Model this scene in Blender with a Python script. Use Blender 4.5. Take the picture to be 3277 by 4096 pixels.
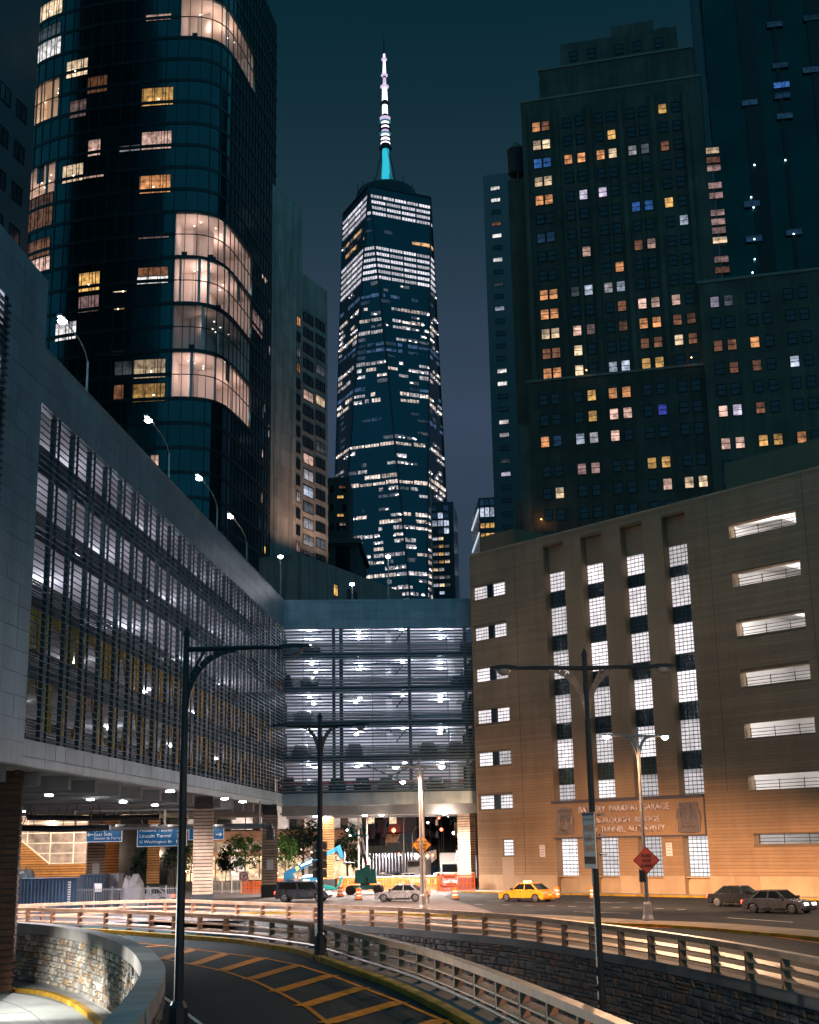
import bpy, bmesh, math, random
from mathutils import Vector, Matrix
R = math.radians
sc = bpy.context.scene
for o in list(bpy.data.objects): bpy.data.objects.remove(o)

# ------------------------------------------------------------------ camera
EYE = 4.7
F, PITCH, ROLL, CX, CY = 5321.0, R(14.06), R(-1.083), 1638.5, 2048.0      # focal length in photo pixels (3277 x 4096)
cam = bpy.data.cameras.new('camera'); camo = bpy.data.objects.new('camera', cam); sc.collection.objects.link(camo)
cam.sensor_fit = 'VERTICAL'; cam.sensor_height = 36.0; cam.lens = F / 4096 * 36.0
cam.clip_start = 0.5; cam.clip_end = 6000
camo.location = (0, 0, EYE)
camo.rotation_mode = 'QUATERNION'
camo.rotation_quaternion = (Matrix.Rotation(R(90) + PITCH, 4, 'X') @ Matrix.Rotation(ROLL, 4, 'Z')).to_quaternion()
sc.camera = camo
# ------------------------------------------------------------------ night sky
w = bpy.data.worlds.new('World'); sc.world = w; w.use_nodes = True
nt = w.node_tree; bg = nt.nodes['Background']
tc = nt.nodes.new('ShaderNodeTexCoord'); sx = nt.nodes.new('ShaderNodeSeparateXYZ'); rp = nt.nodes.new('ShaderNodeValToRGB')
nt.links.new(tc.outputs['Generated'], sx.inputs[0]); nt.links.new(sx.outputs['Z'], rp.inputs[0])
el = rp.color_ramp.elements
for i, (p, c) in enumerate([(0.0, (.033, .056, .088, 1)), (0.24, (.036, .061, .098, 1)), (0.31, (.043, .068, .114, 1)), (0.45, (.0155, .041, .062, 1)), (0.52, (.0065, .029, .045, 1)), (0.60, (.0012, .021, .031, 1)), (1.0, (.0008, .018, .027, 1))]):
    e = el[i] if i < 2 else el.new(p)
    e.position = p; e.color = c
nz = nt.nodes.new('ShaderNodeTexNoise'); nz.inputs['Scale'].default_value = 2.2; nz.inputs['Detail'].default_value = 3
mx = nt.nodes.new('ShaderNodeMixRGB'); mx.blend_type = 'MULTIPLY'; mx.inputs[0].default_value = 0.16
nt.links.new(tc.outputs['Generated'], nz.inputs['Vector']); nt.links.new(rp.outputs[0], mx.inputs[1]); nt.links.new(nz.outputs['Fac'], mx.inputs[2])
nt.links.new(mx.outputs[0], bg.inputs[0]); bg.inputs[1].default_value = 1.0
sun = bpy.data.lights.new('sky_glow_fill', 'SUN'); sun.energy = .80; sun.color = (.10, .68, 1.0); sun.angle = R(170)      # blue-green fill added to tint the dark surfaces, standing in for sky glow
suno = bpy.data.objects.new('sky_glow_fill', sun); sc.collection.objects.link(suno); suno.rotation_euler = (R(40), 0, R(14))
sc.view_settings.view_transform = 'Standard'; sc.view_settings.look = 'None'; sc.view_settings.exposure = 0.0; sc.view_settings.gamma = 1.0
sc.cycles.use_denoising = True; sc.cycles.use_adaptive_sampling = True; sc.cycles.adaptive_threshold = .025
try: sc.cycles.denoiser = 'OPENIMAGEDENOISE'
except Exception: pass
sc.cycles.max_bounces = 4; sc.cycles.diffuse_bounces = 2; sc.cycles.glossy_bounces = 3; sc.cycles.transparent_max_bounces = 12
sc.cycles.sample_clamp_indirect = 4.0; sc.cycles.sample_clamp_direct = 0.0
sc.cycles.caustics_reflective = False; sc.cycles.caustics_refractive = False
try: sc.cycles.use_light_tree = True
except Exception: pass

# ------------------------------------------------------------------ survey: a direction seen in the photo meets a known plane
def ray(px, py):
    u = (px - CX) / F; v = (py - CY) / F
    c, s = math.cos(ROLL), math.sin(ROLL)
    a = c * u + s * v; b = -s * u + c * v
    return Vector((a, math.cos(PITCH) + b * math.sin(PITCH), math.sin(PITCH) - b * math.cos(PITCH)))
def onz(px, py, z=0.0):
    r = ray(px, py); t = (z - EYE) / r.z
    return Vector((0, 0, EYE)) + r * t
def ony(px, py, y):
    r = ray(px, py); return Vector((0, 0, EYE)) + r * (y / r.y)
class Plane:
    """A vertical facade through p0 whose length runs along azimuth az (degrees, 0 = straight ahead, 90 = to the right); nrm points at the viewer's side."""
    def __init__(self, p0, az):
        self.p0 = Vector((p0[0], p0[1], 0)); a = R(az)
        self.t = Vector((math.sin(a), math.cos(a), 0)); n = Vector((math.cos(a), -math.sin(a), 0))
        if n.dot(-self.p0) < 0: n = -n
        self.n = n; self.M = Matrix((self.t, self.n, (0, 0, 1))).transposed()
    def sz(self, px, py, off=0.0):
        r = ray(px, py); q = self.p0 + self.n * off
        k = self.n.dot(q) / self.n.dot(Vector((r.x, r.y, 0)))
        p = Vector((0, 0, EYE)) + r * k
        return (p - self.p0).dot(self.t), p.z
    def pt(self, s, z, off=0.0): return self.p0 + self.t * s + self.n * off + Vector((0, 0, z))
    def mat(self, s, z, off=0.0): return Matrix.Translation(self.pt(s, z, off)) @ self.M.to_4x4()

# ------------------------------------------------------------------ mesh helpers
COL = sc.collection
WL = {}
class MB:
    def __init__(self): self.v = []; self.f = []; self.m = []
    def face(self, pts, m=0):
        k = len(self.v); self.v += [tuple(p) for p in pts]; self.f.append(tuple(range(k, k + len(pts)))); self.m.append(m); return self
    def hexa(self, p, m=0):                       # 4 bottom (ccw), 4 top
        k = len(self.v); self.v += [tuple(q) for q in p]
        for f in ((3, 2, 1, 0), (4, 5, 6, 7), (0, 1, 5, 4), (1, 2, 6, 5), (2, 3, 7, 6), (3, 0, 4, 7)):
            self.f.append(tuple(k + i for i in f)); self.m.append(m)
        return self
    def box(self, x0, x1, y0, y1, z0, z1, m=0):
        return self.hexa([(x0, y0, z0), (x1, y0, z0), (x1, y1, z0), (x0, y1, z0), (x0, y0, z1), (x1, y0, z1), (x1, y1, z1), (x0, y1, z1)], m)
    def fbox(self, pl, s0, s1, z0, z1, d0, d1, m=0):     # a box on a facade; d = distance out of its plane
        return self.hexa([pl.pt(s0, z0, d0), pl.pt(s1, z0, d0), pl.pt(s1, z0, d1), pl.pt(s0, z0, d1), pl.pt(s0, z1, d0), pl.pt(s1, z1, d0), pl.pt(s1, z1, d1), pl.pt(s0, z1, d1)], m)
    def beam(self, a, b, w, h, m=0, up=Vector((0, 0, 1))):   # a bar of width w, height h from a to b
        a = Vector(a); b = Vector(b); d = (b - a).normalized()
        s = d.cross(up)
        if s.length < 1e-4: s = d.cross(Vector((1, 0, 0)))
        s.normalize(); u = s.cross(d); s = s * (w / 2); u = u * (h / 2)
        return self.hexa([a - s - u, a + s - u, b + s - u, b - s - u, a - s + u, a + s + u, b + s + u, b - s + u], m)
    def prism(self, poly, z0, z1, m=0):
        n = len(poly); k = len(self.v)
        self.v += [(p[0], p[1], z0) for p in poly] + [(p[0], p[1], z1) for p in poly]
        self.f.append(tuple(reversed(range(k, k + n)))); self.f.append(tuple(range(k + n, k + 2 * n))); self.m += [m, m]
        for i in range(n):
            j = (i + 1) % n; self.f.append((k + i, k + j, k + n + j, k + n + i)); self.m.append(m)
        return self
    def tube(self, pts, r, n=8, m=0, caps=True):
        pts = [Vector(p) for p in pts]; rs = r if isinstance(r, (list, tuple)) else [r] * len(pts)
        k0 = len(self.v); prev = None
        for i, p in enumerate(pts):
            d = (pts[min(i + 1, len(pts) - 1)] - pts[max(i - 1, 0)]).normalized()
            if prev is None:
                s = d.cross(Vector((0, 0, 1)))
                if s.length < 1e-3: s = Vector((1, 0, 0))
            else: s = prev - d * prev.dot(d)
            s.normalize(); prev = s; u = d.cross(s)
            for q in range(n):
                a = 2 * math.pi * q / n; self.v.append(tuple(p + (s * math.cos(a) + u * math.sin(a)) * rs[i]))
        for i in range(len(pts) - 1):
            for q in range(n):
                a = k0 + i * n + q; b = k0 + i * n + (q + 1) % n
                self.f.append((a, b, b + n, a + n)); self.m.append(m)
        if caps:
            self.f.append(tuple(reversed(range(k0, k0 + n)))); self.f.append(tuple(range(k0 + (len(pts) - 1) * n, k0 + len(pts) * n))); self.m += [m, m]
        return self
    def lathe(self, prof, n=16, c=(0, 0, 0), m=0):           # prof: (radius, z)
        k0 = len(self.v)
        for r_, z in prof:
            for q in range(n):
                a = 2 * math.pi * q / n; self.v.append((c[0] + r_ * math.cos(a), c[1] + r_ * math.sin(a), c[2] + z))
        for i in range(len(prof) - 1):
            for q in range(n):
                a = k0 + i * n + q; b = k0 + i * n + (q + 1) % n
                self.f.append((a, b, b + n, a + n)); self.m.append(m)
        self.f.append(tuple(reversed(range(k0, k0 + n)))); self.f.append(tuple(range(k0 + (len(prof) - 1) * n, k0 + len(prof) * n))); self.m += [m, m]
        return self
    def mesh(self, name, off=None, mats=(), smooth=False):
        me = bpy.data.meshes.new(name); v = self.v
        if off is not None and off.length > 0: v = [(p[0] - off.x, p[1] - off.y, p[2] - off.z) for p in v]
        me.from_pydata(v, [], self.f)
        for m in mats: me.materials.append(m)
        if len(mats) > 1: me.polygons.foreach_set('material_index', self.m)
        if smooth:
            me.polygons.foreach_set('use_smooth', [True] * len(me.polygons))
            try: me.set_sharp_from_angle(angle=R(40))
            except Exception: pass
        me.update(); return me
    def build(self, name, mat, parent=None, smooth=False, base=None):
        mats = mat if isinstance(mat, (list, tuple)) else (mat,)
        off = WL[parent.name] if parent is not None else (Vector(base) if base is not None else Vector((0, 0, 0)))
        o = bpy.data.objects.new(name, self.mesh(name, off, mats, smooth)); COL.objects.link(o)
        if parent is not None: o.parent = parent
        else: o.location = off
        WL[o.name] = off.copy(); return o
def tag(o, label=None, cat=None, group=None, kind=None):
    for k, v in (('label', label), ('category', cat), ('group', group), ('kind', kind)):
        if v: o[k] = v
    return o
def empty(name, loc, label=None, cat=None, group=None, kind=None):
    o = bpy.data.objects.new(name, None); COL.objects.link(o); o.location = loc; o.empty_display_size = .2
    WL[o.name] = Vector(loc); return tag(o, label, cat, group, kind)
def piece(name, me, parent, M, mats=None):                  # one more object on shared mesh data, placed by a world matrix
    o = bpy.data.objects.new(name, me); COL.objects.link(o); o.parent = parent
    o.matrix_local = Matrix.Translation(-WL[parent.name]) @ M
    WL[o.name] = WL[parent.name]
    if mats:
        for i, m in mats.items(): o.material_slots[i].link = 'OBJECT'; o.material_slots[i].material = m
    return o
def copy_tree(o, parent=None):
    c = o.copy(); COL.objects.link(c); c.parent = parent; WL[c.name] = WL.get(o.name, Vector((0, 0, 0)))
    for ch in o.children: copy_tree(ch, c)
    return c
def put(o, loc, rz=0.0, label=None, group=None):
    o.location = loc; o.rotation_euler = (0, 0, rz); tag(o, label, None, group); return o
def spline(pts, step):
    """Catmull-Rom through pts, resampled at equal spacing."""
    P = [Vector(p) for p in pts]; P = [P[0] * 2 - P[1]] + P + [P[-1] * 2 - P[-2]]; out = []
    for i in range(1, len(P) - 2):
        for k in range(24):
            t = k / 24; a, b, c, d = P[i - 1], P[i], P[i + 1], P[i + 2]
            out.append(.5 * ((2 * b) + (c - a) * t + (2 * a - 5 * b + 4 * c - d) * t * t + (3 * b - a - 3 * c + d) * t ** 3))
    out.append(P[-2]); L = [0]
    for i in range(1, len(out)): L.append(L[-1] + (out[i] - out[i - 1]).length)
    n = max(1, round(L[-1] / step)); res = []; j = 0
    for k in range(n + 1):
        s = L[-1] * k / n
        while j < len(out) - 2 and L[j + 1] < s: j += 1
        t = (s - L[j]) / max(1e-9, L[j + 1] - L[j]); res.append(out[j].lerp(out[j + 1], min(1, max(0, t))))
    return res
def offset(pts, d):
    out = []
    for i, p in enumerate(pts):
        t = (pts[min(i + 1, len(pts) - 1)] - pts[max(i - 1, 0)]); n = Vector((-t.y, t.x, 0)).normalized(); out.append(p + n * d)
    return out
def text(name, s, size, mat, parent, M, depth=.01, align='LEFT', sx=1.0, bold=0.0):
    cu = bpy.data.curves.new(name, 'FONT'); cu.body = s; cu.size = size; cu.extrude = depth; cu.align_x = align; cu.align_y = 'CENTER'; cu.resolution_u = 2; cu.offset = bold
    t = bpy.data.objects.new(name, cu); COL.objects.link(t)
    me = bpy.data.meshes.new_from_object(t); bpy.data.objects.remove(t); bpy.data.curves.remove(cu)
    me.materials.clear(); me.materials.append(mat); me.name = name
    return piece(name, me, parent, M @ Matrix.Rotation(R(90), 4, 'X') @ Matrix.Diagonal((sx, 1, 1, 1)))

# ------------------------------------------------------------------ materials
MATS = {}
def mat(name, col, rough=.7, metal=0.0, var=.25, vs=1.5, bump=0.0, bs=12.0, spec=.4, local=False, dirt=0.0, coat=0.0, streak=0.0):
    if name in MATS: return MATS[name]
    m = bpy.data.materials.new(name); m.use_nodes = True; N = m.node_tree.nodes; K = m.node_tree.links; b = N['Principled BSDF']
    b.inputs['Roughness'].default_value = rough; b.inputs['Metallic'].default_value = metal
    b.inputs['Specular IOR Level'].default_value = spec; b.inputs['Coat Weight'].default_value = coat
    if local: src = N.new('ShaderNodeTexCoord').outputs['Object']
    else: src = N.new('ShaderNodeNewGeometry').outputs['Position']
    if var > 0:
        n1 = N.new('ShaderNodeTexNoise'); n1.inputs['Scale'].default_value = vs; n1.inputs['Detail'].default_value = 6; K.new(src, n1.inputs['Vector'])
        oi = N.new('ShaderNodeObjectInfo'); ad = N.new('ShaderNodeMath'); ad.operation = 'MULTIPLY_ADD'; ad.inputs[1].default_value = .5; K.new(oi.outputs['Random'], ad.inputs[0]); K.new(n1.outputs['Fac'], ad.inputs[2])
        mr = N.new('ShaderNodeMapRange'); mr.inputs['From Min'].default_value = .35; mr.inputs['From Max'].default_value = 1.15; mr.inputs['To Min'].default_value = 1 - var; mr.inputs['To Max'].default_value = 1 + var
        K.new(ad.outputs[0], mr.inputs['Value'])
        vm = N.new('ShaderNodeVectorMath'); vm.operation = 'SCALE'; vm.inputs[0].default_value = col[:3]; K.new(mr.outputs[0], vm.inputs['Scale'])
        out = vm.outputs[0]
        if dirt > 0:
            n3 = N.new('ShaderNodeTexNoise'); n3.inputs['Scale'].default_value = vs * .35; n3.inputs['Detail'].default_value = 8; n3.inputs['Roughness'].default_value = .7; K.new(src, n3.inputs['Vector'])
            r3 = N.new('ShaderNodeMapRange'); r3.inputs['From Min'].default_value = .42; r3.inputs['From Max'].default_value = .68; r3.inputs['To Min'].default_value = 1; r3.inputs['To Max'].default_value = 1 - dirt; K.new(n3.outputs['Fac'], r3.inputs['Value'])
            v3 = N.new('ShaderNodeVectorMath'); v3.operation = 'SCALE'; K.new(out, v3.inputs[0]); K.new(r3.outputs[0], v3.inputs['Scale']); out = v3.outputs[0]
        if streak > 0:                                   # rain streaks running down the face
            mp = N.new('ShaderNodeMapping'); mp.inputs['Scale'].default_value = (1.1, 1.1, .05); K.new(src, mp.inputs['Vector'])
            n4 = N.new('ShaderNodeTexNoise'); n4.inputs['Scale'].default_value = 1.0; n4.inputs['Detail'].default_value = 7; n4.inputs['Roughness'].default_value = .65; K.new(mp.outputs[0], n4.inputs['Vector'])
            r4 = N.new('ShaderNodeMapRange'); r4.inputs['From Min'].default_value = .38; r4.inputs['From Max'].default_value = .66; r4.inputs['To Min'].default_value = 1 + streak * .3; r4.inputs['To Max'].default_value = 1 - streak; K.new(n4.outputs['Fac'], r4.inputs['Value'])
            v4 = N.new('ShaderNodeVectorMath'); v4.operation = 'SCALE'; K.new(out, v4.inputs[0]); K.new(r4.outputs[0], v4.inputs['Scale']); out = v4.outputs[0]
        K.new(out, b.inputs['Base Color'])
        rr = N.new('ShaderNodeMapRange'); rr.inputs['To Min'].default_value = max(.03, rough - .12); rr.inputs['To Max'].default_value = min(1, rough + .12); K.new(n1.outputs['Fac'], rr.inputs['Value']); K.new(rr.outputs[0], b.inputs['Roughness'])
    else: b.inputs['Base Color'].default_value = (*col[:3], 1)
    if bump > 0:
        n2 = N.new('ShaderNodeTexNoise'); n2.inputs['Scale'].default_value = bs; n2.inputs['Detail'].default_value = 5; K.new(src, n2.inputs['Vector'])
        bp = N.new('ShaderNodeBump'); bp.inputs['Strength'].default_value = bump; bp.inputs['Distance'].default_value = .05; K.new(n2.outputs['Fac'], bp.inputs['Height']); K.new(bp.outputs[0], b.inputs['Normal'])
    MATS[name] = m; return m
def emit(name, col, st, sampled=False):
    if name in MATS: return MATS[name]
    m = bpy.data.materials.new(name); m.use_nodes = True; N = m.node_tree.nodes; b = N['Principled BSDF']
    b.inputs['Base Color'].default_value = (.02, .02, .02, 1); b.inputs['Emission Color'].default_value = (*col, 1); b.inputs['Emission Strength'].default_value = st
    m.cycles.emission_sampling = 'AUTO' if sampled else 'NONE'
    MATS[name] = m; return m
def lit(name, col, st, blind=.6, scale=1.2, contrast=.7):
    """A lit window: the glow of the room behind, lighter and darker things in it, sometimes a blind drawn part of the way."""
    if name in MATS: return MATS[name]
    m = bpy.data.materials.new(name); m.use_nodes = True; N = m.node_tree.nodes; K = m.node_tree.links; b = N['Principled BSDF']
    b.inputs['Base Color'].default_value = (.02, .025, .03, 1); b.inputs['Roughness'].default_value = .15
    tc = N.new('ShaderNodeTexCoord'); se = N.new('ShaderNodeSeparateXYZ'); K.new(tc.outputs['Generated'], se.inputs[0])
    oi = N.new('ShaderNodeObjectInfo'); ge = N.new('ShaderNodeNewGeometry')
    n = N.new('ShaderNodeTexNoise'); n.inputs['Scale'].default_value = scale; n.inputs['Detail'].default_value = 3; n.inputs['Roughness'].default_value = .65; K.new(ge.outputs['Position'], n.inputs['Vector'])
    mr = N.new('ShaderNodeMapRange'); mr.inputs['From Min'].default_value = .33; mr.inputs['From Max'].default_value = .67; mr.inputs['To Min'].default_value = 1 - contrast; mr.inputs['To Max'].default_value = 1 + contrast * .5; K.new(n.outputs['Fac'], mr.inputs['Value'])
    # blind: upper share of the pane that a drawn blind dims
    sh = N.new('ShaderNodeMath'); sh.operation = 'MULTIPLY_ADD'; sh.inputs[1].default_value = -blind; sh.inputs[2].default_value = 1.0; K.new(oi.outputs['Random'], sh.inputs[0])
    gt = N.new('ShaderNodeMath'); gt.operation = 'GREATER_THAN'; K.new(se.outputs['Z'], gt.inputs[0]); K.new(sh.outputs[0], gt.inputs[1])
    bl = N.new('ShaderNodeMath'); bl.operation = 'MULTIPLY_ADD'; bl.inputs[1].default_value = -.45; bl.inputs[2].default_value = 1.0; K.new(gt.outputs[0], bl.inputs[0])
    mu = N.new('ShaderNodeMath'); mu.operation = 'MULTIPLY'; K.new(mr.outputs[0], mu.inputs[0]); K.new(bl.outputs[0], mu.inputs[1])
    lv = N.new('ShaderNodeMapRange'); lv.inputs['To Min'].default_value = .5 * st; lv.inputs['To Max'].default_value = 1.3 * st
    fr = N.new('ShaderNodeMath'); fr.operation = 'MULTIPLY'; fr.inputs[1].default_value = 7.31; K.new(oi.outputs['Random'], fr.inputs[0])
    f2 = N.new('ShaderNodeMath'); f2.operation = 'FRACT'; K.new(fr.outputs[0], f2.inputs[0]); K.new(f2.outputs[0], lv.inputs['Value'])
    m2 = N.new('ShaderNodeMath'); m2.operation = 'MULTIPLY'; K.new(mu.outputs[0], m2.inputs[0]); K.new(lv.outputs[0], m2.inputs[1])
    b.inputs['Emission Color'].default_value = (*col, 1); K.new(m2.outputs[0], b.inputs['Emission Strength'])
    m.cycles.emission_sampling = 'NONE'; MATS[name] = m; return m
def glass(name, col, alpha=.25, rough=.05):
    if name in MATS: return MATS[name]
    m = bpy.data.materials.new(name); m.use_nodes = True; N = m.node_tree.nodes; K = m.node_tree.links; out = N['Material Output']
    b = N['Principled BSDF']; b.inputs['Base Color'].default_value = (*col, 1); b.inputs['Roughness'].default_value = rough
    t = N.new('ShaderNodeBsdfTransparent'); mx = N.new('ShaderNodeMixShader'); mx.inputs[0].default_value = alpha
    K.new(t.outputs[0], mx.inputs[1]); K.new(b.outputs[0], mx.inputs[2]); K.new(mx.outputs[0], out.inputs[0])
    MATS[name] = m; return m
def point(name, loc, power, col=(1, .93, .88), radius=.12, parent=None, spot=None, blend=.4, target=None):
    l = bpy.data.lights.new(name, 'SPOT' if spot else 'POINT'); l.energy = power; l.color = col; l.shadow_soft_size = radius
    if spot: l.spot_size = R(spot); l.spot_blend = blend
    o = bpy.data.objects.new(name, l); COL.objects.link(o)
    if parent is not None: o.parent = parent; o.location = Vector(loc) - WL[parent.name]
    else: o.location = loc
    if target is not None: o.rotation_euler = (Vector(target) - Vector(loc)).to_track_quat('-Z', 'Y').to_euler()
    return o
asphalt = mat('asphalt', (.026, .029, .032), .85, var=.4, vs=.8, bump=.25, bs=30, dirt=.35, spec=.12)
asphalt_dark = mat('asphalt_old', (.014, .040, .046), .85, var=.4, vs=.6, bump=.25, bs=30, dirt=.35, spec=.06)
concrete = mat('concrete', (.30, .29, .28), .85, var=.25, vs=.6, bump=.15, bs=8, dirt=.35)
concrete_dark = mat('concrete_weathered', (.15, .15, .15), .85, var=.3, vs=.5, bump=.2, bs=6, dirt=.4)
yellow_paint = mat('yellow_kerb_paint', (.42, .24, .03), .75, var=.3, vs=2.5, dirt=.55, spec=.15)
orange_line = mat('yellow_road_paint', (.92, .27, .02), .8, var=.4, vs=5, dirt=.45, spec=.06)
white_line = mat('white_road_paint', (.62, .6, .56), .7, var=.3, vs=4, dirt=.5)
rail_mat = mat('tan_painted_steel', (.56, .34, .22), .5, metal=.0, var=.25, vs=2.5, dirt=.4, bump=.05)
rail_rust = mat('rusty_brown_steel', (.33, .18, .11), .65, var=.35, vs=3, dirt=.4, bump=.1)
dark_steel = mat('dark_painted_steel', (.022, .028, .036), .45, metal=.3, var=.2, vs=3)
galv = mat('galvanised_steel', (.36, .34, .32), .4, metal=.7, var=.25, vs=3)
black = mat('black_paint', (.012, .013, .015), .5, var=.2)
white_paint = mat('white_paint', (.78, .77, .75), .5, var=.08)
# ================================================================== GROUND, RAMPS, RETAINING WALLS, RAILINGS
random.seed(3)
RH = 1.15                                                          # height of a guard railing
up_px = [(626, 3601), (900, 3607)]
UP = [onz(-420, 3650, RH), onz(38, 3622, RH)] + [onz(x, y, RH) for x, y in up_px] + [onz(x, y) for x, y in ((1497, 3709), (1821, 3735), (2054, 3757), (2311, 3795), (2592, 3842), (2910, 3907), (3260, 3992), (3700, 4110))]
LOW = [onz(x, y, RH) for x, y in ((-300, 3640), (38, 3637), (203, 3640), (446, 3646), (690, 3658), (858, 3666), (1027, 3676), (1172, 3692), (1290, 3707), (1471, 3751), (1671, 3800), (1880, 3868), (2112, 3957), (2374, 4065), (2640, 4185))]
for L_ in (UP, LOW):
    for p in L_: p.z = 0.0
up_c = spline(UP, 1.0); low_c = spline(LOW, 1.0)
# street level: from the upper railing to the horizon
g = MB(); edge = [p.copy() for p in up_c]
edge.sort(key=lambda p: p.x)
ext = [Vector((-3000, edge[0].y, 0))] + edge + [Vector((edge[-1].x + .5, edge[-1].y - 60, 0)), Vector((3000, edge[-1].y - 60, 0))]
for a, b in zip(ext, ext[1:]):
    for y0, y1 in ((None, 160), (160, 600), (600, 3500)):
        g.face([(a.x, a.y if y0 is None else y0, 0), (b.x, b.y if y0 is None else y0, 0), (b.x, y1, 0), (a.x, y1, 0)])
tag(g.build('ground', asphalt), kind='structure', label='dark asphalt street level running under the bridge')
tag(MB().face([(-400, -40, -7), (400, -40, -7), (400, 200, -7), (-400, 200, -7)]).build('terrain', concrete_dark), kind='structure', label='earth below the sunken ramps')

# near ramp with the yellow hatching (level with the street)
wall_in_px = [(20, 3688), (110, 3694), (203, 3703), (325, 3724), (440, 3756), (522, 3796), (562, 3842), (573, 3880), (551, 3929), (516, 3981), (440, 4068), (300, 4200)]
WT = 1.0
WIN = [onz(x, y, WT) for x, y in wall_in_px]
for p in WIN: p.z = 0
win_c = spline(WIN, .5); wout_c = offset(win_c, .62)          # inner (left) and outer edge of the coping
low_in = [p for p in low_c]
r = MB()
nA = 60
def samp(c, t):
    k = t * (len(c) - 1); i = min(int(k), len(c) - 2); return c[i].lerp(c[i + 1], k - i)
for i in range(nA):
    a0, a1 = samp(wout_c, i / nA), samp(wout_c, (i + 1) / nA); b0, b1 = samp(low_in, .06 + .94 * i / nA), samp(low_in, .06 + .94 * (i + 1) / nA)
    r.face([a0, b0, b1, a1])
q = wout_c[-1]; q2 = low_c[-1]
r.face([q, q2, (30, -10, 0), (-3.5, -10, 0)])
for v in range(len(r.v)): r.v[v] = (r.v[v][0], r.v[v][1], -.01)
tag(r.build('near_ramp_road', asphalt_dark), kind='structure', label='dark ramp roadway with yellow hatching in front of the lower railing')

# sunken ramp between the two railings
def zsunk(x): return 0.0 - max(0, min(1, (x + 24) / 40)) ** 1.25 * 5.2
s = MB(); n = 70
for i in range(n):
    a0, a1 = samp(low_c, i / n), samp(low_c, (i + 1) / n); b0, b1 = samp(up_c, i / n), samp(up_c, (i + 1) / n)
    z0, z1 = zsunk(b0.x) - .02, zsunk(b1.x) - .02
    s.face([(a0.x, a0.y, z0), (b0.x, b0.y, z0), (b1.x, b1.y, z1), (a1.x, a1.y, z1)][::-1])
tag(s.build('sunken_ramp_road', asphalt_dark), kind='structure', label='sunken ramp roadway descending between two railings')
mk = MB()
for t0 in [x / 26 for x in range(4, 25)]:
    a, b = samp(low_c, t0), samp(up_c, t0); c, d = samp(low_c, t0 + .016), samp(up_c, t0 + .016)
    p, q = a.lerp(b, .5), c.lerp(d, .5); p2, q2 = a.lerp(b, .51), c.lerp(d, .51)
    mk.face([(p.x, p.y, zsunk(b.x) + .01), (q.x, q.y, zsunk(d.x) + .01), (q2.x, q2.y, zsunk(d.x) + .01), (p2.x, p2.y, zsunk(b.x) + .01)])
tag(mk.build('ramp_lane_marking', white_line), kind='structure', label='dashed white lane line down the sunken ramp')
# wall under the lower railing, facing the sunken ramp
lw = MB()
for a, b in zip(low_c, low_c[1:]):
    zb = min(zsunk(a.x), -.1) - 1
    lw.hexa([(a.x, a.y, zb), (b.x, b.y, zb), (b.x + .1, b.y + .35, zb), (a.x + .1, a.y + .35, zb), (a.x, a.y, .02), (b.x, b.y, .02), (b.x + .1, b.y + .35, .02), (a.x + .1, a.y + .35, .02)])
tag(lw.build('ramp_side_wall', concrete_dark), label='plain concrete wall carrying the lower guard railing', cat='wall')

# kerb along the lower railing
def kerb(name, line, w, z0, h, m, label, step=None, sub='kerb_stone'):
    root = empty(name, line[0], label, kind='structure'); k = 0
    o = offset(line, w); per = 3
    for i in range(0, len(line) - 1, per):
        j = min(i + per, len(line) - 1); b = MB()
        for q in range(i, j):
            A, B, C_, D = line[q], line[q + 1], o[q + 1], o[q]
            if q == j - 1: B = A.lerp(B, .985); C_ = D.lerp(C_, .985)
            b.hexa([(A.x, A.y, z0), (B.x, B.y, z0), (C_.x, C_.y, z0), (D.x, D.y, z0), (A.x, A.y, z0 + h), (B.x, B.y, z0 + h), (C_.x, C_.y, z0 + h), (D.x, D.y, z0 + h)])
        b.build(sub, m, root)
    return root
kl = offset(low_c, -1.15)
kerb('ramp_kerb', kl, .35, -.02, .22, yellow_paint, 'yellow painted kerb curving along the hatched ramp')
wk = MB(); ko = offset(low_c, -.8)
for a, b, c, d in zip(ko, ko[1:], low_c[1:], low_c): wk.face([(a.x, a.y, .12), (b.x, b.y, .12), (c.x, c.y, .12), (d.x, d.y, .12)])
tag(wk.build('ramp_verge', concrete_dark), kind='structure', label='narrow raised verge between kerb and lower railing')
gp = MB(); gl = [p + Vector((0, 0, .3)) for p in offset(low_c, -.22)]
gp.tube(gl, .06, 6); tag(gp.build('conduit_pipe', galv), label='long metal conduit running along the foot of the lower railing', cat='pipe')

# hatching
def strip(b, pts, wid, z=.006):
    c = [onz(*p) for p in pts]; l = offset(c, wid / 2); r_ = offset(c, -wid / 2)
    for i in range(len(c) - 1): b.face([(r_[i].x, r_[i].y, z), (r_[i + 1].x, r_[i + 1].y, z), (l[i + 1].x, l[i + 1].y, z), (l[i].x, l[i].y, z)])
outer = [(556, 3772), (760, 3795), (900, 3813), (1060, 3833), (1190, 3860), (1330, 3903), (1451, 3950), (1607, 4010), (1780, 4085), (1900, 4140)]
inner = [(600, 3826), (640, 3833), (760, 3856), (893, 3883), (1022, 3926), (1130, 3976), (1236, 4033), (1306, 4088), (1400, 4160)]
bars = [((560, 3790), (667, 3781)), ((650, 3836), (777, 3797)), ((775, 3858), (905, 3814)), ((885, 3883), (1051, 3832)), ((996, 3918), (1190, 3861)), ((1103, 3967), (1325, 3901)), ((1207, 4025), (1452, 3950)), ((1306, 4092), (1600, 4008)), ((1480, 4170), (1770, 4080))]
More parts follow.
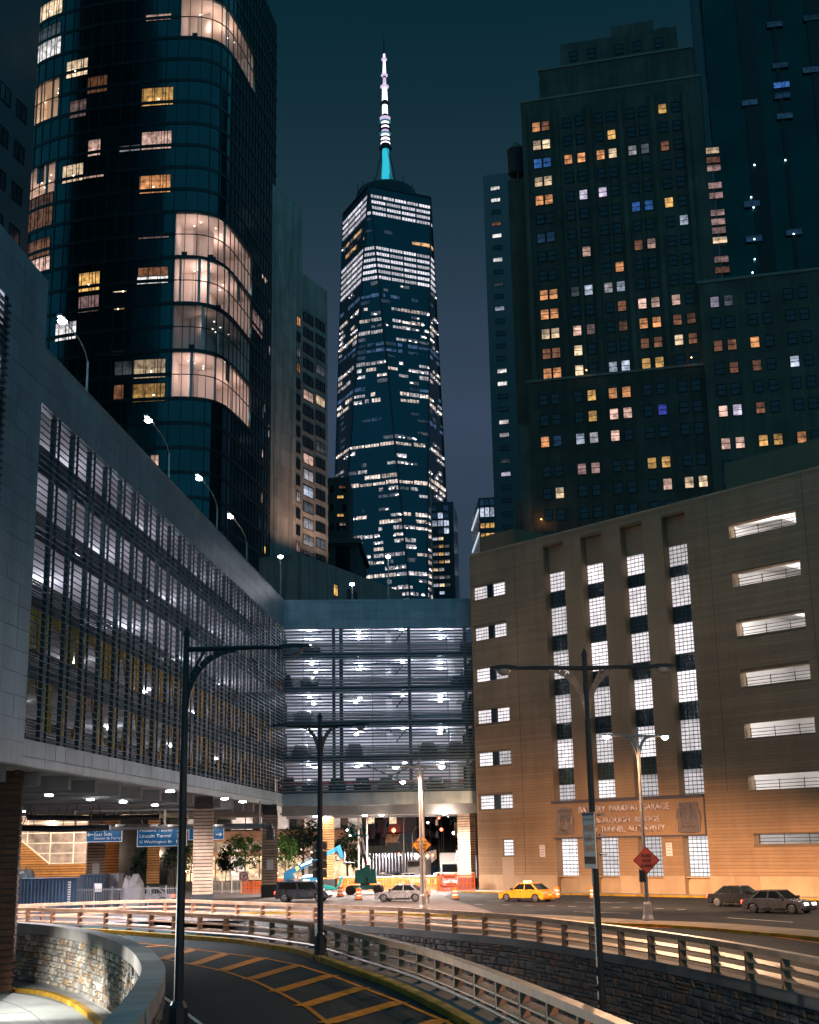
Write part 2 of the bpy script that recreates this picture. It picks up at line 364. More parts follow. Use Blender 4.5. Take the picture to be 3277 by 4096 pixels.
hr = empty('hatch_marking', onz(1000, 3900), 'yellow chevron hatching painted on the dark ramp', kind='structure')
b = MB(); strip(b, outer, .16); b.build('hatch_line', orange_line, hr)
b = MB(); strip(b, inner, .16); b.build('hatch_line', orange_line, hr)
for a, c in bars:
    b = MB(); strip(b, [a, c], .62, z=.010); b.build('hatch_bar', orange_line, hr)
b = MB(); strip(b, [(648, 3983), (720, 4035), (803, 4096), (900, 4170)], .13); tag(b.build('edge_line', white_line), kind='structure', label='white edge line on the near ramp')

# left ramp, two metres lower, inside the curved stone wall
LZ = -2.15
lr = MB(); lr.face([(-60, 5, LZ), (-2, 5, LZ), (-4, 40, LZ), (-8, 60, LZ), (-16, 80, LZ), (-60, 80, LZ)])
tag(lr.build('left_ramp_road', mat('ramp_concrete', (.22, .25, .23), .6, var=.3, vs=.5, bump=.1, bs=10, dirt=.4)), kind='structure', label='worn concrete ramp below the curved stone wall')
kb = spline([onz(x, y, LZ + .18) for x, y in ((-160, 3962), (0, 3955), (90, 3957), (165, 3966), (230, 3984), (290, 4012), (345, 4050), (400, 4098), (450, 4170))], .5)
for p in kb: p.z = 0
kerb('left_ramp_kerb', kb, .3, LZ, .2, yellow_paint, 'yellow painted kerb below the curved stone wall')
sw = MB()
ws = [samp(win_c, i / 40) for i in range(41)]; ks = [samp(offset(kb, .3), i / 40) for i in range(41)]
for i in range(40): sw.face([(ks[i].x, ks[i].y, LZ + .17), (ks[i + 1].x, ks[i + 1].y, LZ + .17), (ws[i + 1].x, ws[i + 1].y, LZ + .17), (ws[i].x, ws[i].y, LZ + .17)])
tag(sw.build('left_ramp_footpath', concrete), kind='structure', label='narrow concrete footpath under the curved stone wall')
b = MB()
for pts in ([(0, 4000), (60, 4018), (120, 4046), (180, 4096)], [(0, 4056), (125, 4046)]):
    c = [onz(x, y, LZ + .004) for x, y in pts]
    for p, q in zip(c, c[1:]): b.beam(p, q, .05, .004)
tag(b.build('road_joint', black), kind='structure', label='sealed joints across the left ramp')

# ---- coursed rubble walls: every stone a block of its own
stone_cols = [(.50, .47, .42), (.42, .40, .38), (.33, .29, .25), (.45, .33, .20), (.38, .25, .15), (.28, .29, .28), (.55, .50, .42), (.24, .20, .18)]
smats = [mat('wall_stone_%s' % 'abcdefgh'[i], c, .85, var=.35, vs=3.0, bump=.7, bs=7, dirt=.35) for i, c in enumerate(stone_cols)]
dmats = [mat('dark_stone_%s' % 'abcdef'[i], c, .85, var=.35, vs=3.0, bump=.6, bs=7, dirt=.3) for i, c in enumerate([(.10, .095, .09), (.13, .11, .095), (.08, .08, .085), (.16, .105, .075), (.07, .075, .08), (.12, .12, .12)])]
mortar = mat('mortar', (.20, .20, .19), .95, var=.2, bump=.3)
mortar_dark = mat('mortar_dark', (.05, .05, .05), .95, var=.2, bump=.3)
def stone_variants(n):
    out = []
    for k in range(n):
        b = MB(); j = lambda a: random.uniform(-a, a)
        bk = [(-.5, 0, -.5), (.5, 0, -.5), (.5, 0, .5), (-.5, 0, .5)]
        md = [(-.5 + abs(j(.03)), .55 + j(.15), -.5 + abs(j(.04))), (.5 - abs(j(.03)), .55 + j(.15), -.5 + abs(j(.04))), (.5 - abs(j(.03)), .55 + j(.15), .5 - abs(j(.04))), (-.5 + abs(j(.03)), .55 + j(.15), .5 - abs(j(.04)))]
        fr = [(-.36 + j(.06), .95 + j(.18), -.34 + j(.07)), (.36 + j(.06), .95 + j(.18), -.34 + j(.07)), (.36 + j(.06), .95 + j(.18), .34 + j(.07)), (-.36 + j(.06), .95 + j(.18), .34 + j(.07))]
        V = bk + md + fr; k0 = len(b.v); b.v += V
        c = len(b.v); b.v.append((j(.1), 1.05 + j(.2), j(.1)))
        for s0 in (0, 4):
            for i in range(4):
                q = (i + 1) % 4; b.f.append((s0 + i, s0 + 4 + i, s0 + 4 + q, s0 + q)); b.m.append(0)
        for i in range(4): b.f.append((8 + i, c, 8 + (i + 1) % 4)); b.m.append(0)
        out.append(b)
    return out
SV = [v.mesh('stone', None, (smats[0],)) for v in stone_variants(10)]
def stones_on(line, ztop, zbot, root, mats_, hrange, wrange, proud, keep, sgn=1, t0=0.0, t1=1.0, name='stone'):
    """Courses of rough stones along a curved wall; zbot may depend on the place."""
    L = [0.0]
    for a, b in zip(line, line[1:]): L.append(L[-1] + (b - a).length)
    tot = L[-1]
    def at(s):
        s = max(0, min(tot - 1e-4, s)); i = 0
        lo, hi = 0, len(L) - 2
        while lo < hi:
            mid = (lo + hi + 1) // 2
            if L[mid] <= s: lo = mid
            else: hi = mid - 1
        i = lo; d = (line[i + 1] - line[i]); return line[i] + d * ((s - L[i]) / max(1e-6, L[i + 1] - L[i])), d.normalized()
    items = []; zlow = min(zbot(at(s_ * tot / 40)[0]) for s_ in range(41))
    z = ztop
    while z > zlow:
        h = random.uniform(*hrange); s = tot * t0 - random.uniform(0, .3)
        while s < tot * t1:
            wd = random.choice([random.uniform(*wrange), random.uniform(*wrange) * .6]); p, d = at(s + wd / 2)
            n_ = Vector((d.y, -d.x, 0)) * sgn
            if z - h * .5 > zbot(p):
                parts = [(z, h)] if random.random() < .62 or h < .26 else [(z, h * .5), (z - h * .5, h * .5)]
                for zz, hh in parts:
                    M = Matrix.Translation((p.x, p.y, zz - hh / 2)) @ Matrix((d, n_, (0, 0, 1))).transposed().to_4x4() @ Matrix.Diagonal((wd - .025, proud * random.uniform(.7, 1.3), hh - .025, 1))
                    items.append((p, M))
            s += wd
        z -= h
    items.sort(key=lambda it: -abs(it[1].to_scale().x * it[1].to_scale().z) / (it[0].length_squared))
    for p, M in items[:keep]: piece(name, random.choice(SV), root, M, {0: random.choice(mats_)})
    if len(items) > keep:
        rest = MB()
        for p, M in items[keep:]:
            me = random.choice(SV); k = len(rest.v); mi = random.randrange(len(mats_))
            rest.v += [tuple(M @ v.co) for v in me.vertices]
            for pl_ in me.polygons: rest.f.append(tuple(k + i for i in pl_.vertices)); rest.m.append(mi)
        tag(rest.build('stonework', mats_, root), kind='stuff')
# curved stone wall of the left ramp
cw = empty('curved_stone_wall', (win_c[20].x, win_c[20].y, LZ), 'curved retaining wall of light rubble stone with concrete coping, lit white', 'wall')
core = MB(); ia = offset(win_c, .10); oa = wout_c
for i in range(len(win_c) - 1): core.hexa([(ia[i].x, ia[i].y, LZ - .5), (ia[i + 1].x, ia[i + 1].y, LZ - .5), (oa[i + 1].x, oa[i + 1].y, LZ - .5), (oa[i].x, oa[i].y, LZ - .5), (ia[i].x, ia[i].y, .5), (ia[i + 1].x, ia[i + 1].y, .5), (oa[i + 1].x, oa[i + 1].y, .5), (oa[i].x, oa[i].y, .5)][::1])
core.build('wall_core', mortar, cw)
ci = offset(win_c, -.05); co = offset(win_c, .70); per = 7
for i in range(0, len(win_c) - 1, per):
    cb = MB()
    for q in range(i, min(i + per, len(win_c) - 1)):
        e = 1.0 if q < i + per - 1 else .97
        A, B, C_, D = ci[q], ci[q].lerp(ci[q + 1], e), co[q].lerp(co[q + 1], e), co[q]
        cb.hexa([(A.x, A.y, .5), (B.x, B.y, .5), (C_.x, C_.y, .5), (D.x, D.y, .5), (A.x, A.y, WT), (B.x, B.y, WT), (C_.x, C_.y, WT), (D.x, D.y, WT)])
    cb.build('coping', concrete, cw)
stones_on(ia, .5, lambda p: LZ + .12, cw, smats, (.20, .40), (.30, .62), .13, 300, sgn=1, t1=.93)
# outer face towards the hatched ramp, its shade put into darker stone colours
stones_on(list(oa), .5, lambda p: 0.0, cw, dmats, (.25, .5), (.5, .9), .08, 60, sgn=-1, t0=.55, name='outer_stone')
# dark stone retaining wall under the upper railing
dw = empty('sunken_ramp_stone_wall', (up_c[40].x, up_c[40].y, -3), 'dark stone retaining wall under the upper guard railing', 'wall')
core = MB(); fr = offset(up_c, -.02); bk = offset(up_c, .5)
for i in range(len(up_c) - 1):
    za, zb = zsunk(fr[i].x) - .8, zsunk(fr[i + 1].x) - .8
    core.hexa([(fr[i].x, fr[i].y, za), (fr[i + 1].x, fr[i + 1].y, zb), (bk[i + 1].x, bk[i + 1].y, zb), (bk[i].x, bk[i].y, za), (fr[i].x, fr[i].y, -.3), (fr[i + 1].x, fr[i + 1].y, -.3), (bk[i + 1].x, bk[i + 1].y, -.3), (bk[i].x, bk[i].y, -.3)])
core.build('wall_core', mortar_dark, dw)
cf = offset(up_c, -.16); cb_ = offset(up_c, .45); per = 4
for i in range(0, len(up_c) - 1, per):
    cbm = MB()
    for q in range(i, min(i + per, len(up_c) - 1)):
        e = 1.0 if q < i + per - 1 else .99
        A, B, C_, D = cf[q], cf[q].lerp(cf[q + 1], e), cb_[q].lerp(cb_[q + 1], e), cb_[q]
        cbm.hexa([(A.x, A.y, -.32), (B.x, B.y, -.32), (C_.x, C_.y, -.32), (D.x, D.y, -.32), (A.x, A.y, .05), (B.x, B.y, .05), (C_.x, C_.y, .05), (D.x, D.y, .05)])
    cbm.build('coping', concrete_dark, dw)
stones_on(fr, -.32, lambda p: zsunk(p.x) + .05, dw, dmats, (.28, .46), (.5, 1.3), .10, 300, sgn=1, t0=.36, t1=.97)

# ---- guard railings
def railing(name, line, label, spacing, z=.05, gap=None, panels=2):
    root = empty(name, (line[0].x, line[0].y, 0), label, 'railing')
    L = spline(line, spacing)
    pm = MB().box(-.13, .13, -.075, .075, 0, RH - .1).box(-.16, .16, -.11, .11, 0, .03).mesh('post', None, (rail_rust,))
    for i, p in enumerate(L):
        d = (L[min(i + 1, len(L) - 1)] - L[max(i - 1, 0)]).normalized()
        M = Matrix.Translation((p.x, p.y, z)) @ Matrix(((-d.y, d.x, 0), d, (0, 0, 1))).transposed().to_4x4()
        piece('post', pm, root, M)
    for i in range(len(L) - 1):
        a, b = L[i].copy(), L[i + 1].copy(); d = (b - a).normalized(); n_ = Vector((d.y, -d.x, 0))
        g_ = .012 if (i % 3 == 0) else 0
        a2, b2 = a + d * g_, b - d * g_
        u = Vector((0, 0, 1))
        tp = MB(); tp.beam(a2 + u * (z + RH - .05), b2 + u * (z + RH - .05), .30, .10); tp.beam(a2 + u * (z + RH - .15) + n_ * .11, b2 + u * (z + RH - .15) + n_ * .11, .05, .11)
        tp.build('top_rail', rail_mat, root)
        for zz in (.36, .70):
            m_ = MB(); q0 = a + d * .09; q1 = b - d * .09; hz = u * (z + zz)
            m_.hexa([q0 + hz - n_ * .12 + u * -.02, q1 + hz - n_ * .12 + u * -.02, q1 + hz + n_ * .14 - u * .10, q0 + hz + n_ * .14 - u * .10, q0 + hz - n_ * .12 + u * .03, q1 + hz - n_ * .12 + u * .03, q1 + hz + n_ * .14 - u * .05, q0 + hz + n_ * .14 - u * .05][::1])
            m_.build('rail', rail_mat, root)
    return root
railing('upper_guard_railing', [p for p in up_c[:-3]], 'tan steel guard railing along the street above the dark stone wall', 3.0)
k1 = min(range(len(low_c)), key=lambda i: (low_c[i] - onz(1278, 3705, RH).xy.to_3d()).length)
railing('lower_guard_railing', low_c[:k1], 'tan steel guard railing along the hatched ramp, far straight length', 2.6, z=.12)
railing('lower_guard_railing', low_c[k1 + 1:], 'rusty guard railing along the hatched ramp, near length descending to the tunnel', 2.6, z=.12)

# ---- street markings, median and pavements at street level
def ground_strip(name, pts, wid, m, label, z=.004, parent=None):
    b = MB(); strip(b, pts, wid, z)
    return tag(b.build(name, m, parent), kind='structure', label=label)
b = MB()
for x0, y0, x1, y1 in [(2187, 3622), (2270, 3624), (2360, 3626), (2445, 3628), (2535, 3631), (2620, 3634), (2710, 3637), (3020, 3645), (3200, 3655), (2100, 3620), (2010, 3618), (1920, 3617)] and [(x, y, x + 34, y + 1) for x, y in ((1900, 3617), (2010, 3619), (2098, 3621), (2187, 3623), (2272, 3625), (2360, 3627), (2447, 3629), (2535, 3631), (2622, 3634), (2710, 3637), (2995, 3647), (3196, 3655))]:
    strip(b, [(x0, y0), (x1, y1)], .16, .004)
for seg in (((2300, 3609), (2510, 3611)), ((2298, 3647), (2520, 3653)), ((2910, 3671), (3172, 3689)), ((1950, 3604), (2130, 3606))): strip(b, list(seg), .14, .004)
tag(b.build('lane_marking', white_line), kind='structure', label='white lane lines on the street')
b = MB(); strip(b, [(2560, 3682), (2750, 3694), (3000, 3715), (3277, 3743), (3500, 3770)], .14); strip(b, [(2480, 3705), (2800, 3716), (3050, 3740), (3277, 3772)], .12); strip(b, [(620, 3668), (1100, 3660), (1500, 3668), (1800, 3680)], .14)
tag(b.build('edge_line_yellow', orange_line), kind='structure', label='yellow edge lines along the median')
b = MB(); strip(b, [(700, 3672), (1100, 3668), (1500, 3676), (1900, 3695), (2300, 3735), (2700, 3790), (3277, 3890)], .12)
tag(b.build('edge_line_white', white_line), kind='structure', label='white edge line behind the upper railing')
med = spline([onz(x, y) for x, y in ((880, 3660), (1200, 3655), (1500, 3660), (1800, 3668), (2100, 3680), (2400, 3700), (2700, 3713), (3000, 3738), (3277, 3764), (3600, 3800))], 1.0)
kerb('median_kerb', med, .3, 0, .16, yellow_paint, 'yellow painted kerb of the narrow median in the street')
md2 = offset(med, 3.2); mdo = offset(med, .3); b = MB()
for i in range(len(med) - 1):
    k_ = min(1, i / 25) * .9 + .1
    a, c = mdo[i], mdo[i + 1]; d, e = mdo[i].lerp(md2[i], k_), mdo[i + 1].lerp(md2[i + 1], k_)
    b.hexa([(a.x, a.y, 0), (c.x, c.y, 0), (e.x, e.y, 0), (d.x, d.y, 0), (a.x, a.y, .14), (c.x, c.y, .14), (e.x, e.y, .14), (d.x, d.y, .14)])
tag(b.build('median_pavement', mat('median_concrete', (.20, .16, .12), .8, var=.35, vs=1.5, dirt=.4, bump=.2)), kind='structure', label='narrow concrete median carrying the street lamp')

jr = MB(); jr.face([(-60, 97.5, .003), (-12, 93.5, .003), (0, 88, .003), (5.5, 96, .003), (2.5, 128, .003), (6, 165, .003), (-60, 165, .003)])  # paler sheet: brightness from passing headlights put into the road colour
tag(jr.build('junction_road', mat('light_painted_road', (.115, .10, .10), .8, var=.35, vs=.5, bump=.2, bs=20, dirt=.4, spec=.2)), kind='structure', label='junction road under the bridge, its brightness from headlights painted pale')
# ================================================================== THE GARAGES
panel_m = mat('aluminium_panel', (.23, .305, .345), .36, metal=.4, var=.16, vs=.4, dirt=.15, spec=.5, streak=.18)
slat_m = mat('slat_aluminium', (.045, .085, .11), .45, metal=.3, var=.15, vs=.7)
fin_m = mat('blue_grey_fin', (.055, .095, .125), .5, metal=.2, var=.2, vs=.8)
screen_m = mat('dark_car_barrier', (.025, .06, .075), .5, var=.2)
deck_m = mat('parking_deck_concrete', (.74, .72, .74), .85, var=.15, vs=.3, dirt=.2)
ochre = mat('ochre_painted_panel', (.60, .32, .04), .7, var=.3, vs=.8, dirt=.3)
lamp_white = emit('ceiling_lamp_glow', (1, .95, .97), 26, True)
LP = Plane((-13.92, 142.0), 4.07)                      # long louvred front, s = 0 at the inner corner, negative towards the viewer
BP = Plane((-13.92, 142.0), 86.5)                      # bridge over the street
FLOORS = [10.35, 14.0, 17.65, 21.3, 24.95, 28.6]; SLAB = .5
ZB, ZL0, ZL1, ZT = 8.85, 10.15, 27.6, 30.7
def panel_mesh(w_, h_, m=panel_m, d=.05): return MB().box(-w_ / 2 + .012, w_ / 2 - .012, 0, d, -h_ / 2 + .012, h_ / 2 - .012).mesh('panel', None, (m,))
def panels(pl, root, s0, s1, z0, z1, w_, h_, d=.06):
    nx = max(1, round((s1 - s0) / w_)); nz_ = max(1, round((z1 - z0) / h_)); w_ = (s1 - s0) / nx; h_ = (z1 - z0) / nz_
    me = panel_mesh(w_, h_)
    for i in range(nx):
        for j in range(nz_): piece('panel', me, root, pl.mat(s0 + (i + .5) * w_, z0 + (j + .5) * h_, d + random.uniform(-.006, .006)))
def louvred(pl, root, s0, s1, mull, fins, depth, z1=ZL1, tall=False, pitch=.355, sh=.045, sd=.06, sm=None):
    zs = ZL0 + .12
    while zs < z1 - .05:
        b = MB().fbox(pl, s0, s1, zs, zs + sh, .18, .18 + sd); b.build('slat', sm or slat_m, root); zs += pitch
    me = MB().box(-.03, .03, .04, .16, ZL0, z1).mesh('mullion', None, (slat_m,))
    for s in mull: piece('mullion', me, root, pl.mat(s, 0))
    fe = MB().box(-.17, .17, -.34, -.12, ZL0, z1).mesh('fin', None, (fin_m,))
    for s in fins: piece('fin', fe, root, pl.mat(s, 0))
    for k, zf in enumerate(FLOORS[:5]):
        b = MB()                                       # car barrier: bars in front of every deck
        for q in range(7): b.fbox(pl, s0 + .05, s1 - .05, zf + .06 + q * .15, zf + .165 + q * .15, -.80, -.74)
        b.build('car_barrier', screen_m, root)
        MB().fbox(pl, s0, s1, zf - SLAB, zf, -depth, -.6).build('deck_slab', deck_m, root)
        MB().fbox(pl, s0, s1, zf - SLAB - .02, zf + .05, -.7, -.58).build('slab_edge', screen_m, root)
    MB().fbox(pl, s0, s1, 28.1, 28.6, -depth, -.05).build('roof_slab', deck_m, root)
    MB().fbox(pl, s0, s1, ZL0 - .3, 28.6, -depth - .3, -depth).build('back_wall', deck_m, root)
ceil_me = MB().lathe([(.05, .14), (.2, .10), (.24, .0), (.2, -.05), (.05, -.08)], 10).mesh('ceiling_light', None, (lamp_white,))
pend_me = MB().lathe([(.02, .5), (.02, .1), (.16, .02), (.24, -.08), (.06, -.16)], 8).mesh('sprinkler_housing', None, (screen_m,))
random.seed(11)
# ---- left wing
lw_root = empty('louvred_parking_garage', LP.pt(-40, 0, -8), 'long parking garage wing with horizontal aluminium louvres and grey panel parapet', 'building')
S0 = -76.1
mull = [S0 + 3.15 * i for i in range(25) if S0 + 3.15 * i < -.3]
louvred(LP, lw_root, S0, -.05, mull + [s + 1.575 for s in mull[14:]], mull[1:], 17)
panels(LP, lw_root, S0, -.02, ZL1, ZT - .1, 1.575, 1.0)
MB().fbox(LP, S0, -.02, ZT - .1, ZT + .02, -.5, .16).build('parapet_cap', panel_m, lw_root)
MB().fbox(LP, S0, -.02, ZL1 + .02, ZT - .1, -.5, .05).build('parapet_wall', panel_m, lw_root)
panels(LP, lw_root, S0, -.02, ZB + .45, ZL0, 1.575, .9, .10)
panels(LP, lw_root, S0, -.02, ZB, ZB + .45, 3.15, .45, .08)
MB().fbox(LP, S0 - 20, .2, ZB - .02, ZB + .1, -.6, .05).build('lower_edge', panel_m, lw_root)
# near end block: panel pier and a taller louvred bay
panels(LP, lw_root, -81.2, S0, ZB, ZT - .1, 1.7, 1.08, .12)
panels(LP, lw_root, -81.2, S0 + .15, ZT - .1, 34.4, 1.7, 1.08, .12)
panels(LP, lw_root, -100, -81.2, 31.2, 34.4, 1.7, 1.08, .12)
MB().fbox(LP, -100, S0, ZB, 34.45, -17, -.02).fbox(LP, S0, S0 + .15, ZT, 34.45, -17, -.02).build('end_block', panel_m, lw_root)
zs = 12.0
while zs < 31:
    MB().fbox(LP, -100, -81.25, zs, zs + .075, .17, .34).build('slat', slat_m, lw_root); zs += .36
for zf in FLOORS:
    MB().fbox(LP, -99, -81.6, zf + 1.1, zf + 3.0, .02, .06).build('lit_opening', lit('lit_garage_bay', (.75, .78, 1), .55, blind=0, scale=.6), lw_root)
# yellow painted wall pieces seen behind the louvres on the two lower decks
for i, s in enumerate(mull[:-1]):
    k = FLOORS[1]
    b = MB(); a0 = .35 + .25 * math.sin(i * 1.7); a1 = 2.8 - .3 * math.cos(i * 2.3)
    q = lambda ss, zz, dd: LP.pt(s + ss, zz, dd)
    def slab_poly(pts): b.hexa([q(pts[0][0], pts[0][1], -.66), q(pts[1][0], pts[1][1], -.66), q(pts[1][0], pts[1][1], -.58), q(pts[0][0], pts[0][1], -.58), q(pts[3][0], pts[3][1], -.66), q(pts[2][0], pts[2][1], -.66), q(pts[2][0], pts[2][1], -.58), q(pts[3][0], pts[3][1], -.58)])
    slab_poly([(.05, k + 2.55), (3.1, k + 2.55), (3.1, k + 3.15), (.05, k + 3.15)])
    if i % 2 == 0: slab_poly([(a0 + .9, k + .9), (a1, k + .9), (a1, k + 2.55), (a0, k + 2.55)])
    else: slab_poly([(.1, k + .9), (1.5, k + .9), (2.0, k + 2.55), (.1, k + 2.55)])
    b.build('yellow_panel', ochre, lw_root)
    k = FLOORS[0]; b = MB(); dlt = (.9, -.9, .0)[i % 3]
    slab_poly([(.7 - dlt * .5, k + .5), (2.1 - dlt * .5, k + .5), (2.1 + dlt * .5, k + 3.1), (.7 + dlt * .5, k + 3.1)])
    if i % 3 == 1: slab_poly([(2.3, k + .5), (2.9, k + .5), (2.5, k + 3.1), (2.0, k + 3.1)])
    b.build('yellow_panel', ochre, lw_root)
for k in range(5):
    for i, s in enumerate(range(-72, 0, 9)):
        off = -5.0 if (i + k) % 2 else -11.0
        p = LP.pt(s, FLOORS[k + 1] - SLAB - .2, off)
        piece('ceiling_light', ceil_me, lw_root, Matrix.Translation(p))
        if k >= 2: point('ceiling_lamp', p - Vector((0, 0, 1.0)), 360 if s < -30 else 260, (.84, .86, 1), .25, lw_root)
        elif s > -60: point('ceiling_lamp', p - Vector((0, 0, .3)), 120, (.86, .90, 1), .25, lw_root)
    for s in range(-70, 0, 9): MB().fbox(LP, s, s + .7, FLOORS[k], FLOORS[k + 1] - SLAB, -9.2, -8.5).build('deck_column', deck_m, lw_root)

# ---- bridge over the street
br = empty('garage_bridge', BP.pt(10, 0, -8), 'glowing five-deck parking bridge with louvres spanning the street', 'building')
BL = 20.6
bm = [BP.sz(x, 2800)[0] for x in (1130, 1212.5, 1336, 1490, 1640, 1791, 1866)]
louvred(BP, br, .05, BL, bm, [bm[2], bm[4], bm[6]], 15, pitch=.33, sh=.145, sd=.08, sm=mat('bridge_slat', (.11, .18, .22), .45, metal=.3, var=.15))
panels(BP, br, .02, BL, ZL1, ZT - .35, 1.72, .95)
panels(BP, br, .02, BL, ZT - .35, ZT - .02, 3.4, .33, .10)
MB().fbox(BP, .02, BL, ZL1 + .02, ZT, -.5, .05).build('parapet_wall', panel_m, br)
panels(BP, br, .02, BL, ZB + .5, ZL0, 1.72, .85, .08); panels(BP, br, .02, BL, ZB, ZB + .5, 3.4, .5, .06)
MB().fbox(BP, .02, BL, ZB + .02, ZL0, -.5, .05).build('lower_band', panel_m, br)
for k in range(5):
    zc = FLOORS[k + 1] - SLAB
    for s, off in ((2.9, -4), (8.4, -5.5), (8.2, -10), (13.2, -3.5), (17.2, -4.5), (17.6, -10), (3.2, -11)):
        p = BP.pt(s + random.uniform(-.3, .3), zc - .2, off); piece('ceiling_light', ceil_me, br, Matrix.Translation(p))
        point('ceiling_lamp', p - Vector((0, 0, .22)), 330 if k > 0 else 240, (.76, .84, 1), .25, br)
    for s in (4.0, 11.6, 17.4): piece('sprinkler_housing', pend_me, br, BP.mat(s, zc - .55, -2.2))
    # sprinkler main, droppers, stair rail seen through the louvres
    b = MB(); b.tube([BP.pt(6.4, zc - .35, -3), BP.pt(13.2, zc - .35, -3)], .06, 6); b.tube([BP.pt(12.2, zc - 1.6, -3.2), BP.pt(13.2, zc - .4, -3.2)], .07, 6)
    for q in range(6): b.tube([BP.pt(6.6 + q * 1.2, zc, -3), BP.pt(6.6 + q * 1.2, zc - .36, -3)], .025, 5)
    b.build('sprinkler_pipe', screen_m, br)
    MB().fbox(BP, 6.1, 6.5, FLOORS[k], zc, -2.6, -2.2).build('deck_column', screen_m, br)
    for s in (11.4, 18.6): MB().fbox(BP, s, s + .7, FLOORS[k], zc, -8.7, -8).build('deck_column', deck_m, br)
    b = MB().fbox(BP, 14.2, 20.0, FLOORS[k] + .95, FLOORS[k] + 1.0, -6, -5.95).fbox(BP, 14.2, 20.0, FLOORS[k] + .5, FLOORS[k] + .55, -6, -5.95); b.build('inner_rail', screen_m, br)
# cross brace and red stripes on the lowest deck
b = MB().beam(BP.pt(8.5, 10.6, -1.6), BP.pt(14.5, 13.2, -1.6), .12, .12).beam(BP.pt(8.5, 13.2, -1.7), BP.pt(14.5, 10.6, -1.7), .12, .12); b.build('cross_brace', fin_m, br)
MB().fbox(BP, .3, BL, 11.75, 11.95, -14.9, -14.85).build('red_stripe', mat('red_stripe_paint', (.5, .05, .06), .7), br)

# ---- soffit, beams, services and downlights below both
sf = MB(); a = LP.pt(S0 - 25, 0, -.5); bb = LP.pt(0, 0, -.5)
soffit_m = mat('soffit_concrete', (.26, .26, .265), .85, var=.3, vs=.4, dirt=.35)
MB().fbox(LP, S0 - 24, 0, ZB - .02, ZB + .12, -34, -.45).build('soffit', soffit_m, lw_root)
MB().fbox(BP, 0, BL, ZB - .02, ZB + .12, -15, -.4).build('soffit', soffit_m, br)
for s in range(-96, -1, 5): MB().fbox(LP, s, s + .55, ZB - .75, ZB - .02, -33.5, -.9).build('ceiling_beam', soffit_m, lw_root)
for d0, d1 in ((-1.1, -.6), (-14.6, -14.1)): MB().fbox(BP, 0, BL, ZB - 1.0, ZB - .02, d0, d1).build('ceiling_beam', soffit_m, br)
dl_me = MB().lathe([(.24, .06), (.26, .0), (.22, -.03), (.02, -.05)], 12).mesh('downlight', None, (emit('downlight_glow', (1, .97, 1), 40, False),))
DL = [(197, 3182), (362, 3199), (493, 3209), (90, 3246), (620, 3221), (681, 3166), (899, 3196), (971, 3208)]
for px, py in DL:
    p = onz(px, py, ZB - .82)
    piece('downlight', dl_me, lw_root, Matrix.Translation(p)); point('downlight_lamp', p - Vector((0, 0, .15)), 6000, (1, .90, .92), .2, lw_root, spot=165, blend=.5)
for px, py, pw in ((1127, 3228, 9000), (1480, 3222, 15000), (1820, 3212, 15000), (1420, 3240, 5000)):
    p = onz(px, py, ZB - 1.05)
    p.y = max(p.y, 143.8)
    piece('downlight', dl_me, br, Matrix.Translation(p)); point('downlight_lamp', p - Vector((0, 0, .15)), pw, (1, .84, .74), .25, br, spot=168, blend=.4); point('downlight_spill', p - Vector((0, .5, .5)), pw * .09, (1, .78, .62), .25, br)
for t in range(3):                                           # further downlights deeper under the bridge
    p = BP.pt(4 + t * 6.5, ZB - .2, -11); piece('downlight', dl_me, br, Matrix.Translation(p)); point('downlight_lamp', p - Vector((0, 0, .15)), 8000, (1, .86, .78), .25, br, spot=168)
for px0, px1, py, yy, rr, m_ in ((110, 640, 3270, 112, .22, black), (640, 1050, 3262, 138, .22, galv), (60, 440, 3312, 104, .24, dark_steel), (440, 1060, 3304, 124, .20, galv), (1120, 1880, 3256, 146, .11, galv)):
    a, b_ = ony(px0, py, yy), ony(px1, py - (px1 - px0) * .004, yy); b = MB()
    b.tube([a, a.lerp(b_, .5) - Vector((0, 0, .08)), b_], rr, 8)
    root_ = br if px0 > 1100 else lw_root
    for q in range(7):
        p = a.lerp(b_, (q + .5) / 7); b.beam(p, p + Vector((random.uniform(-.8, .8), 0, ZB - .3 - p.z)), .05, .05)
    b.build('service_pipe', m_, root_)

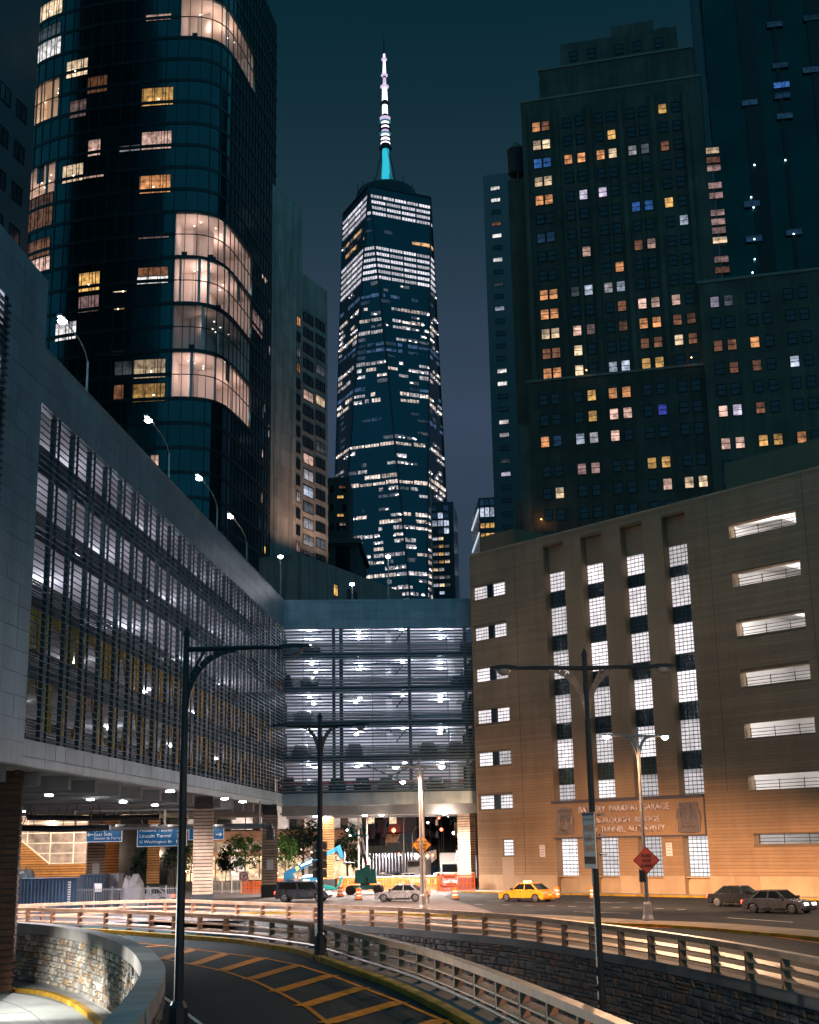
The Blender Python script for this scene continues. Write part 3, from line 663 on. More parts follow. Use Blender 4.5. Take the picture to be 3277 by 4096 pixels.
# ---- banded brick pillars
brick_o = mat('orange_brick', (.46, .24, .095), .8, var=.3, vs=2.2, bump=.4, bs=18, dirt=.25)
brick_p = mat('pale_brick', (.50, .36, .26), .8, var=.3, vs=2.2, bump=.4, bs=18, dirt=.25)
brick_dk = mat('dark_brick', (.06, .05, .05), .85, var=.3, vs=2.2, bump=.4, bs=18)
def pillar(name, x, y, w_, d_, ztop, rot, label, m_=brick_o, base_z=0.0, h=.20, gap=.07, blackbase=1.2, notice=False):
    root = empty(name, (x, y, base_z), label, 'pillar', 'brick pillars under the garage')
    Mx = Matrix.Translation((x, y, base_z)) @ Matrix.Rotation(R(rot), 4, 'Z')
    piece('core', MB().box(-w_ / 2 + .06, w_ / 2 - .06, -d_ / 2 + .06, d_ / 2 - .06, 0, ztop - base_z).mesh('core', None, (brick_dk,)), root, Mx)
    bm_ = MB().box(-w_ / 2, w_ / 2, -d_ / 2, d_ / 2, 0, h).mesh('brick_band', None, (m_,))
    z = blackbase
    while z < ztop - base_z - .6: piece('brick_band', bm_, root, Mx @ Matrix.Translation((random.uniform(-.008, .008), random.uniform(-.008, .008), z))); z += h + gap
    if blackbase > .2: piece('plinth', MB().box(-w_ / 2 - .03, w_ / 2 + .03, -d_ / 2 - .03, d_ / 2 + .03, 0, blackbase - .05).mesh('plinth', None, (mat('black_plinth', (.02, .025, .03), .6),)), root, Mx)
    piece('bearing', MB().box(-w_ / 2 + .12, w_ / 2 - .12, -d_ / 2 + .12, d_ / 2 - .12, ztop - base_z - .05, ztop - base_z + .55).mesh('bearing', None, (dark_steel,)), root, Mx)
    if notice: piece('notice', MB().box(-.33, .33, -d_ / 2 - .05, -d_ / 2 - .02, 2.6, 3.6).mesh('notice', None, (white_paint,)), root, Mx)
    return root
c1 = onz(803, 3640); pillar('brick_pillar', c1.x, c1.y + .7, 1.62, 1.35, 8.35, 9, 'banded brick pillar behind the foreground lamp post, nearest of the bridge pillars', brick_p)
c2 = onz(1078, 3588); pillar('brick_pillar', c2.x, c2.y, 1.55, 1.35, 8.35, 9, 'banded brick pillar with white notice below the inner corner of the garage', brick_p, notice=True)
c3 = ony(1314, 3540, 154); pillar('brick_pillar', c3.x, c3.y, 1.35, 1.2, 8.35, 4, 'banded brick pillar behind the blue telehandler', brick_o)
c4 = ony(1872, 3540, 150); pillar('brick_pillar', c4.x, c4.y, 1.5, 1.35, 8.35, -28, 'banded brick pillar at the corner of the brick garage', brick_p)
c5 = ony(380, 3500, 131); pillar('brick_pillar', c5.x, c5.y, 1.7, 1.4, 8.3, 18, 'grey-faced banded brick pillar behind the shipping containers', brick_p, notice=True)
c6 = ony(440, 3500, 134); pillar('brick_pillar', c6.x, c6.y, 1.55, 1.4, 8.3, 18, 'orange banded brick pillar beside the grey-faced one, behind the blue sign', brick_o)
c7 = ony(612, 3500, 150); pillar('brick_pillar', c7.x, c7.y, 1.35, 1.3, 8.3, 12, 'orange banded brick pillar under the big blue direction sign', brick_o)
# dark pier at the very left with an iron crest
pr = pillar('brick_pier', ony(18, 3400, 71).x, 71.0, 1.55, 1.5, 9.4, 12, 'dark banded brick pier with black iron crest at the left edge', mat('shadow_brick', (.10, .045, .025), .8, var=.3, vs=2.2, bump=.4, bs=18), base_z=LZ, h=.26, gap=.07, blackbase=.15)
del pr['group']
b = MB(); cx_, cz_ = ony(0, 3060, 70.0).x, 9.0
def T2(px, py): return ony(px, py, 69.9)
b.tube([T2(-30, 3040), T2(15, 3020), T2(45, 3010), T2(72, 3028), T2(86, 3055), T2(80, 3082), T2(62, 3085)], [.22, .2, .18, .17, .15, .14, .2], 10)
b.tube([T2(5, 3100), T2(2, 3040), T2(-2, 2990), T2(-4, 2965)], [.25, .3, .22, .03], 10)
b.tube([T2(8, 3015), T2(20, 3003), T2(34, 3008)], [.1, .14, .1], 8)
b.build('iron_crest', black, pr, smooth=True)

# ---- glowing stair hall under the left wing: banded wall with a slanting glass screen
st = empty('stair_hall', ony(250, 3560, 136), 'orange banded brick stair hall with slanting lit glass wall under the garage', 'building')
SP = Plane(ony(40, 3500, 138).xy, 84)
w_s = SP.sz(418, 3400)[0]
def sxz(px, py): return SP.sz(px, py)
zdiag0 = sxz(60, 3340); zdiag1 = sxz(200, 3456); 
zz = .3
while zz < 8.6:
    def sdiag(z): return zdiag0[0] + (zdiag1[0] - zdiag0[0]) * (zdiag0[1] - z) / (zdiag0[1] - zdiag1[1])
    e = w_s if zz + .2 < zdiag1[1] else max(zdiag0[0], sdiag(zz + .1))
    if zz < zdiag0[1]: MB().fbox(SP, -6, e, zz, zz + .19, 0, .10).build('brick_band', brick_o, st)
    zz += .25
MB().fbox(SP, -6, w_s, 0, zdiag1[1], -.3, .05).build('wall', brick_dk, st)
b = MB(); pts = [SP.pt(-6, zdiag1[1], .02), SP.pt(zdiag1[0], zdiag1[1], .02), SP.pt(zdiag0[0], zdiag0[1], .02), SP.pt(-6, zdiag0[1], .02)]; b.face(pts); b.build('wall', brick_dk, st)
b = MB().fbox(SP, -6, w_s, zdiag1[1] - .1, 8.6, -.35, -.3); b.build('lit_glass', lit('stair_glass_glow', (1, .62, .42), 1.15, blind=0, scale=.45, contrast=.75), st)
for q in range(7): 
    s = zdiag1[0] - 7 + q * 2.3
    if s < w_s: MB().fbox(SP, s, s + .09, max(zdiag1[1], .1), 8.5, -.25, -.05).build('glazing_bar', white_paint, st)
for q in range(5): MB().fbox(SP, -5, w_s, zdiag1[1] + q * 1.0, zdiag1[1] + q * 1.0 + .08, -.22, -.08).build('glazing_bar', white_paint, st)
MB().beam(SP.pt(zdiag0[0], zdiag0[1], .06), SP.pt(zdiag1[0], zdiag1[1], .06), .2, .14).build('glazing_bar', white_paint, st)
p = SP.pt(3, 7.6, 5); point('hall_lamp', p, 1800, (1, .72, .45), .4, st)
p = SP.pt(9, 6.5, 4); point('hall_lamp', p, 1800, (1, .72, .45), .4, st)

# ================================================================== BRICK GARAGE ON THE RIGHT
GP = Plane((24.26, 118.73), 139.6)                            # s grows to the right, towards the viewer
gr = empty('brick_parking_garage', GP.pt(-5, 0, -8), 'tan brick parking garage with glass block windows and carved name panel', 'building')
gbrick = mat('tan_garage_brick', (.38, .24, .14), .85, var=.16, vs=.35, bump=.35, bs=14, dirt=.25, streak=.10)
gbrick2 = mat('tan_garage_recess', (.20, .135, .08), .9, var=.2, vs=.5)
sill_m0 = mat('joint_sealant', (.12, .085, .06), .8)
gplinth = mat('tan_garage_plinth', (.46, .32, .20), .8, var=.2, vs=.5, dirt=.25)
GTOP, GSL, GSR, PER = 34.65, -27.6, 34.0, 4.335
bays = [(-16.68 + 5.07 * i, -13.9 + 5.06 * i) for i in range(4)]
ops = []                                                      # openings in the front: s0, s1, z0, z1
for a, b_ in bays: ops += [(a, b_, 8.32, 33.7), (a, b_, 0.0, 5.1)]
slots = [(5.95, 12.8, 30.32 - PER * k, 31.58 - PER * k) for k in range(6)] + [(5.98, 19.5, 4.25, 5.05)]
ops += slots
lwins = [(-27.35, -22.35, 29.77 - PER * k, 31.18 - PER * k) for k in range(6)]
ops += [(a, b_, c, d) for a, b_, c, d in lwins]
ops += [(-24.05, -22.45, 3.5, 5.1)]
SIGN = (-16.85, 1.16, 5.14, 8.30)
def spans(z0, z1, extra=()):
    cut = sorted((a, b_) for a, b_, c, d in list(ops) + list(extra) if c < z1 - 1e-3 and d > z0 + 1e-3)
    s = GSL; out = []
    for a, b_ in cut:
        if a > s + .02: out.append((s, a))
        s = max(s, b_)
    if s < GSR: out.append((s, GSR))
    return out
zc = sorted(set([0, GTOP] + [round(v, 3) for o_ in ops for v in o_[2:]]))
wall = MB()
for z0, z1 in zip(zc, zc[1:]):
    for a, b_ in spans(z0, z1): wall.fbox(GP, a, b_, z0, z1, -.85, 0)
wall.build('wall', gbrick2, gr)
z = 1.72; crs = []
while z < GTOP - .05:
    h = .285; e = [SIGN] if z < 8.3 and z + h > 5.14 else []
    for a, b_ in spans(z, z + h, e): crs.append((a, b_, z, h))
    z += h
crs.sort(key=lambda t: -(t[1] - t[0])); rest = MB()
for i, (a, b_, z, h) in enumerate(crs):
    b = MB() if i < 299 else rest
    b.fbox(GP, a, b_, z + .012, z + h - .014, .002, .045 + random.uniform(0, .006))
    if i < 299: b.build('brick_course', gbrick, gr)
tag(rest.build('short_brick_courses', gbrick, gr), kind='stuff')
for a, b_ in spans(0, 1.7):
    n_ = max(1, round((b_ - a) / 2.6))
    for q in range(n_): MB().fbox(GP, a + (b_ - a) * q / n_ + .008, a + (b_ - a) * (q + 1) / n_ - .008, .02, 1.70, .002, .06).build('plinth_block', gplinth, gr)
# soldier course
b = MB(); s = -27.5
while s < -16.95: b.fbox(GP, s, s + .11, 6.75, 7.14, .045, .075); s += .16
b.build('soldier_course', gbrick, gr)
MB().fbox(GP, GSL - .05, GSR, GTOP - .02, GTOP + .12, -.9, .1).build('roof_coping', gplinth, gr)
# side wall towards the bridge, back, roof, interior screen wall behind the slots
MB().fbox(GP, GSL, GSL + .5, 0, GTOP, -40, -.86).fbox(GP, GSL, GSR, GTOP - .6, GTOP - .1, -40, -.86).fbox(GP, GSR - .5, GSR, 0, GTOP, -40, -.86).build('outer_shell', gbrick2, gr)
MB().fbox(GP, GSL + .5, GSR - .5, 0, GTOP - .6, -40, -39.5).build('rear_wall', gbrick2, gr)
MB().fbox(GP, .2, 40, GTOP - .1, 39.9, -30, -8).build('roof_house', gbrick2, gr)
MB().fbox(GP, -34.4, -28.8, 20, 39.1, -22, -8).build('roof_house', gbrick2, gr)
for s_j in (-20.9, 3.7, 13.6):                             # expansion joints and rain pipes
    MB().fbox(GP, s_j, s_j + .05, 8.6 if s_j > 0 else 1.72, GTOP - .1, .05, .06).build('expansion_joint', sill_m0, gr)
# glass block windows
gb_on = lit('glass_block_lit', (1, .92, .95), 1.15, blind=.12, scale=1.2, contrast=.28); gb_on.cycles.emission_sampling = 'AUTO'
gb_off = mat('glass_block_unlit', (.03, .05, .06), .15, var=.3, vs=6, spec=.8)
grout = mat('glass_block_joint', (.05, .09, .09), .8, var=.2)
sill_m = mat('dark_sill', (.10, .09, .10), .7)
def block_mesh(w_, h_, nx, nz_):
    b = MB(); b.face([(0, -.03, 0), (w_, -.03, 0), (w_, -.03, h_), (0, -.03, h_)], 0); g_ = .036
    for i in range(nx):
        for j in range(nz_):
            x0, x1, z0, z1 = w_ * i / nx + g_, w_ * (i + 1) / nx - g_, h_ * j / nz_ + g_, h_ * (j + 1) / nz_ - g_
            k = len(b.v); e = .035
            b.v += [(x0, -.03, z0), (x1, -.03, z0), (x1, -.03, z1), (x0, -.03, z1), (x0 + e, .03, z0 + e), (x1 - e, .03, z0 + e), (x1 - e, .03, z1 - e), (x0 + e, .03, z1 - e)]
            for f in ((4, 5, 6, 7), (0, 1, 5, 4), (1, 2, 6, 5), (2, 3, 7, 6), (3, 0, 4, 7)): b.f.append(tuple(k + q for q in f)); b.m.append(1)
    return b.mesh('glass_block_window', None, (grout, gb_on))
W = 2.76; lit_me = block_mesh(W, 2.78, 6, 8); top_me = block_mesh(W, 1.9, 6, 5); off_me = block_mesh(W, 1.53, 6, 4); low_me = block_mesh(W, 3.5, 6, 10); half_me = block_mesh(2.0, 1.38, 5, 4); small_me = block_mesh(1.6, 1.57, 5, 5)
for i, (a, b_) in enumerate(bays):
    of = .23 * i
    zt = 31.0; h0 = 2.05 - .5 * (i / 3)
    piece('glass_block_window', top_me, gr, GP.mat(a + .01, zt - 1.9, -.78)); z = zt - 1.9
    for k in range(6):
        z1 = 27.45 + of - PER * k; 
        if z1 - 2.78 < 8.3:
            if z > z1: piece('spandrel', off_me, gr, GP.mat(a + .01, z - 1.53, -.79), {1: gb_off})
            hh = min(z1, z) - 8.33
            if hh > .5: piece('glass_block_window', block_mesh(W, hh, 6, max(2, round(hh / .35))), gr, GP.mat(a + .01, 8.33, -.78))
            break
        piece('spandrel', off_me, gr, Matrix.Translation((0, 0, 0)) @ GP.mat(a + .01, z1, -.79) @ Matrix.Diagonal((1, 1, (z - z1) / 1.53, 1)), {1: gb_off})
        piece('glass_block_window', lit_me, gr, GP.mat(a + .01, z1 - 2.78, -.78)); z = z1 - 2.78
    MB().fbox(GP, a, b_, 31.0, 33.7, -.85, -.72).build('bay_head', gbrick, gr)
    piece('glass_block_window', low_me, gr, GP.mat(a + .01, 1.6, -.78))
    # curved niche under the lower window
    b = MB(); n_ = 10; c_ = [(a, 0)] + [(a + .55 - .55 * math.cos(t * math.pi / 2 / n_), 1.0 + .55 * math.sin(t * math.pi / 2 / n_)) for t in range(n_ + 1)] + [(b_ - .55 + .55 * math.sin(t * math.pi / 2 / n_), 1.0 + .55 * math.cos(t * math.pi / 2 / n_)) for t in range(n_ + 1)] + [(b_, 0)]
    b.face([GP.pt(s, z_, -.45) for s, z_ in c_])
    MB().fbox(GP, a, b_, 1.5, 1.6, -.8, -.2).build('sill', gplinth, gr); b.build('niche', gplinth, gr)
for a, b_, z0, z1 in lwins:
    piece('glass_block_window', half_me, gr, GP.mat(a + .03, z0 + .01, -.3)); piece('glass_block_window', half_me, gr, GP.mat(b_ - 2.05, z0 + .01, -.3))
    MB().fbox(GP, a + 2.05, b_ - 2.07, z0, z1, -.5, -.2).build('window_pier', gb_off, gr)
piece('glass_block_window', small_me, gr, GP.mat(-24.04, 3.51, -.2))
MB().fbox(GP, -24.1, -22.4, .05, 3.4, .046, .075).build('steel_door', mat('tan_door', (.42, .29, .19), .6, var=.1), gr)
# slots: open parking decks with a lamp, rails
int_m = mat('garage_interior_white', (.74, .72, .70), .85, var=.12, vs=.4, dirt=.15)
for k, (a, b_, z0, z1) in enumerate(slots):
    b = MB(); f0, f1, d0, d1 = z0 - .9, z1 + 1.5, -11, -.86
    b.face([GP.pt(a - 2, f1, d1), GP.pt(b_ + 3, f1, d1), GP.pt(b_ + 3, f1, d0), GP.pt(a - 2, f1, d0)]); b.face([GP.pt(a - 2, f0, d0), GP.pt(b_ + 3, f0, d0), GP.pt(b_ + 3, f1, d0), GP.pt(a - 2, f1, d0)])
    b.face([GP.pt(a - 2, f0, d0), GP.pt(a - 2, f0, d1), GP.pt(a - 2, f1, d1), GP.pt(a - 2, f1, d0)]); b.face([GP.pt(b_ + 3, f0, d0), GP.pt(b_ + 3, f0, d1), GP.pt(b_ + 3, f1, d1), GP.pt(b_ + 3, f1, d0)])
    b.face([GP.pt(a - 2, f0, d0), GP.pt(b_ + 3, f0, d0), GP.pt(b_ + 3, f0, d1), GP.pt(a - 2, f0, d1)])
    b.build('parking_deck', int_m, gr)
    for q in range(3): MB().fbox(GP, a + 1.6 + q * 3.1, a + 1.95 + q * 3.1, z1 + .95, z1 + 1.5, -11, -.9).build('deck_beam', int_m, gr)
    MB().fbox(GP, a - 2, b_ + 3, z1 + .7, z1 + 1.5, -4.2, -3.8).build('deck_beam', int_m, gr)
    p = GP.pt(a + (2.2, 4.5, 1.2, 3.8, 2.9, 3.2, 7)[k], z1 + .75, -2.6); piece('ceiling_light', ceil_me, gr, Matrix.Translation(p))
    point('deck_lamp', p - Vector((0, 0, .3)), 650, (1, .95, .93), .2, gr)
    p = GP.pt(a + 5.2, z1 + .9, -6.5); piece('ceiling_light', ceil_me, gr, Matrix.Translation(p)); point('deck_lamp', p - Vector((0, 0, .35)), 650, (1, .95, .93), .2, gr)
    rb = MB()
    for q in range(3): rb.tube([GP.pt(a + .2, z0 + .2 + q * .28, -.45), GP.pt(b_ - .05, z0 + .2 + q * .28, -.45)], .028, 6)
    for q in range(3): rb.tube([GP.pt(a + .3 + q * 2.4, z0 + .02, -.45), GP.pt(a + .3 + q * 2.4, z0 + .86, -.45)], .035, 6)
    rb.build('slot_rail', black, gr)
# name panel
sp_m = mat('name_panel_stone', (.40, .245, .14), .75, var=.15, vs=.5, dirt=.2)
for i in range(6):
    a = SIGN[0] + (SIGN[1] - SIGN[0]) * i / 6; b_ = SIGN[0] + (SIGN[1] - SIGN[0]) * (i + 1) / 6
    MB().fbox(GP, a + .008, b_ - .008, SIGN[2] + .02, SIGN[3] - .02, .01, .10).build('name_panel_slab', sp_m, gr)
MB().fbox(GP, SIGN[0] - .05, SIGN[1] + .05, SIGN[3] - .02, SIGN[3] + .28, -.3, .22).build('name_panel_ledge', sill_m, gr)
MB().fbox(GP, SIGN[0] - .05, SIGN[1] + .05, SIGN[2] - .14, SIGN[2] + .02, -.3, .14).build('name_panel_lip', sill_m, gr)
MB().fbox(GP, SIGN[1], SIGN[1] + .12, SIGN[2], SIGN[3], 0, .16).build('name_panel_end', sill_m, gr)
letter_m = mat('bronze_letter', (.66, .52, .48), .45, metal=.4, var=.1)
def fit_text(name, body, m_, parent, pl, s0, s1, z0, z1, off, depth=.03, bold=0.0):
    """Lettering fitted to a rectangle s0..s1, z0..z1 on a plane."""
    cu = bpy.data.curves.new(name, 'FONT'); cu.body = body; cu.size = 1; cu.align_x = 'LEFT'; cu.align_y = 'BOTTOM_BASELINE'; cu.resolution_u = 2; cu.offset = bold
    t_ = bpy.data.objects.new(name, cu); COL.objects.link(t_); me = bpy.data.meshes.new_from_object(t_); bpy.data.objects.remove(t_); bpy.data.curves.remove(cu)
    bm_ = bmesh.new(); bm_.from_mesh(me)
    if depth > 0:
        r_ = bmesh.ops.extrude_face_region(bm_, geom=list(bm_.faces)); bmesh.ops.translate(bm_, vec=(0, 0, 1), verts=[v for v in r_['geom'] if isinstance(v, bmesh.types.BMVert)])
    xs = [v.co.x for v in bm_.verts]; ys = [v.co.y for v in bm_.verts]; x0, x1, y0, y1 = min(xs), max(xs), min(ys), max(ys)
    for v in bm_.verts: v.co = pl.pt(s0 + (v.co.x - x0) / (x1 - x0) * (s1 - s0), z0 + (v.co.y - y0) / (y1 - y0) * (z1 - z0), off + v.co.z * depth) - WL[parent.name]
    bmesh.ops.recalc_face_normals(bm_, faces=bm_.faces)
    bm_.to_mesh(me); bm_.free(); me.materials.clear(); me.materials.append(m_); me.name = name
    o = bpy.data.objects.new(name, me); COL.objects.link(o); o.parent = parent; WL[o.name] = WL[parent.name]; return o
Zq = lambda x, y: (2150 + x * .4058, 3150 + y * .4058)
for body, (xa, ya), (xb, yb), h in (('BATTERY  PARKING  GARAGE', (420, 252), (1310, 228), .58), ('TRIBOROUGH  BRIDGE', (482, 362), (1220, 336), .56), ('AND  TUNNEL  AUTHORITY', (470, 447), (1272, 420), .56)):
    s0, z0 = GP.sz(*Zq(xa, ya), .1); s1, _ = GP.sz(*Zq(xb, yb), .1)
    fit_text('lettering', body, letter_m, gr, GP, s0, s1, z0, z0 + h, .16, .16, .02)
# carved arms at both ends of the panel
carve = mat('carved_stone', (.20, .165, .165), .75, var=.35, vs=5, bump=.4, bs=12)
def Zs(x, y, o_=.1): return GP.sz(*Zq(x, y), o_)
def relief(items, name):
    b = MB()
    for it in items:
        if it[0] == 'tube': b.tube([GP.pt(*Zs(x, y), d) for x, y, d in it[1]], it[2], 8)
        elif it[0] == 'slab':
            (xa, ya), (xb, yb) = it[1], it[2]; sa, za = Zs(xa, ya); sb, zb = Zs(xb, yb); b.fbox(GP, min(sa, sb), max(sa, sb), min(za, zb), max(za, zb), .1, it[3])
    return b.build(name, carve, gr, smooth=True)
relief([('slab', (197, 212), (350, 340), .16), ('slab', (195, 445), (372, 462), .24), ('slab', (250, 455), (305, 472), .26),
        ('tube', [(285, 330, .1), (285, 370, .12), (285, 410, .12), (285, 450, .1)], [.15, .42, .45, .12]),
        ('tube', [(217, 262, .2), (217, 285, .2), (217, 330, .22), (215, 370, .2), (212, 445, .2)], [.10, .13, .2, .16, .09]),
        ('tube', [(222, 370, .2), (226, 445, .2)], [.12, .08]),
        ('tube', [(347, 275, .2), (345, 310, .22), (342, 360, .2), (347, 445, .2)], [.12, .2, .18, .1]),
        ('tube', [(368, 282, .2), (370, 380, .2), (366, 452, .18)], [.04, .05, .06]),
        ('tube', [(205, 232, .15), (240, 222, .2), (275, 212, .24), (310, 222, .2), (348, 232, .15)], [.05, .16, .2, .16, .05]),
        ('tube', [(240, 300, .15), (262, 285, .2), (300, 285, .2), (330, 300, .15)], [.06, .12, .12, .06]),
        ('tube', [(262, 380, .45), (300, 430, .45)], .06), ('tube', [(300, 380, .45), (262, 430, .45)], .06)], 'carved_arms')
relief([('slab', (1395, 150), (1588, 262), .14), ('slab', (1405, 262), (1608, 330), .16), ('slab', (1412, 326), (1600, 345), .26), ('slab', (1412, 350), (1600, 400), .2), ('slab', (1420, 405), (1596, 432), .26),
        ('slab', (1462, 160), (1476, 325), .26), ('slab', (1514, 150), (1528, 325), .26), ('slab', (1470, 165), (1520, 178), .26),
        ('tube', [(1462, 185, .24), (1450, 240, .24), (1428, 285, .24), (1405, 305, .22)], .05), ('tube', [(1528, 185, .24), (1540, 240, .24), (1562, 285, .24), (1600, 305, .22)], .05),
        ('tube', [(1405, 165, .2), (1425, 195, .24), (1405, 230, .24), (1400, 290, .24), (1412, 330, .2), (1410, 400, .18), (1408, 436, .18)], [.12, .16, .2, .22, .16, .14, .12]),
        ('tube', [(1582, 165, .2), (1570, 195, .24), (1590, 230, .24), (1604, 290, .24), (1602, 330, .2), (1604, 400, .18), (1606, 432, .18)], [.12, .16, .2, .22, .16, .14, .12]),
        ('tube', [(1440, 380, .22), (1470, 372, .26), (1500, 384, .26), (1530, 372, .26), (1570, 382, .22)], .09),
        ('tube', [(1420, 436, .2), (1460, 438, .24), (1510, 440, .26), (1560, 436, .24), (1600, 432, .2)], .07)], 'carved_arms')
for a, b_, z0, z1 in ((-18.85, -18.14, 3.38, 4.49), (-3.3, -2.63, 3.38, 4.49)):
    n_ = MB().fbox(GP, a, b_, z0, z1, .05, .08).build('notice', white_paint, gr)
    for q in range(4): MB().fbox(GP, a + .1, b_ - .1, z1 - .2 - q * .25, z1 - .15 - q * .25, .081, .086).build('notice_line', mat('red_print', (.45, .08, .08), .7, var=0), n_)
# pavement in front of the garage
pv = MB(); pv.fbox(GP, GSL - 2, GSR, 0, .15, .0, 2.3); tag(pv.build('garage_pavement', concrete), kind='structure', label='concrete pavement along the foot of the brick garage')
kr = empty('garage_kerb', GP.pt(0, 0, 2.4), 'yellow painted kerb along the foot of the brick garage', kind='structure')
for i in range(21): MB().fbox(GP, GSL + i * 2.95, GSL + i * 2.95 + 2.93, 0, .17, 2.302, 2.55).build('kerb_stone', yellow_paint, kr)
# ---- lamps on the parking roof
def lamp_glow(st=60): return emit('lamp_lens_glow', (1, .96, .97), st, False)
def roof_lamp(pl, base_px, head_px, off, label, power=420):
    s, z = pl.sz(*base_px, off); hs, hz = pl.sz(*head_px, off)
    root = empty('roof_lamp', pl.pt(s, 28.6, off), label, 'street lamp', 'lamps on the parking roof')
    p = lambda a, zz: pl.pt(a, zz, off)
    top = hz + .15
    MB().tube([p(s, 28.6), p(s, top - .9)], [.11, .07], 8).build('pole', galv, root)
    d = hs - s
    MB().tube([p(s, top - 1.0), p(s + d * .12, top - .45), p(s + d * .35, top - .1), p(s + d * .85, top)], .045, 6).build('arm', galv, root)
    h_ = MB(); c = p(hs, hz + .1); h_.beam(p(s + d * .8, top), p(s + d * 1.12, top - .02), .32, .16); h_.build('lamp_head', galv, root)
    l_ = MB().lathe([(.04, -.12), (.24, -.02), (.3, .08), (.2, .16)], 12, c=(c.x, c.y, c.z - .22)); l_.build('lens', lamp_glow(), root)
    point('bulb', c - Vector((0, 0, .32)), power, (.95, .93, 1), .12, root)
    return root
roof_lamp(LP, (347, 1560), (250, 1282), -3.0, 'lit lamp on the parking roof nearest the viewer, in front of the dark tower')
roof_lamp(LP, (675, 1915), (594, 1680), -3.0, 'lit lamp on the parking roof with the largest glare, second from the viewer')
roof_lamp(LP, (868, 2120), (797, 1912), -3.0, 'lit lamp on the parking roof below the round corner windows, third from the viewer')
roof_lamp(LP, (987, 2245), (922, 2065), -3.0, 'lit lamp on the parking roof farthest along the louvred wing')
def mast_lamp(px, py0, y, label):
    h_ = ony(px, py0, y); root = empty('roof_lamp', (h_.x, y, 28.6), label, 'street lamp', 'lamps on the parking roof')
    MB().tube([(h_.x, y, 28.6), (h_.x, y, h_.z - .25)], [.10, .06], 8).build('pole', galv, root)
    MB().lathe([(.05, -.3), (.28, -.2), (.25, -.05), (.04, .02)], 10, c=h_).build('lens', lamp_glow(), root)
    point('bulb', h_ - Vector((0, 0, .5)), 180, (.95, .93, 1), .12, root)
mast_lamp(1123, 2222, 147, 'lit mast lamp at the inner corner of the parking roof')
mast_lamp(1409, 2332, 150, 'lit mast lamp low on the bridge roof, in front of the stone building')
mast_lamp(1553, 2222, 147, 'lit mast lamp on the bridge roof in front of the tall spired tower')
# ================================================================== TOWERS
random.seed(21)
wf_dark = mat('dark_window_frame', (.014, .016, .018), .8, var=.1, spec=.1)
pane_dark = mat('unlit_pane', (.006, .012, .016), .12, var=.2, vs=.4, spec=.6)
LW = dict(o=lit('lit_orange', (1, .42, .16), .95), od=lit('lit_orange_dim', (1, .40, .18), .22), y=lit('lit_amber', (1, .55, .16), .85), w=lit('lit_warm', (1, .72, .46), 1.1), p=lit('lit_pink', (1, .62, .50), .95), pd=lit('lit_pink_dim', (1, .60, .55), .28),
          g=lit('lit_grey', (.80, .76, .80), .45), gd=lit('lit_grey_dim', (.55, .6, .68), .12), v=lit('lit_violet', (.82, .72, .95), .75), b=lit('lit_blue', (.07, .23, .75), .5, blind=.2), bd=lit('lit_blue_dim', (.08, .22, .5), .10), bw=lit('lit_cool', (.70, .80, 1), .85), bl=lit('lit_indigo', (.08, .10, .75), .4), W=lit('lit_white', (1, .94, .94), 1.2))
bulb_w = emit('room_bulb', (1, .88, .74), 6)
def win_mesh(w_, h_, bars='h', f=.07):
    b = MB(); x, z = w_ / 2, h_ / 2
    b.box(-x - f, x + f, 0, .08, z, z + f).box(-x - f, x + f, 0, .12, -z - f, -z).box(-x - f, -x, 0, .08, -z, z).box(x, x + f, 0, .08, -z, z)
    if 'h' in bars: b.box(-x, x, .02, .07, -.04, .04)
    if 'v' in bars: b.box(-.03, .03, .02, .07, -z, z)
    b.face([(-x, .012, -z), (x, .012, -z), (x, .012, z), (-x, .012, z)], 1)
    return b.mesh('window', None, (wf_dark, pane_dark))
def mass(root, pl, items, m_, name='wall'):
    for s0, s1, z0, z1, d0, d1 in items: MB().fbox(pl, s0, s1, z0, z1, d0, d1).build(name, m_, root)

# ---------------- stepped brick tower on the right
DP = Plane(ony(2500, 1500, 180).xy, 104)
dt = empty('stepped_brick_tower', DP.pt(0, 0, -10), 'dark stepped brick tower with lit and unlit sash windows behind the brick garage', 'building')
dbrick = mat('dark_tower_brick', (.10, .083, .062), .9, var=.4, vs=.3, bump=.3, bs=6, dirt=.4, streak=.3)
dtrim = mat('dark_tower_trim', (.17, .14, .11), .9, var=.3, vs=.3)
mass(dt, DP, [(-13.3, 13.7, 0, 115, -26, 0), (-10.45, 13.0, 115, 120.6, -24, -1.0), (-7.1, 10.8, 120.6, 125.2, -22, -1.8), (.86, 7.4, 125.2, 127.3, -20, -2.4), (-4.6, -1.6, 125.2, 126.9, -8, -4.5), (8.2, 9.6, 125.2, 126.2, -8, -3.0)], dbrick)
mass(dt, DP, [(-13.92, 13.9, 0, 69.2, -27, 1.2), (-15.4, -13.92, 0, 63.0, -27, 1.1), (-16.4, -15.4, 0, 52.1, -27, 1.0)], dbrick)
mass(dt, DP, [(11.15, 46, 0, 81.3, -27, 1.6)], dbrick)
mass(dt, DP, [(-14.1, 14.0, 69.2, 69.55, -.2, 1.4), (-13.5, 13.8, 115, 115.3, -26, .15), (11.0, 46, 81.3, 81.7, -2, 1.8), (-10.6, 13.1, 120.6, 120.9, -24, -.8)], dtrim, 'cornice')
pier_s = [-12.9, -8.05, -3.05, 1.7, 6.45, 11.2]
for s in pier_s: MB().fbox(DP, s - .35, s + .35, 69.5, 113.0, 0, .45).build('pier', dbrick, dt)
for s in (-5.45, -.68, 4.05): MB().fbox(DP, s - .25, s + .25, 69.5, 110.5, 0, .3).build('pier', dbrick, dt)
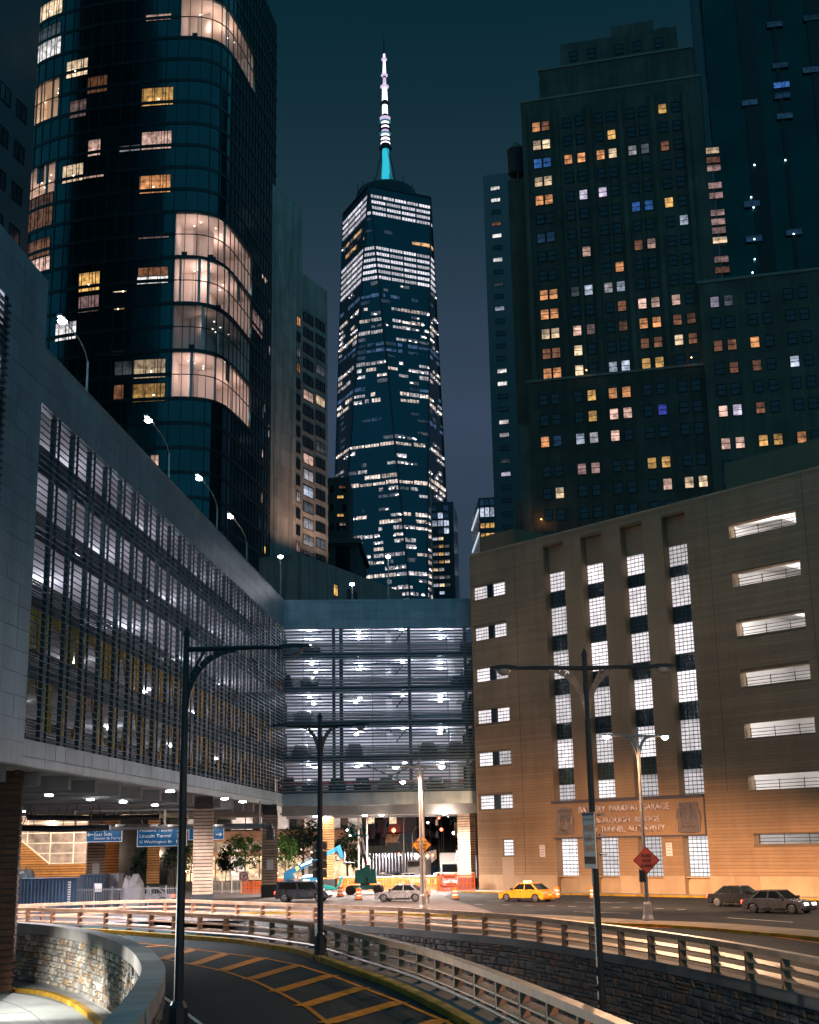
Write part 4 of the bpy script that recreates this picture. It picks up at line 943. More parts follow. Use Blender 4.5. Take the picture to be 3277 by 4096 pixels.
z4 = lambda x, y: (1880 + x * .8099, 60 + y * .8099)
z5 = lambda x, y: (1880 + x * .8099, 1100 + y * .8099)
L4 = '326,555,o 370,550,od 330,645,w 375,640,w 336,732,b 380,725,b 338,825,w 384,820,w 342,915,o 389,910,o 946,472,y 700,597,y 488,717,o 549,708,o 645,696,o 705,687,w 803,675,g 867,667,gd 560,890,v 656,878,v 823,952,b 884,947,b 982,935,y 1052,1021,bw 579,1170,p 835,1142,od 896,1133,p 741,1247,o 352,1097,bd 398,1094,bd 955,663,od'
L5 = '366,100,o 413,94,o 522,84,gd 587,76,bw 685,65,g 747,60,bw 853,146,p 917,140,p 1018,130,p 371,195,o 418,190,o 375,292,w 422,288,w 534,277,p 601,270,pd 860,245,o 924,238,o 1025,227,od 1090,220,od 752,155,od 760,260,od 381,392,od 428,388,od 541,378,w 866,345,od 929,338,od 1032,330,w 1098,322,od 385,487,o 432,484,o 545,475,w 708,460,bw 772,454,bw 873,446,y 938,440,y 607,608,y 710,600,o 777,595,o 613,712,y 716,702,p 784,702,p 957,685,bl 373,836,o 438,830,bd 551,820,bw 618,815,g 723,808,p 560,972,pd 627,968,pd 906,945,y 972,942,y 982,1047,p 1088,1040,w 1157,1034,w 453,1087,w'
LWG = '1209,155,v 1278,145,gd 1227,370,od 1290,365,od 1410,352,o 1602,442,bw 1307,478,od 1410,475,od 1253,690,p 1325,683,v 1436,673,od 1272,850,p 1337,846,p 1450,835,y 1523,826,y 1637,805,o'
litset = []
for src, zz_ in ((L4, z4), (L5, z5), (LWG, z5)):
    for t in src.split():
        x, y, c = t.split(','); s, z = DP.sz(*zz_(float(x), float(y)), 1.2 if zz_ is z5 and (float(y) > 545) and src is L5 else (1.6 if src is LWG else 0)); litset.append((s, z, c))
wm = win_mesh(1.12, 1.55); used = set()
def place(s, z, off, w_me, root, pl, sets, tol=.95):
    for i, (a, b_, c) in enumerate(sets):
        if abs(a - s) < tol and abs(b_ - z) < 1.5 and i not in used:
            used.add(i); piece('window', w_me, root, pl.mat(s, z, off), {1: LW[c]}); return
    piece('window', w_me, root, pl.mat(s, z, off))
cols = [-11.08, -9.66, -6.45, -4.48, -1.60, .2, 3.12, 4.98, 7.9, 9.85]
for k in range(14):
    for s in cols: place(s, 110.55 - 3.06 * k, 0.0, wm, dt, DP, litset)
cols2 = [-11.7, -9.95, -6.68, -4.75, -1.75, .16, 3.08, 5.02, 7.95, 9.84]
for z in (66.4, 63.3, 60.1, 55.65, 52.45, 49.3, 46.1, 42.9):
    for s in cols2: place(s, z, 1.21, wm, dt, DP, litset, 1.2)
for z in (78.3, 75.1, 71.7, 68.3, 65.2, 62.1, 57.4, 54.2, 51.0):
    for s in (13.25, 15.15, 18.25, 20.2, 23.3, 25.2, 28.4, 30.3): place(s, z, 1.61, wm, dt, DP, litset, 1.2)
for i, (s, z, c) in enumerate(litset):
    if i not in used: piece('window', wm, dt, DP.mat(s, z, 1.75 if s > 12 else (1.35 if z < 68 else .5)), {1: LW[c]})
for s in (-5, -2.2, 2, 4.8, 8): piece('window', wm, dt, DP.mat(s, 122.8, -1.79))
# water tank on the roof shoulder
wt = empty('roof_water_tank', DP.pt(-14.7, 103.7, -4), 'wooden water tank with cone roof left of the stepped tower', 'water tank')
c = DP.pt(-14.9, 0, -4)
MB().lathe([(1.35, 105.2), (1.4, 109.3)], 14, c=(c.x, c.y, 0)).build('tank', mat('dark_wood', (.05, .045, .04), .9), wt)
MB().lathe([(1.5, 109.3), (.05, 111.0)], 14, c=(c.x, c.y, 0)).build('cone_roof', dtrim, wt)
b = MB()
for q in range(4): b.beam((c.x + math.cos(q * 1.57) * 1.1, c.y + math.sin(q * 1.57) * 1.1, 98), (c.x + math.cos(q * 1.57) * 1.1, c.y + math.sin(q * 1.57) * 1.1, 105.2), .16, .16)
b.build('stand', dtrim, wt)
MB().fbox(DP, -16.2, -13.3, 60, 103.7, -16, -2.5).build('wall', dbrick, dt)
# orange wall lamps of the tower's ledges
for s, z, pw in ((-12.6, 48.6, 260), (-5.2, 69.9, 26), (9.5, 70.2, 60)):
    p = DP.pt(s, z, 2.2); o_ = MB().lathe([(.02, -.1), (.12, 0), (.02, .1)], 8, c=p).build('wall_lamp', emit('sodium_lamp', (1, .5, .15), 8), dt); point('wall_lamp_light', p, pw, (1, .45, .14), .1, dt)

# ---------------- pale slab block left of it
JP = Plane(ony(1980, 1500, 290).xy, 104)
js = empty('pale_slab_block', JP.pt(3, 0, -10), 'narrow slab block with white lit windows left of the stepped tower', 'building')
jm = mat('slab_concrete', (.13, .16, .17), .85, var=.15, vs=.2)
sL, zT = JP.sz(*z4(64, 795))
mass(js, JP, [(sL, sL + 16, 0, zT, -25, 0), (sL + 2.0, sL + 5.5, zT, zT + 1.6, -12, -4)], jm)
jw = win_mesh(2.1, .95, ''); j2 = win_mesh(1.0, 1.1, 'h')
J1 = {tuple(JP.sz(*f(x, y))): c for f, x, y, c in ((z4, 125, 856, 'W'), (z4, 126, 914, 'W'), (z4, 133, 1030, 'od'), (z4, 133, 1088, 'W'), (z4, 137, 1207, 'W'), (z4, 140, 1335, 'gd'), (z5, 150, 163, 'bw'), (z5, 160, 475, 'W'), (z5, 162, 538, 'W'), (z5, 170, 728, 'W'), (z5, 172, 791, 'g'), (z5, 178, 983, 'v'), (z5, 178, 918, 'gd'))}
z0_ = JP.sz(*z4(125, 856))[1]; pit = (z0_ - JP.sz(*z5(178, 983))[1]) / 23.0; s0_ = JP.sz(*z4(125, 856))[0]
for k in range(34):
    z = z0_ - pit * k; c = next((c_ for (a, b_), c_ in J1.items() if abs(b_ - z) < pit * .5), None)
    piece('window', jw, js, JP.mat(s0_, z, 0), {1: LW[c]} if c else None)
s1_ = JP.sz(*z4(254, 845))[0]
J2 = {JP.sz(*f(x, y))[1]: c for f, x, y, c in ((z4, 254, 845, 'o'), (z4, 256, 905, 'g'), (z4, 272, 1200, 'o'), (z4, 275, 1260, 'w'), (z4, 277, 1320, 'y'), (z5, 277, 36, 'y'), (z5, 283, 218, 'pd'), (z5, 293, 410, 'y'), (z5, 297, 528, 'g'))}
for k in range(20):
    z = z0_ + .35 - pit * k; c = next((c_ for b_, c_ in J2.items() if abs(b_ - z) < pit * .5), None)
    piece('window', j2, js, JP.mat(s1_, z, 0), {1: LW[c]} if c else None)

# ---------------- dark glass tower at the right edge
RP = Plane(ony(2950, 600, 235).xy, 100)
rt = empty('dark_glass_tower', RP.pt(10, 0, -10), 'very tall dark glass tower with faint blue office lights at the right edge', 'building')
rgl = mat('black_tower_glass', (.006, .05, .05), .25, metal=.8, var=.35, vs=.12, spec=.5)
sa = RP.sz(*z4(1165, 200))[0]
mass(rt, RP, [(sa, sa + 60, 0, 190, -30, 0)], rgl)
MB().fbox(RP, sa - 1.9, sa - .5, 0, 188, -6, .3).build('corner_fin', mat('tower_fin', (.03, .05, .055), .5), rt)
for i in range(1, 9): MB().fbox(RP, sa + i * 6.6, sa + i * 6.6 + (3.2 if i % 2 else .8), 0, 190, 0, .35).build('facade_pier', mat('tower_pier', (.007, .012, .013), .6, var=.2, vs=.1), rt)
q5 = lambda x, y: (2750 + x * .5797, y * .5797)
rw = win_mesh(3.0, 1.3, 'v'); rs_ = win_mesh(1.6, .8, '')
for x, y, c in ((163, 1040, 'w'), (170, 1105, 'od'), (175, 1160, 'pd'), (182, 1280, 'pd'), (190, 1350, 'pd'), (200, 1468, 'pd'), (205, 1530, 'pd'), (210, 1590, 'pd'), (218, 1657, 'w'), (228, 1790, 'pd'), (235, 1862, 'od'), (255, 1975, 'w')):
    piece('window', rw, rt, RP.mat(*RP.sz(*q5(x, y), .4), .4), {1: LW[c]})
for x, y, c in ((603, 165, 'bd'), (640, 448, 'bd'), (650, 585, 'b'), (655, 658, 'bd'), (672, 798, 'bd'), (430, 705, 'bd'), (445, 1405, 'bd'), (735, 1600, 'bd'), (460, 1645, 'bd'), (855, 120, 'bd'), (850, 480, 'bd')):
    piece('window', rw, rt, RP.mat(*RP.sz(*q5(x, y), .4), .4), {1: LW[c]})
sp_b = emit('cool_spark', (.6, .85, 1), 5)
for x, y in ((463, 1138), (676, 1105), (440, 1361), (457, 1431), (734, 1614), (462, 1650), (465, 1788), (450, 1880)):
    p = RP.pt(*RP.sz(*q5(x, y), .5), .5); MB().lathe([(.02, -.2), (.2, 0), (.02, .2)], 8, c=p).build('office_lamp', sp_b, rt)

# ---------------- curved glass apartment tower on the left
ct_pts = [(85, 197.5), (100, 193.5), (150, 190.6), (250, 188.3), (400, 186.4), (600, 185.2), (760, 185.0), (850, 186.2), (905, 188.8), (950, 193.2), (1000, 199.8), (1060, 208.5), (1104, 216.0)]
FP = []
for px, yy in ct_pts:
    r_ = ray(px, 800); FP.append(Vector((r_.x / r_.y * yy, yy, 0)))
fl = spline(FP, .5)
FL_L = [0.0]
for a, b_ in zip(fl, fl[1:]): FL_L.append(FL_L[-1] + (b_ - a).length)
def ct_s(px, py):
    r_ = ray(px, py); q = r_.x / r_.y
    for i in range(len(fl) - 1):
        q0, q1 = fl[i].x / fl[i].y, fl[i + 1].x / fl[i + 1].y
        if q0 <= q <= q1: return FL_L[i] + (q - q0) / (q1 - q0 + 1e-12) * (FL_L[i + 1] - FL_L[i])
    return 0.0 if q < fl[0].x / fl[0].y else FL_L[-1]
def ct_at(s, off=0.0):
    s = max(0, min(FL_L[-1] - 1e-4, s)); i = max(0, min(len(fl) - 2, int(s / FL_L[-1] * (len(fl) - 1))))
    while i > 0 and FL_L[i] > s: i -= 1
    while i < len(fl) - 2 and FL_L[i + 1] < s: i += 1
    d = (fl[i + 1] - fl[i]).normalized(); p = fl[i] + d * (s - FL_L[i])
    a = fl[max(0, i - 2)]; b_ = fl[min(len(fl) - 1, i + 3)]; d2 = (b_ - a).normalized()
    return p + Vector((d2.y, -d2.x, 0)) * off
ct = empty('curved_glass_tower', (fl[len(fl) // 2].x, 200, 0), 'dark apartment tower with rounded glass corners and large lit corner rooms', 'building')
ZF0, HF = 68.85, 3.7425
tg = mat('tower_glass', (.012, .078, .088), .14, metal=.85, var=.25, vs=.15, spec=.7)
span_m = mat('tower_spandrel', (.014, .026, .029), .35, metal=.4, var=.2, vs=.3)
ctm = mat('tower_mullion', (.020, .026, .030), .4, metal=.3, var=.1)
def curved(s0, s1, z0, z1, off0, off1, step=.9):
    b = MB(); n_ = max(1, math.ceil((s1 - s0) / step))
    for i in range(n_):
        a, c_ = s0 + (s1 - s0) * i / n_, s0 + (s1 - s0) * (i + 1) / n_
        A0, A1, C0, C1 = ct_at(a, off0), ct_at(a, off1), ct_at(c_, off0), ct_at(c_, off1); u = Vector((0, 0, 1))
        b.hexa([A1 + u * z0, C1 + u * z0, C0 + u * z0, A0 + u * z0, A1 + u * z1, C1 + u * z1, C0 + u * z1, A0 + u * z1])
    return b
def curved_face(s0, s1, z0, z1, off, step=.9):
    b = MB(); n_ = max(1, math.ceil((s1 - s0) / step))
    for i in range(n_):
        A, C_ = ct_at(s0 + (s1 - s0) * i / n_, off), ct_at(s0 + (s1 - s0) * (i + 1) / n_, off); b.face([(A.x, A.y, z0), (C_.x, C_.y, z0), (C_.x, C_.y, z1), (A.x, A.y, z1)])
    return b
STOT = FL_L[-1]; NF0, NF1 = -16, 22
def fz(k): return ZF0 + HF * k
# big lit rooms: (first floor, number of floors, px range, power, colour)
def sx_(px): return ct_s(px, 800)
S_A = ct_s(690, 1400); S_B = ct_s(1005, 1400)
rooms = [(0, 2, S_A, S_B, 330, (1, .68, .57)), (2, 2, S_A, S_B, 60, (1, .66, .55)), (4, 2, S_A, S_B, 300, (1, .68, .57)), (6, 2, S_A, S_B, 300, (1, .68, .57)), (16, 2, S_A, S_B + .5, 260, (1, .68, .52)), (13, 2, .2, ct_s(236, 350), 150, (1, .66, .38)), (9, 2, .2, ct_s(220, 700), 130, (1, .70, .54))]
room_m = mat('room_plaster', (.78, .70, .66), .8, var=.1, vs=.3)
room_gl = glass('room_glass', (.02, .03, .035), .16)
def in_room(k, s0, s1): return any(r_[0] <= k < r_[0] + r_[1] and r_[2] < s1 - .05 and r_[3] > s0 + .05 for r_ in rooms)
back_pts = [Vector((-27, 242, 0)), Vector((-73, 242, 0))]
for k in range(NF0, NF1):
    cuts = sorted([(r_[2], r_[3]) for r_ in rooms if r_[0] <= k < r_[0] + r_[1]]); s = 0.0; segs = []
    for a, b_ in cuts: segs.append((s, a)); s = b_
    segs.append((s, STOT))
    for a, b_ in segs:
        if b_ - a > .05: curved(a, b_, fz(k), fz(k + 1) - .02, -.35, 0).build('glass_band', tg, ct)
    if not any(r_[0] < k < r_[0] + r_[1] for r_ in rooms): curved(0, STOT, fz(k) - .28, fz(k) + .28, -.3, .09).build('spandrel', span_m, ct)
    else:
        for a, b_ in segs:
            if b_ - a > .3: curved(a, b_, fz(k) - .28, fz(k) + .28, -.3, .09).build('spandrel', span_m, ct)
        for a, b_ in cuts: curved(a, b_, fz(k) - .06, fz(k) + .06, -.05, .08).build('transom', ctm, ct)
mul_s = [i * 1.78 for i in range(int(STOT / 1.78) + 1)]
mm_ = MB().box(-.045, .045, -.02, .11, fz(NF0), fz(NF1)).mesh('mullion', None, (ctm,))
for s in mul_s:
    p = ct_at(s); d = (ct_at(s + .3) - ct_at(s - .3)).normalized(); piece('mullion', mm_, ct, Matrix.Translation(p) @ Matrix((d, (d.y, -d.x, 0), (0, 0, 1))).transposed().to_4x4())
core = [p.copy() for p in fl[::6]]; core = [ct_at(FL_L[-1] * i / 30, -7.5) for i in range(31)] + back_pts
MB().prism([(p.x, p.y) for p in core][::-1], 0, fz(NF1)).build('core', mat('tower_core', (.05, .05, .055), .9), ct)
MB().prism([(p.x, p.y) for p in [ct_at(FL_L[-1] * i / 60, -.02) for i in range(61)] + back_pts][::-1], fz(NF1) - .01, fz(NF1) + .5).build('roof', span_m, ct)
for (k, nfl, a, b_, pw, col) in rooms:
    z0, z1 = fz(k) + .28, fz(k + nfl) - .28
    b = MB(); n_ = 14
    P_ = [ct_at(a + (b_ - a) * i / n_, -.3) for i in range(n_ + 1)]; Q_ = [ct_at(a + (b_ - a) * i / n_, -5.5) for i in range(n_ + 1)]
    for i in range(n_):
        for z in (z0, z1): b.face([(P_[i].x, P_[i].y, z), (P_[i + 1].x, P_[i + 1].y, z), (Q_[i + 1].x, Q_[i + 1].y, z), (Q_[i].x, Q_[i].y, z)])
        b.face([(Q_[i].x, Q_[i].y, z0), (Q_[i + 1].x, Q_[i + 1].y, z0), (Q_[i + 1].x, Q_[i + 1].y, z1), (Q_[i].x, Q_[i].y, z1)])
    for i in (0, n_): b.face([(P_[i].x, P_[i].y, z0), (Q_[i].x, Q_[i].y, z0), (Q_[i].x, Q_[i].y, z1), (P_[i].x, P_[i].y, z1)])
    rm = b.build('lit_room', room_m, ct)
    curved_face(a, b_, z0, z1, -.12).build('room_window', room_gl, rm)
    for f_ in ((.3,) if pw < 100 else (random.uniform(.14, .3), random.uniform(.55, .85))):
        p = ct_at(a + (b_ - a) * f_, random.uniform(-3.4, -2.2)); point('room_lamp', (p.x, p.y, z1 - random.uniform(1.5, 3.2)), pw * random.uniform(1.0, 1.6), col, .6, rm)
    for q in range(5):
        p = ct_at(a + (b_ - a) * random.uniform(.1, .8), random.uniform(-4.5, -2)); MB().lathe([(.02, -.1), (.1, -.02), (.1, 0)], 8, c=(p.x, p.y, z1 - .03)).build('downlight', bulb_w, rm)
    # inner wall, furniture
    f_ = random.uniform(.3, .55); p = ct_at(a + (b_ - a) * f_, random.uniform(-3.6, -2.4)); q = ct_at(a + (b_ - a) * f_, -5.4); MB().beam((p.x, p.y, (z0 + z1) / 2), (q.x, q.y, (z0 + z1) / 2), .2, z1 - z0 - .02).build('partition', room_m, rm)
    for q in range(random.randint(2, 4)):                      # drawn curtains and blinds
        s_c = a + (b_ - a) * random.uniform(.02, .9); curved(s_c, s_c + random.uniform(.25, .5), z0, z1, -.32, -.22).build('curtain', room_m, rm)
    if random.random() < .6:
        s_c = a + (b_ - a) * random.uniform(.4, .8); curved(s_c, min(b_ - .1, s_c + 1.7), z0 + (z1 - z0) * .62, z1, -.28, -.24).build('blind', mat('roller_blind', (.5, .42, .38), .8), rm)
    for q in range(3):
        p = ct_at(a + (b_ - a) * random.uniform(.05, .9), -1.0); MB().box(p.x - .4, p.x + .4, p.y, p.y + .4, z0, z0 + random.uniform(.5, 1.3)).build('furniture', span_m, rm)
z1_ = lambda x, y: (x * .6609, y * .6609)
zA = lambda x, y: (x * .6957, 1000 + y * .6957)
CW = [(z1_, 205, 30, 378, 130, 'w'), (z1_, 185, 275, 368, 395, 'W'), (z1_, 200, 175, 368, 265, 'gd'), (z1_, 405, 362, 533, 465, 'w'), (z1_, 532, 460, 650, 562, 'od'), (z1_, 425, 605, 524, 712, 'pd'), (z1_, 860, 530, 1050, 640, 'y'), (z1_, 880, 85, 1038, 125, 'p'), (z1_, 855, 795, 1040, 905, 'p'), (z1_, 722, 880, 850, 918, 'g'), (z1_, 535, 845, 610, 945, 'p'), (z1_, 380, 995, 505, 1103, 'w'), (z1_, 508, 1045, 630, 1078, 'p'), (z1_, 845, 1060, 1034, 1170, 'o'),
      (z1_, 175, 1185, 320, 1385, 'od'), (z1_, 172, 1450, 303, 1560, 'od'), (z1_, 185, 1562, 303, 1660, 'p'), (zA, 455, 128, 575, 238, 'y'), (zA, 787, 150, 968, 195, 'W'), (zA, 795, 98, 968, 150, 'od'), (zA, 452, 262, 570, 358, 'pd'), (zA, 320, 415, 440, 520, 'W'), (zA, 767, 628, 953, 738, 'w'), (zA, 762, 768, 950, 873, 'y'), (zA, 655, 775, 712, 870, 'od'), (zA, 640, 580, 715, 608, 'gd'), (zA, 867, 1178, 914, 1243, 'p'), (zA, 660, 640, 760, 740, 'gd'), (zA, 650, 235, 728, 245, 'w'), (zA, 655, 333, 722, 345, 'y'),
      (z1_, 840, 1420, 1025, 1445, 'pd'), (zA, 1450, 370, 1508, 480, 'pd')]
for f, x0, y0, x1, y1, c in CW:
    a0, b0 = f(x0, y0); a1, b1 = f(x1, y1); s0, s1 = ct_s(a0, (b0 + b1) / 2), ct_s(a1, (b0 + b1) / 2)
    pm_ = ct_at((s0 + s1) / 2); zt = ony((a0 + a1) / 2, b0, pm_.y).z; zb = ony((a0 + a1) / 2, b1, pm_.y).z
    if s1 - s0 < .3: continue
    lo = curved_face(s0, s1, zb, zt, .02).build('lit_window', LW[c], ct)
    n_ = max(1, round((s1 - s0) / 1.9))
    for q in range(n_ + 1): curved(s0 + (s1 - s0) * q / n_ - .04, s0 + (s1 - s0) * q / n_ + .04, zb, zt, -.02, .10).build('frame_bar', ctm, lo)
    if zt - zb > 2 and n_ > 1: curved(s1 - (s1 - s0) / n_ * .45, s1 - (s1 - s0) / n_ * .38, zb, zt, .0, .07).build('frame_bar', ctm, lo)
    curved(s0, s1, zt - .05, zt + .05, -.02, .10).build('frame_bar', ctm, lo); curved(s0, s1, zb - .05, zb + .05, -.02, .10).build('frame_bar', ctm, lo)
    if c in 'ow' or (c == 'y'):
        p = ct_at(s0 + (s1 - s0) * random.uniform(.3, .8), .06); MB().lathe([(.02, -.14), (.14, 0), (.02, .14)], 8, c=(p.x, p.y, zb + (zt - zb) * .35)).build('table_lamp', bulb_w, lo)
# glowing patches on the side flank: small lit windows and painted reflections
for q in range(34):
    s = STOT - random.uniform(.8, 9.5); z = random.uniform(20, 108); c = random.choice(['p', 'g', 'w', 'bd', 'gd', 'y'])
    curved_face(s, s + random.uniform(.25, .7), z, z + random.uniform(.5, 2.2), .02).build('lit_window', LW[c], ct)

# ---------------- far left dark tower
nl = empty('left_edge_tower', (-64, 168, 0), 'dark tower block at the left edge, mostly unlit', 'building')
NPx = Plane(ony(40, 600, 160).xy, 12)
mass(nl, NPx, [(-60, 6, 0, 160, -25, 0)], mat('left_tower_wall', (.012, .05, .06), .5, var=.2, vs=.15))
nw = win_mesh(2.6, 2.4, 'v')
for k in range(7):
    for s in (-6.5, -2.0, 2.4): piece('window', nw, nl, NPx.mat(s, 66 + 6.1 * k, 0), {1: LW['p'] if (k, s) in ((1, 2.4), (0, -2.0)) else pane_dark})

# ---------------- pale stone office slab
BPn = Plane(ony(1108, 1500, 215).xy, 24.5)
bs = empty('pale_stone_slab', BPn.pt(8, 0, -8), 'pale stone-clad office slab with deep dark windows beside the curved tower', 'building')
bstone = mat('pale_stone_cladding', (.36, .31, .265), .38, var=.3, vs=.3, bump=.08, bs=2, dirt=.25, spec=.7, streak=.4)
bslot = mat('deep_window_reveal', (.02, .022, .024), .7)
ZS = 2.94
wspec = [(6.74, 7.96, 0.0), (9.14, 12.70, -.2), (13.76, 17.08, .2)]
mass(bs, BPn, [(-14, 8.85, 0, 118.2, -24, 0), (8.85, 18.3, 0, 105.6, -24, 0)], bstone, 'core_wall')
pw_, ph_ = 1.5, 2.94
def bopen(s0, s1, z0, z1): return any(a < s1 - .05 and b_ > s0 + .05 for a, b_, _ in wspec)
# cladding slabs
cl_n = 0
for i in range(6):
    for j in range(25):
        s0, s1, z0, z1 = -.9 + i * 1.25, -.9 + (i + 1) * 1.25, 44 + j * ph_, 44 + (j + 1) * ph_
        if s1 < 6.7 and z1 < 118.2: MB().fbox(BPn, s0 + .01, s1 - .01, z0 + .01, z1 - .01, 0, .05 + random.uniform(0, .02)).build('cladding_slab', bstone, bs)
for j in range(21):
    z = 101.2 - 4.26 * .69 * j if False else 101.5 - ZS * j
    MB().fbox(BPn, 8.9, 18.3, z - 2.9, z - 1.75, 0, .06).build('cladding_slab', bstone, bs)
bw = {k: win_mesh(k, 1.72, 'v') for k in (1.22, 3.5, 3.3)}
blit = {(1, 9): 'p', (1, 11): 'bw', (2, 3): 'gd', (1, 10): 'g', (2, 5): 'w', (1, 13): 'g', (1, 5): 'p', (0, 0): 'o', (0, 3): 'od', (1, 19): 'w', (2, 19): 'w', (1, 15): 'gd', (1, 14): 'g', (2, 8): 'gd', (0, 2): 'gd', (2, 14): 'gd', (1, 12): 'gd', (0, 11): 'g', (0, 14): 'pd'}
for ci_, (a, b_, dz) in enumerate(wspec):
    k_ = 1.22 if ci_ == 0 else (3.5 if ci_ == 1 else 3.3)
    for j in range(21):
        z = 95.7 + dz - ZS * (j - 1) - 1.1 if ci_ else 95.6 - ZS * j
        if z > 104: continue
        c = blit.get((ci_, j)); piece('window', bw[k_], bs, BPn.mat((a + b_) / 2, z, .06), {1: LW[c]} if c else None)
lo_ = empty('low_stone_annex', BPn.pt(10, 0, 6), 'low stone annex with one amber window at the foot of the pale slab', 'building')
MB().fbox(BPn, -8, 30, 0, 49.5, -1, 9).build('wall', bstone, lo_)
piece('window', win_mesh(1.4, 1.8, 'v'), lo_, BPn.mat(4.0, 45.5, 9.02), {1: LW['y']}); piece('window', win_mesh(3.4, 2.2, 'v'), lo_, BPn.mat(10.0, 45.2, 9.02))
fl1 = BPn.pt(2, 51.5, 9); 
b = MB()
for q in range(6): b.beam(BPn.pt(-4 + q * 2, 50.2 + .3 * (q % 2), 7), BPn.pt(-2 + q * 2, 50.3 + .3 * ((q + 1) % 2), 7), .2, .2); b.beam(BPn.pt(-4 + q * 2, 49.5, 7), BPn.pt(-4 + q * 2, 51.2, 7), .08, .08)
b.build('roof_rail', black, lo_)

for s_f, pw_f in ((1.0, 2600), (5.5, 2600), (11.0, 3600), (16.5, 3600)):           # invented floodlights added on the annex roof to brighten the stone face
    pf = BPn.pt(s_f, 50.1, 6.5); MB().box(pf.x - .3, pf.x + .3, pf.y - .25, pf.y + .25, pf.z - .5, pf.z).build('added_floodlight', galv, lo_)
    point('added_flood_beam', pf + Vector((0, 0, .2)), pw_f, (1, .66, .5), .3, lo_, spot=110, blend=.8, target=BPn.pt(s_f + 1, 84, 0))
# ---------------- dark brick blocks behind the bridge
k1_ = empty('dark_brick_block', ony(1370, 2000, 330), 'dark brick block with two small amber windows behind the pale slab', 'building')
KP = Plane(ony(1370, 2000, 330).xy, 92)
s0, zt = KP.sz(1309, 1911); s1, _ = KP.sz(1396, 1911)
mass(k1_, KP, [(s0 - 6, s1, 0, zt, -14, 0)], mat('deep_brown_brick', (.07, .05, .045), .9, var=.3, vs=.2))
for x, y, c in ((1362, 1988, 'y'), (1362, 2061, 'y'), (1370, 1948, 'od'), (1370, 2097, 'pd')): piece('window', win_mesh(1.6, .7, 'v'), k1_, KP.mat(*KP.sz(x, y), 0), {1: LW[c]})
for q in range(3):
    for j in range(8): piece('window', win_mesh(.7, 1.6, 'h'), k1_, KP.mat(s0 + 1.2 + 1.6 * q, zt - 3 - 5 * j, 0)) if (q, j) not in ((1, 0), (1, 1)) else None
k2_ = empty('cornice_stone_building', ony(1390, 2300, 270), 'old stone building with heavy dentil cornice and one bright window', 'building')
K2 = Plane(ony(1420, 2300, 270).xy, 92)
a, zc_ = K2.sz(1310, 2158); b_, _ = K2.sz(1432, 2158)
m2_ = mat('sooty_stone', (.12, .115, .11), .9, var=.3, vs=.3)
mass(k2_, K2, [(a - 6, b_, 0, zc_ - 1, -25, 0)], m2_); mass(k2_, K2, [(a - 6, b_ + .6, zc_ - 1, zc_, -26, .7)], m2_, 'cornice')
for q in range(9): MB().fbox(K2, a + q * .75, a + q * .75 + .35, zc_ - 1.5, zc_ - 1, 0, .5).build('dentil', m2_, k2_)
piece('window', win_mesh(1.2, 2.2, 'h'), k2_, K2.mat(*K2.sz(1362, 2312), .02), {1: LW['W']}); piece('window', win_mesh(2.8, 5.5, 'hv'), k2_, K2.mat(K2.sz(1372, 2240)[0], K2.sz(1372, 2240)[1], .02))
for q in range(8): MB().fbox(K2, K2.sz(1335, 2200)[0] - .9, K2.sz(1335, 2200)[0], zc_ - 4 - q * 1.2, zc_ - 3 - q * 1.2, 0, .2).fbox(K2, b_ - 1.0, b_, zc_ - 4 - q * 1.2, zc_ - 3 - q * 1.2, 0, .2).build('quoin', m2_, k2_)

# ---------------- glass blocks low beside the spired tower
gq = empty('lit_glass_office', ony(1760, 2200, 420), 'small lit glass office block overlapping the foot of the spired tower', 'building')
GQ = Plane(ony(1725, 2200, 420).xy, 96)
a, zt = GQ.sz(1725, 2010); b_, _ = GQ.sz(1794, 2010)
mass(gq, GQ, [(a, b_ + 1.5, 0, zt, -20, 0)], mat('office_glass', (.015, .03, .04), .2, var=.2))
for k in range(16):
    z = zt - 2 - 2.55 * k; 
    for q in range(3):
        c = random.choice(['y', 'w', 'g', 'gd', 'o', 'bw']) if k > 3 else random.choice(['bd', 'bw', 'bd'])
        if random.random() < .75: piece('window', win_mesh(1.55, 1.0 if k > 3 else 1.9, 'v'), gq, GQ.mat(a + 1.0 + q * 1.9, z, 0), {1: LW[c]})
MB().fbox(GQ, a - .15, a + .15, 0, zt + 10, 0, .4).build('corner_mast', mat('copper_mast', (.45, .25, .16), .5), gq)
gz = empty('far_glass_block', ony(1950, 2100, 430), 'far glass office block with bright top floor left of the slab block', 'building')
GZ = Plane(ony(1915, 2100, 430).xy, 98); G2 = Plane(ony(1915, 2100, 430).xy, -22)
a, zt = GZ.sz(1914, 1992)
mass(gz, GZ, [(a, a + 14, 0, zt, -18, 0)], MATS['office_glass'])
for k, (h_, c) in enumerate(((2.2, 'bd'), (3.2, 'bw'), (1.6, 'y'), (1.6, 'y'), (1.6, 'w'), (1.6, 'od'))):
    z = zt - (1.6, 5.0, 9.6, 13.0, 16.4, 20)[k]
    for q in range(4): piece('window', win_mesh(1.3, h_, 'v'), gz, GZ.mat(a + 1.1 + q * 1.65, z, 0), {1: LW[c]})
for k in range(3):
    b = MB().beam(GZ.pt(a - .1, zt - 4 - 8 * k, .1), GZ.pt(a - .1, zt - 4 - 8 * k, .1) + Vector((-1.0, 30, 0)), .3, .5); b.build('light_strip', emit('cool_strip', (.7, .85, 1), .9), gz)
b = MB(); A = GZ.pt(a, 0, 0); b.prism([(A.x, A.y), (A.x - 1.0, A.y + 30), (A.x + 6, A.y + 24)][::-1], 0, zt - .3); b.build('side_wall', MATS['office_glass'], gz)

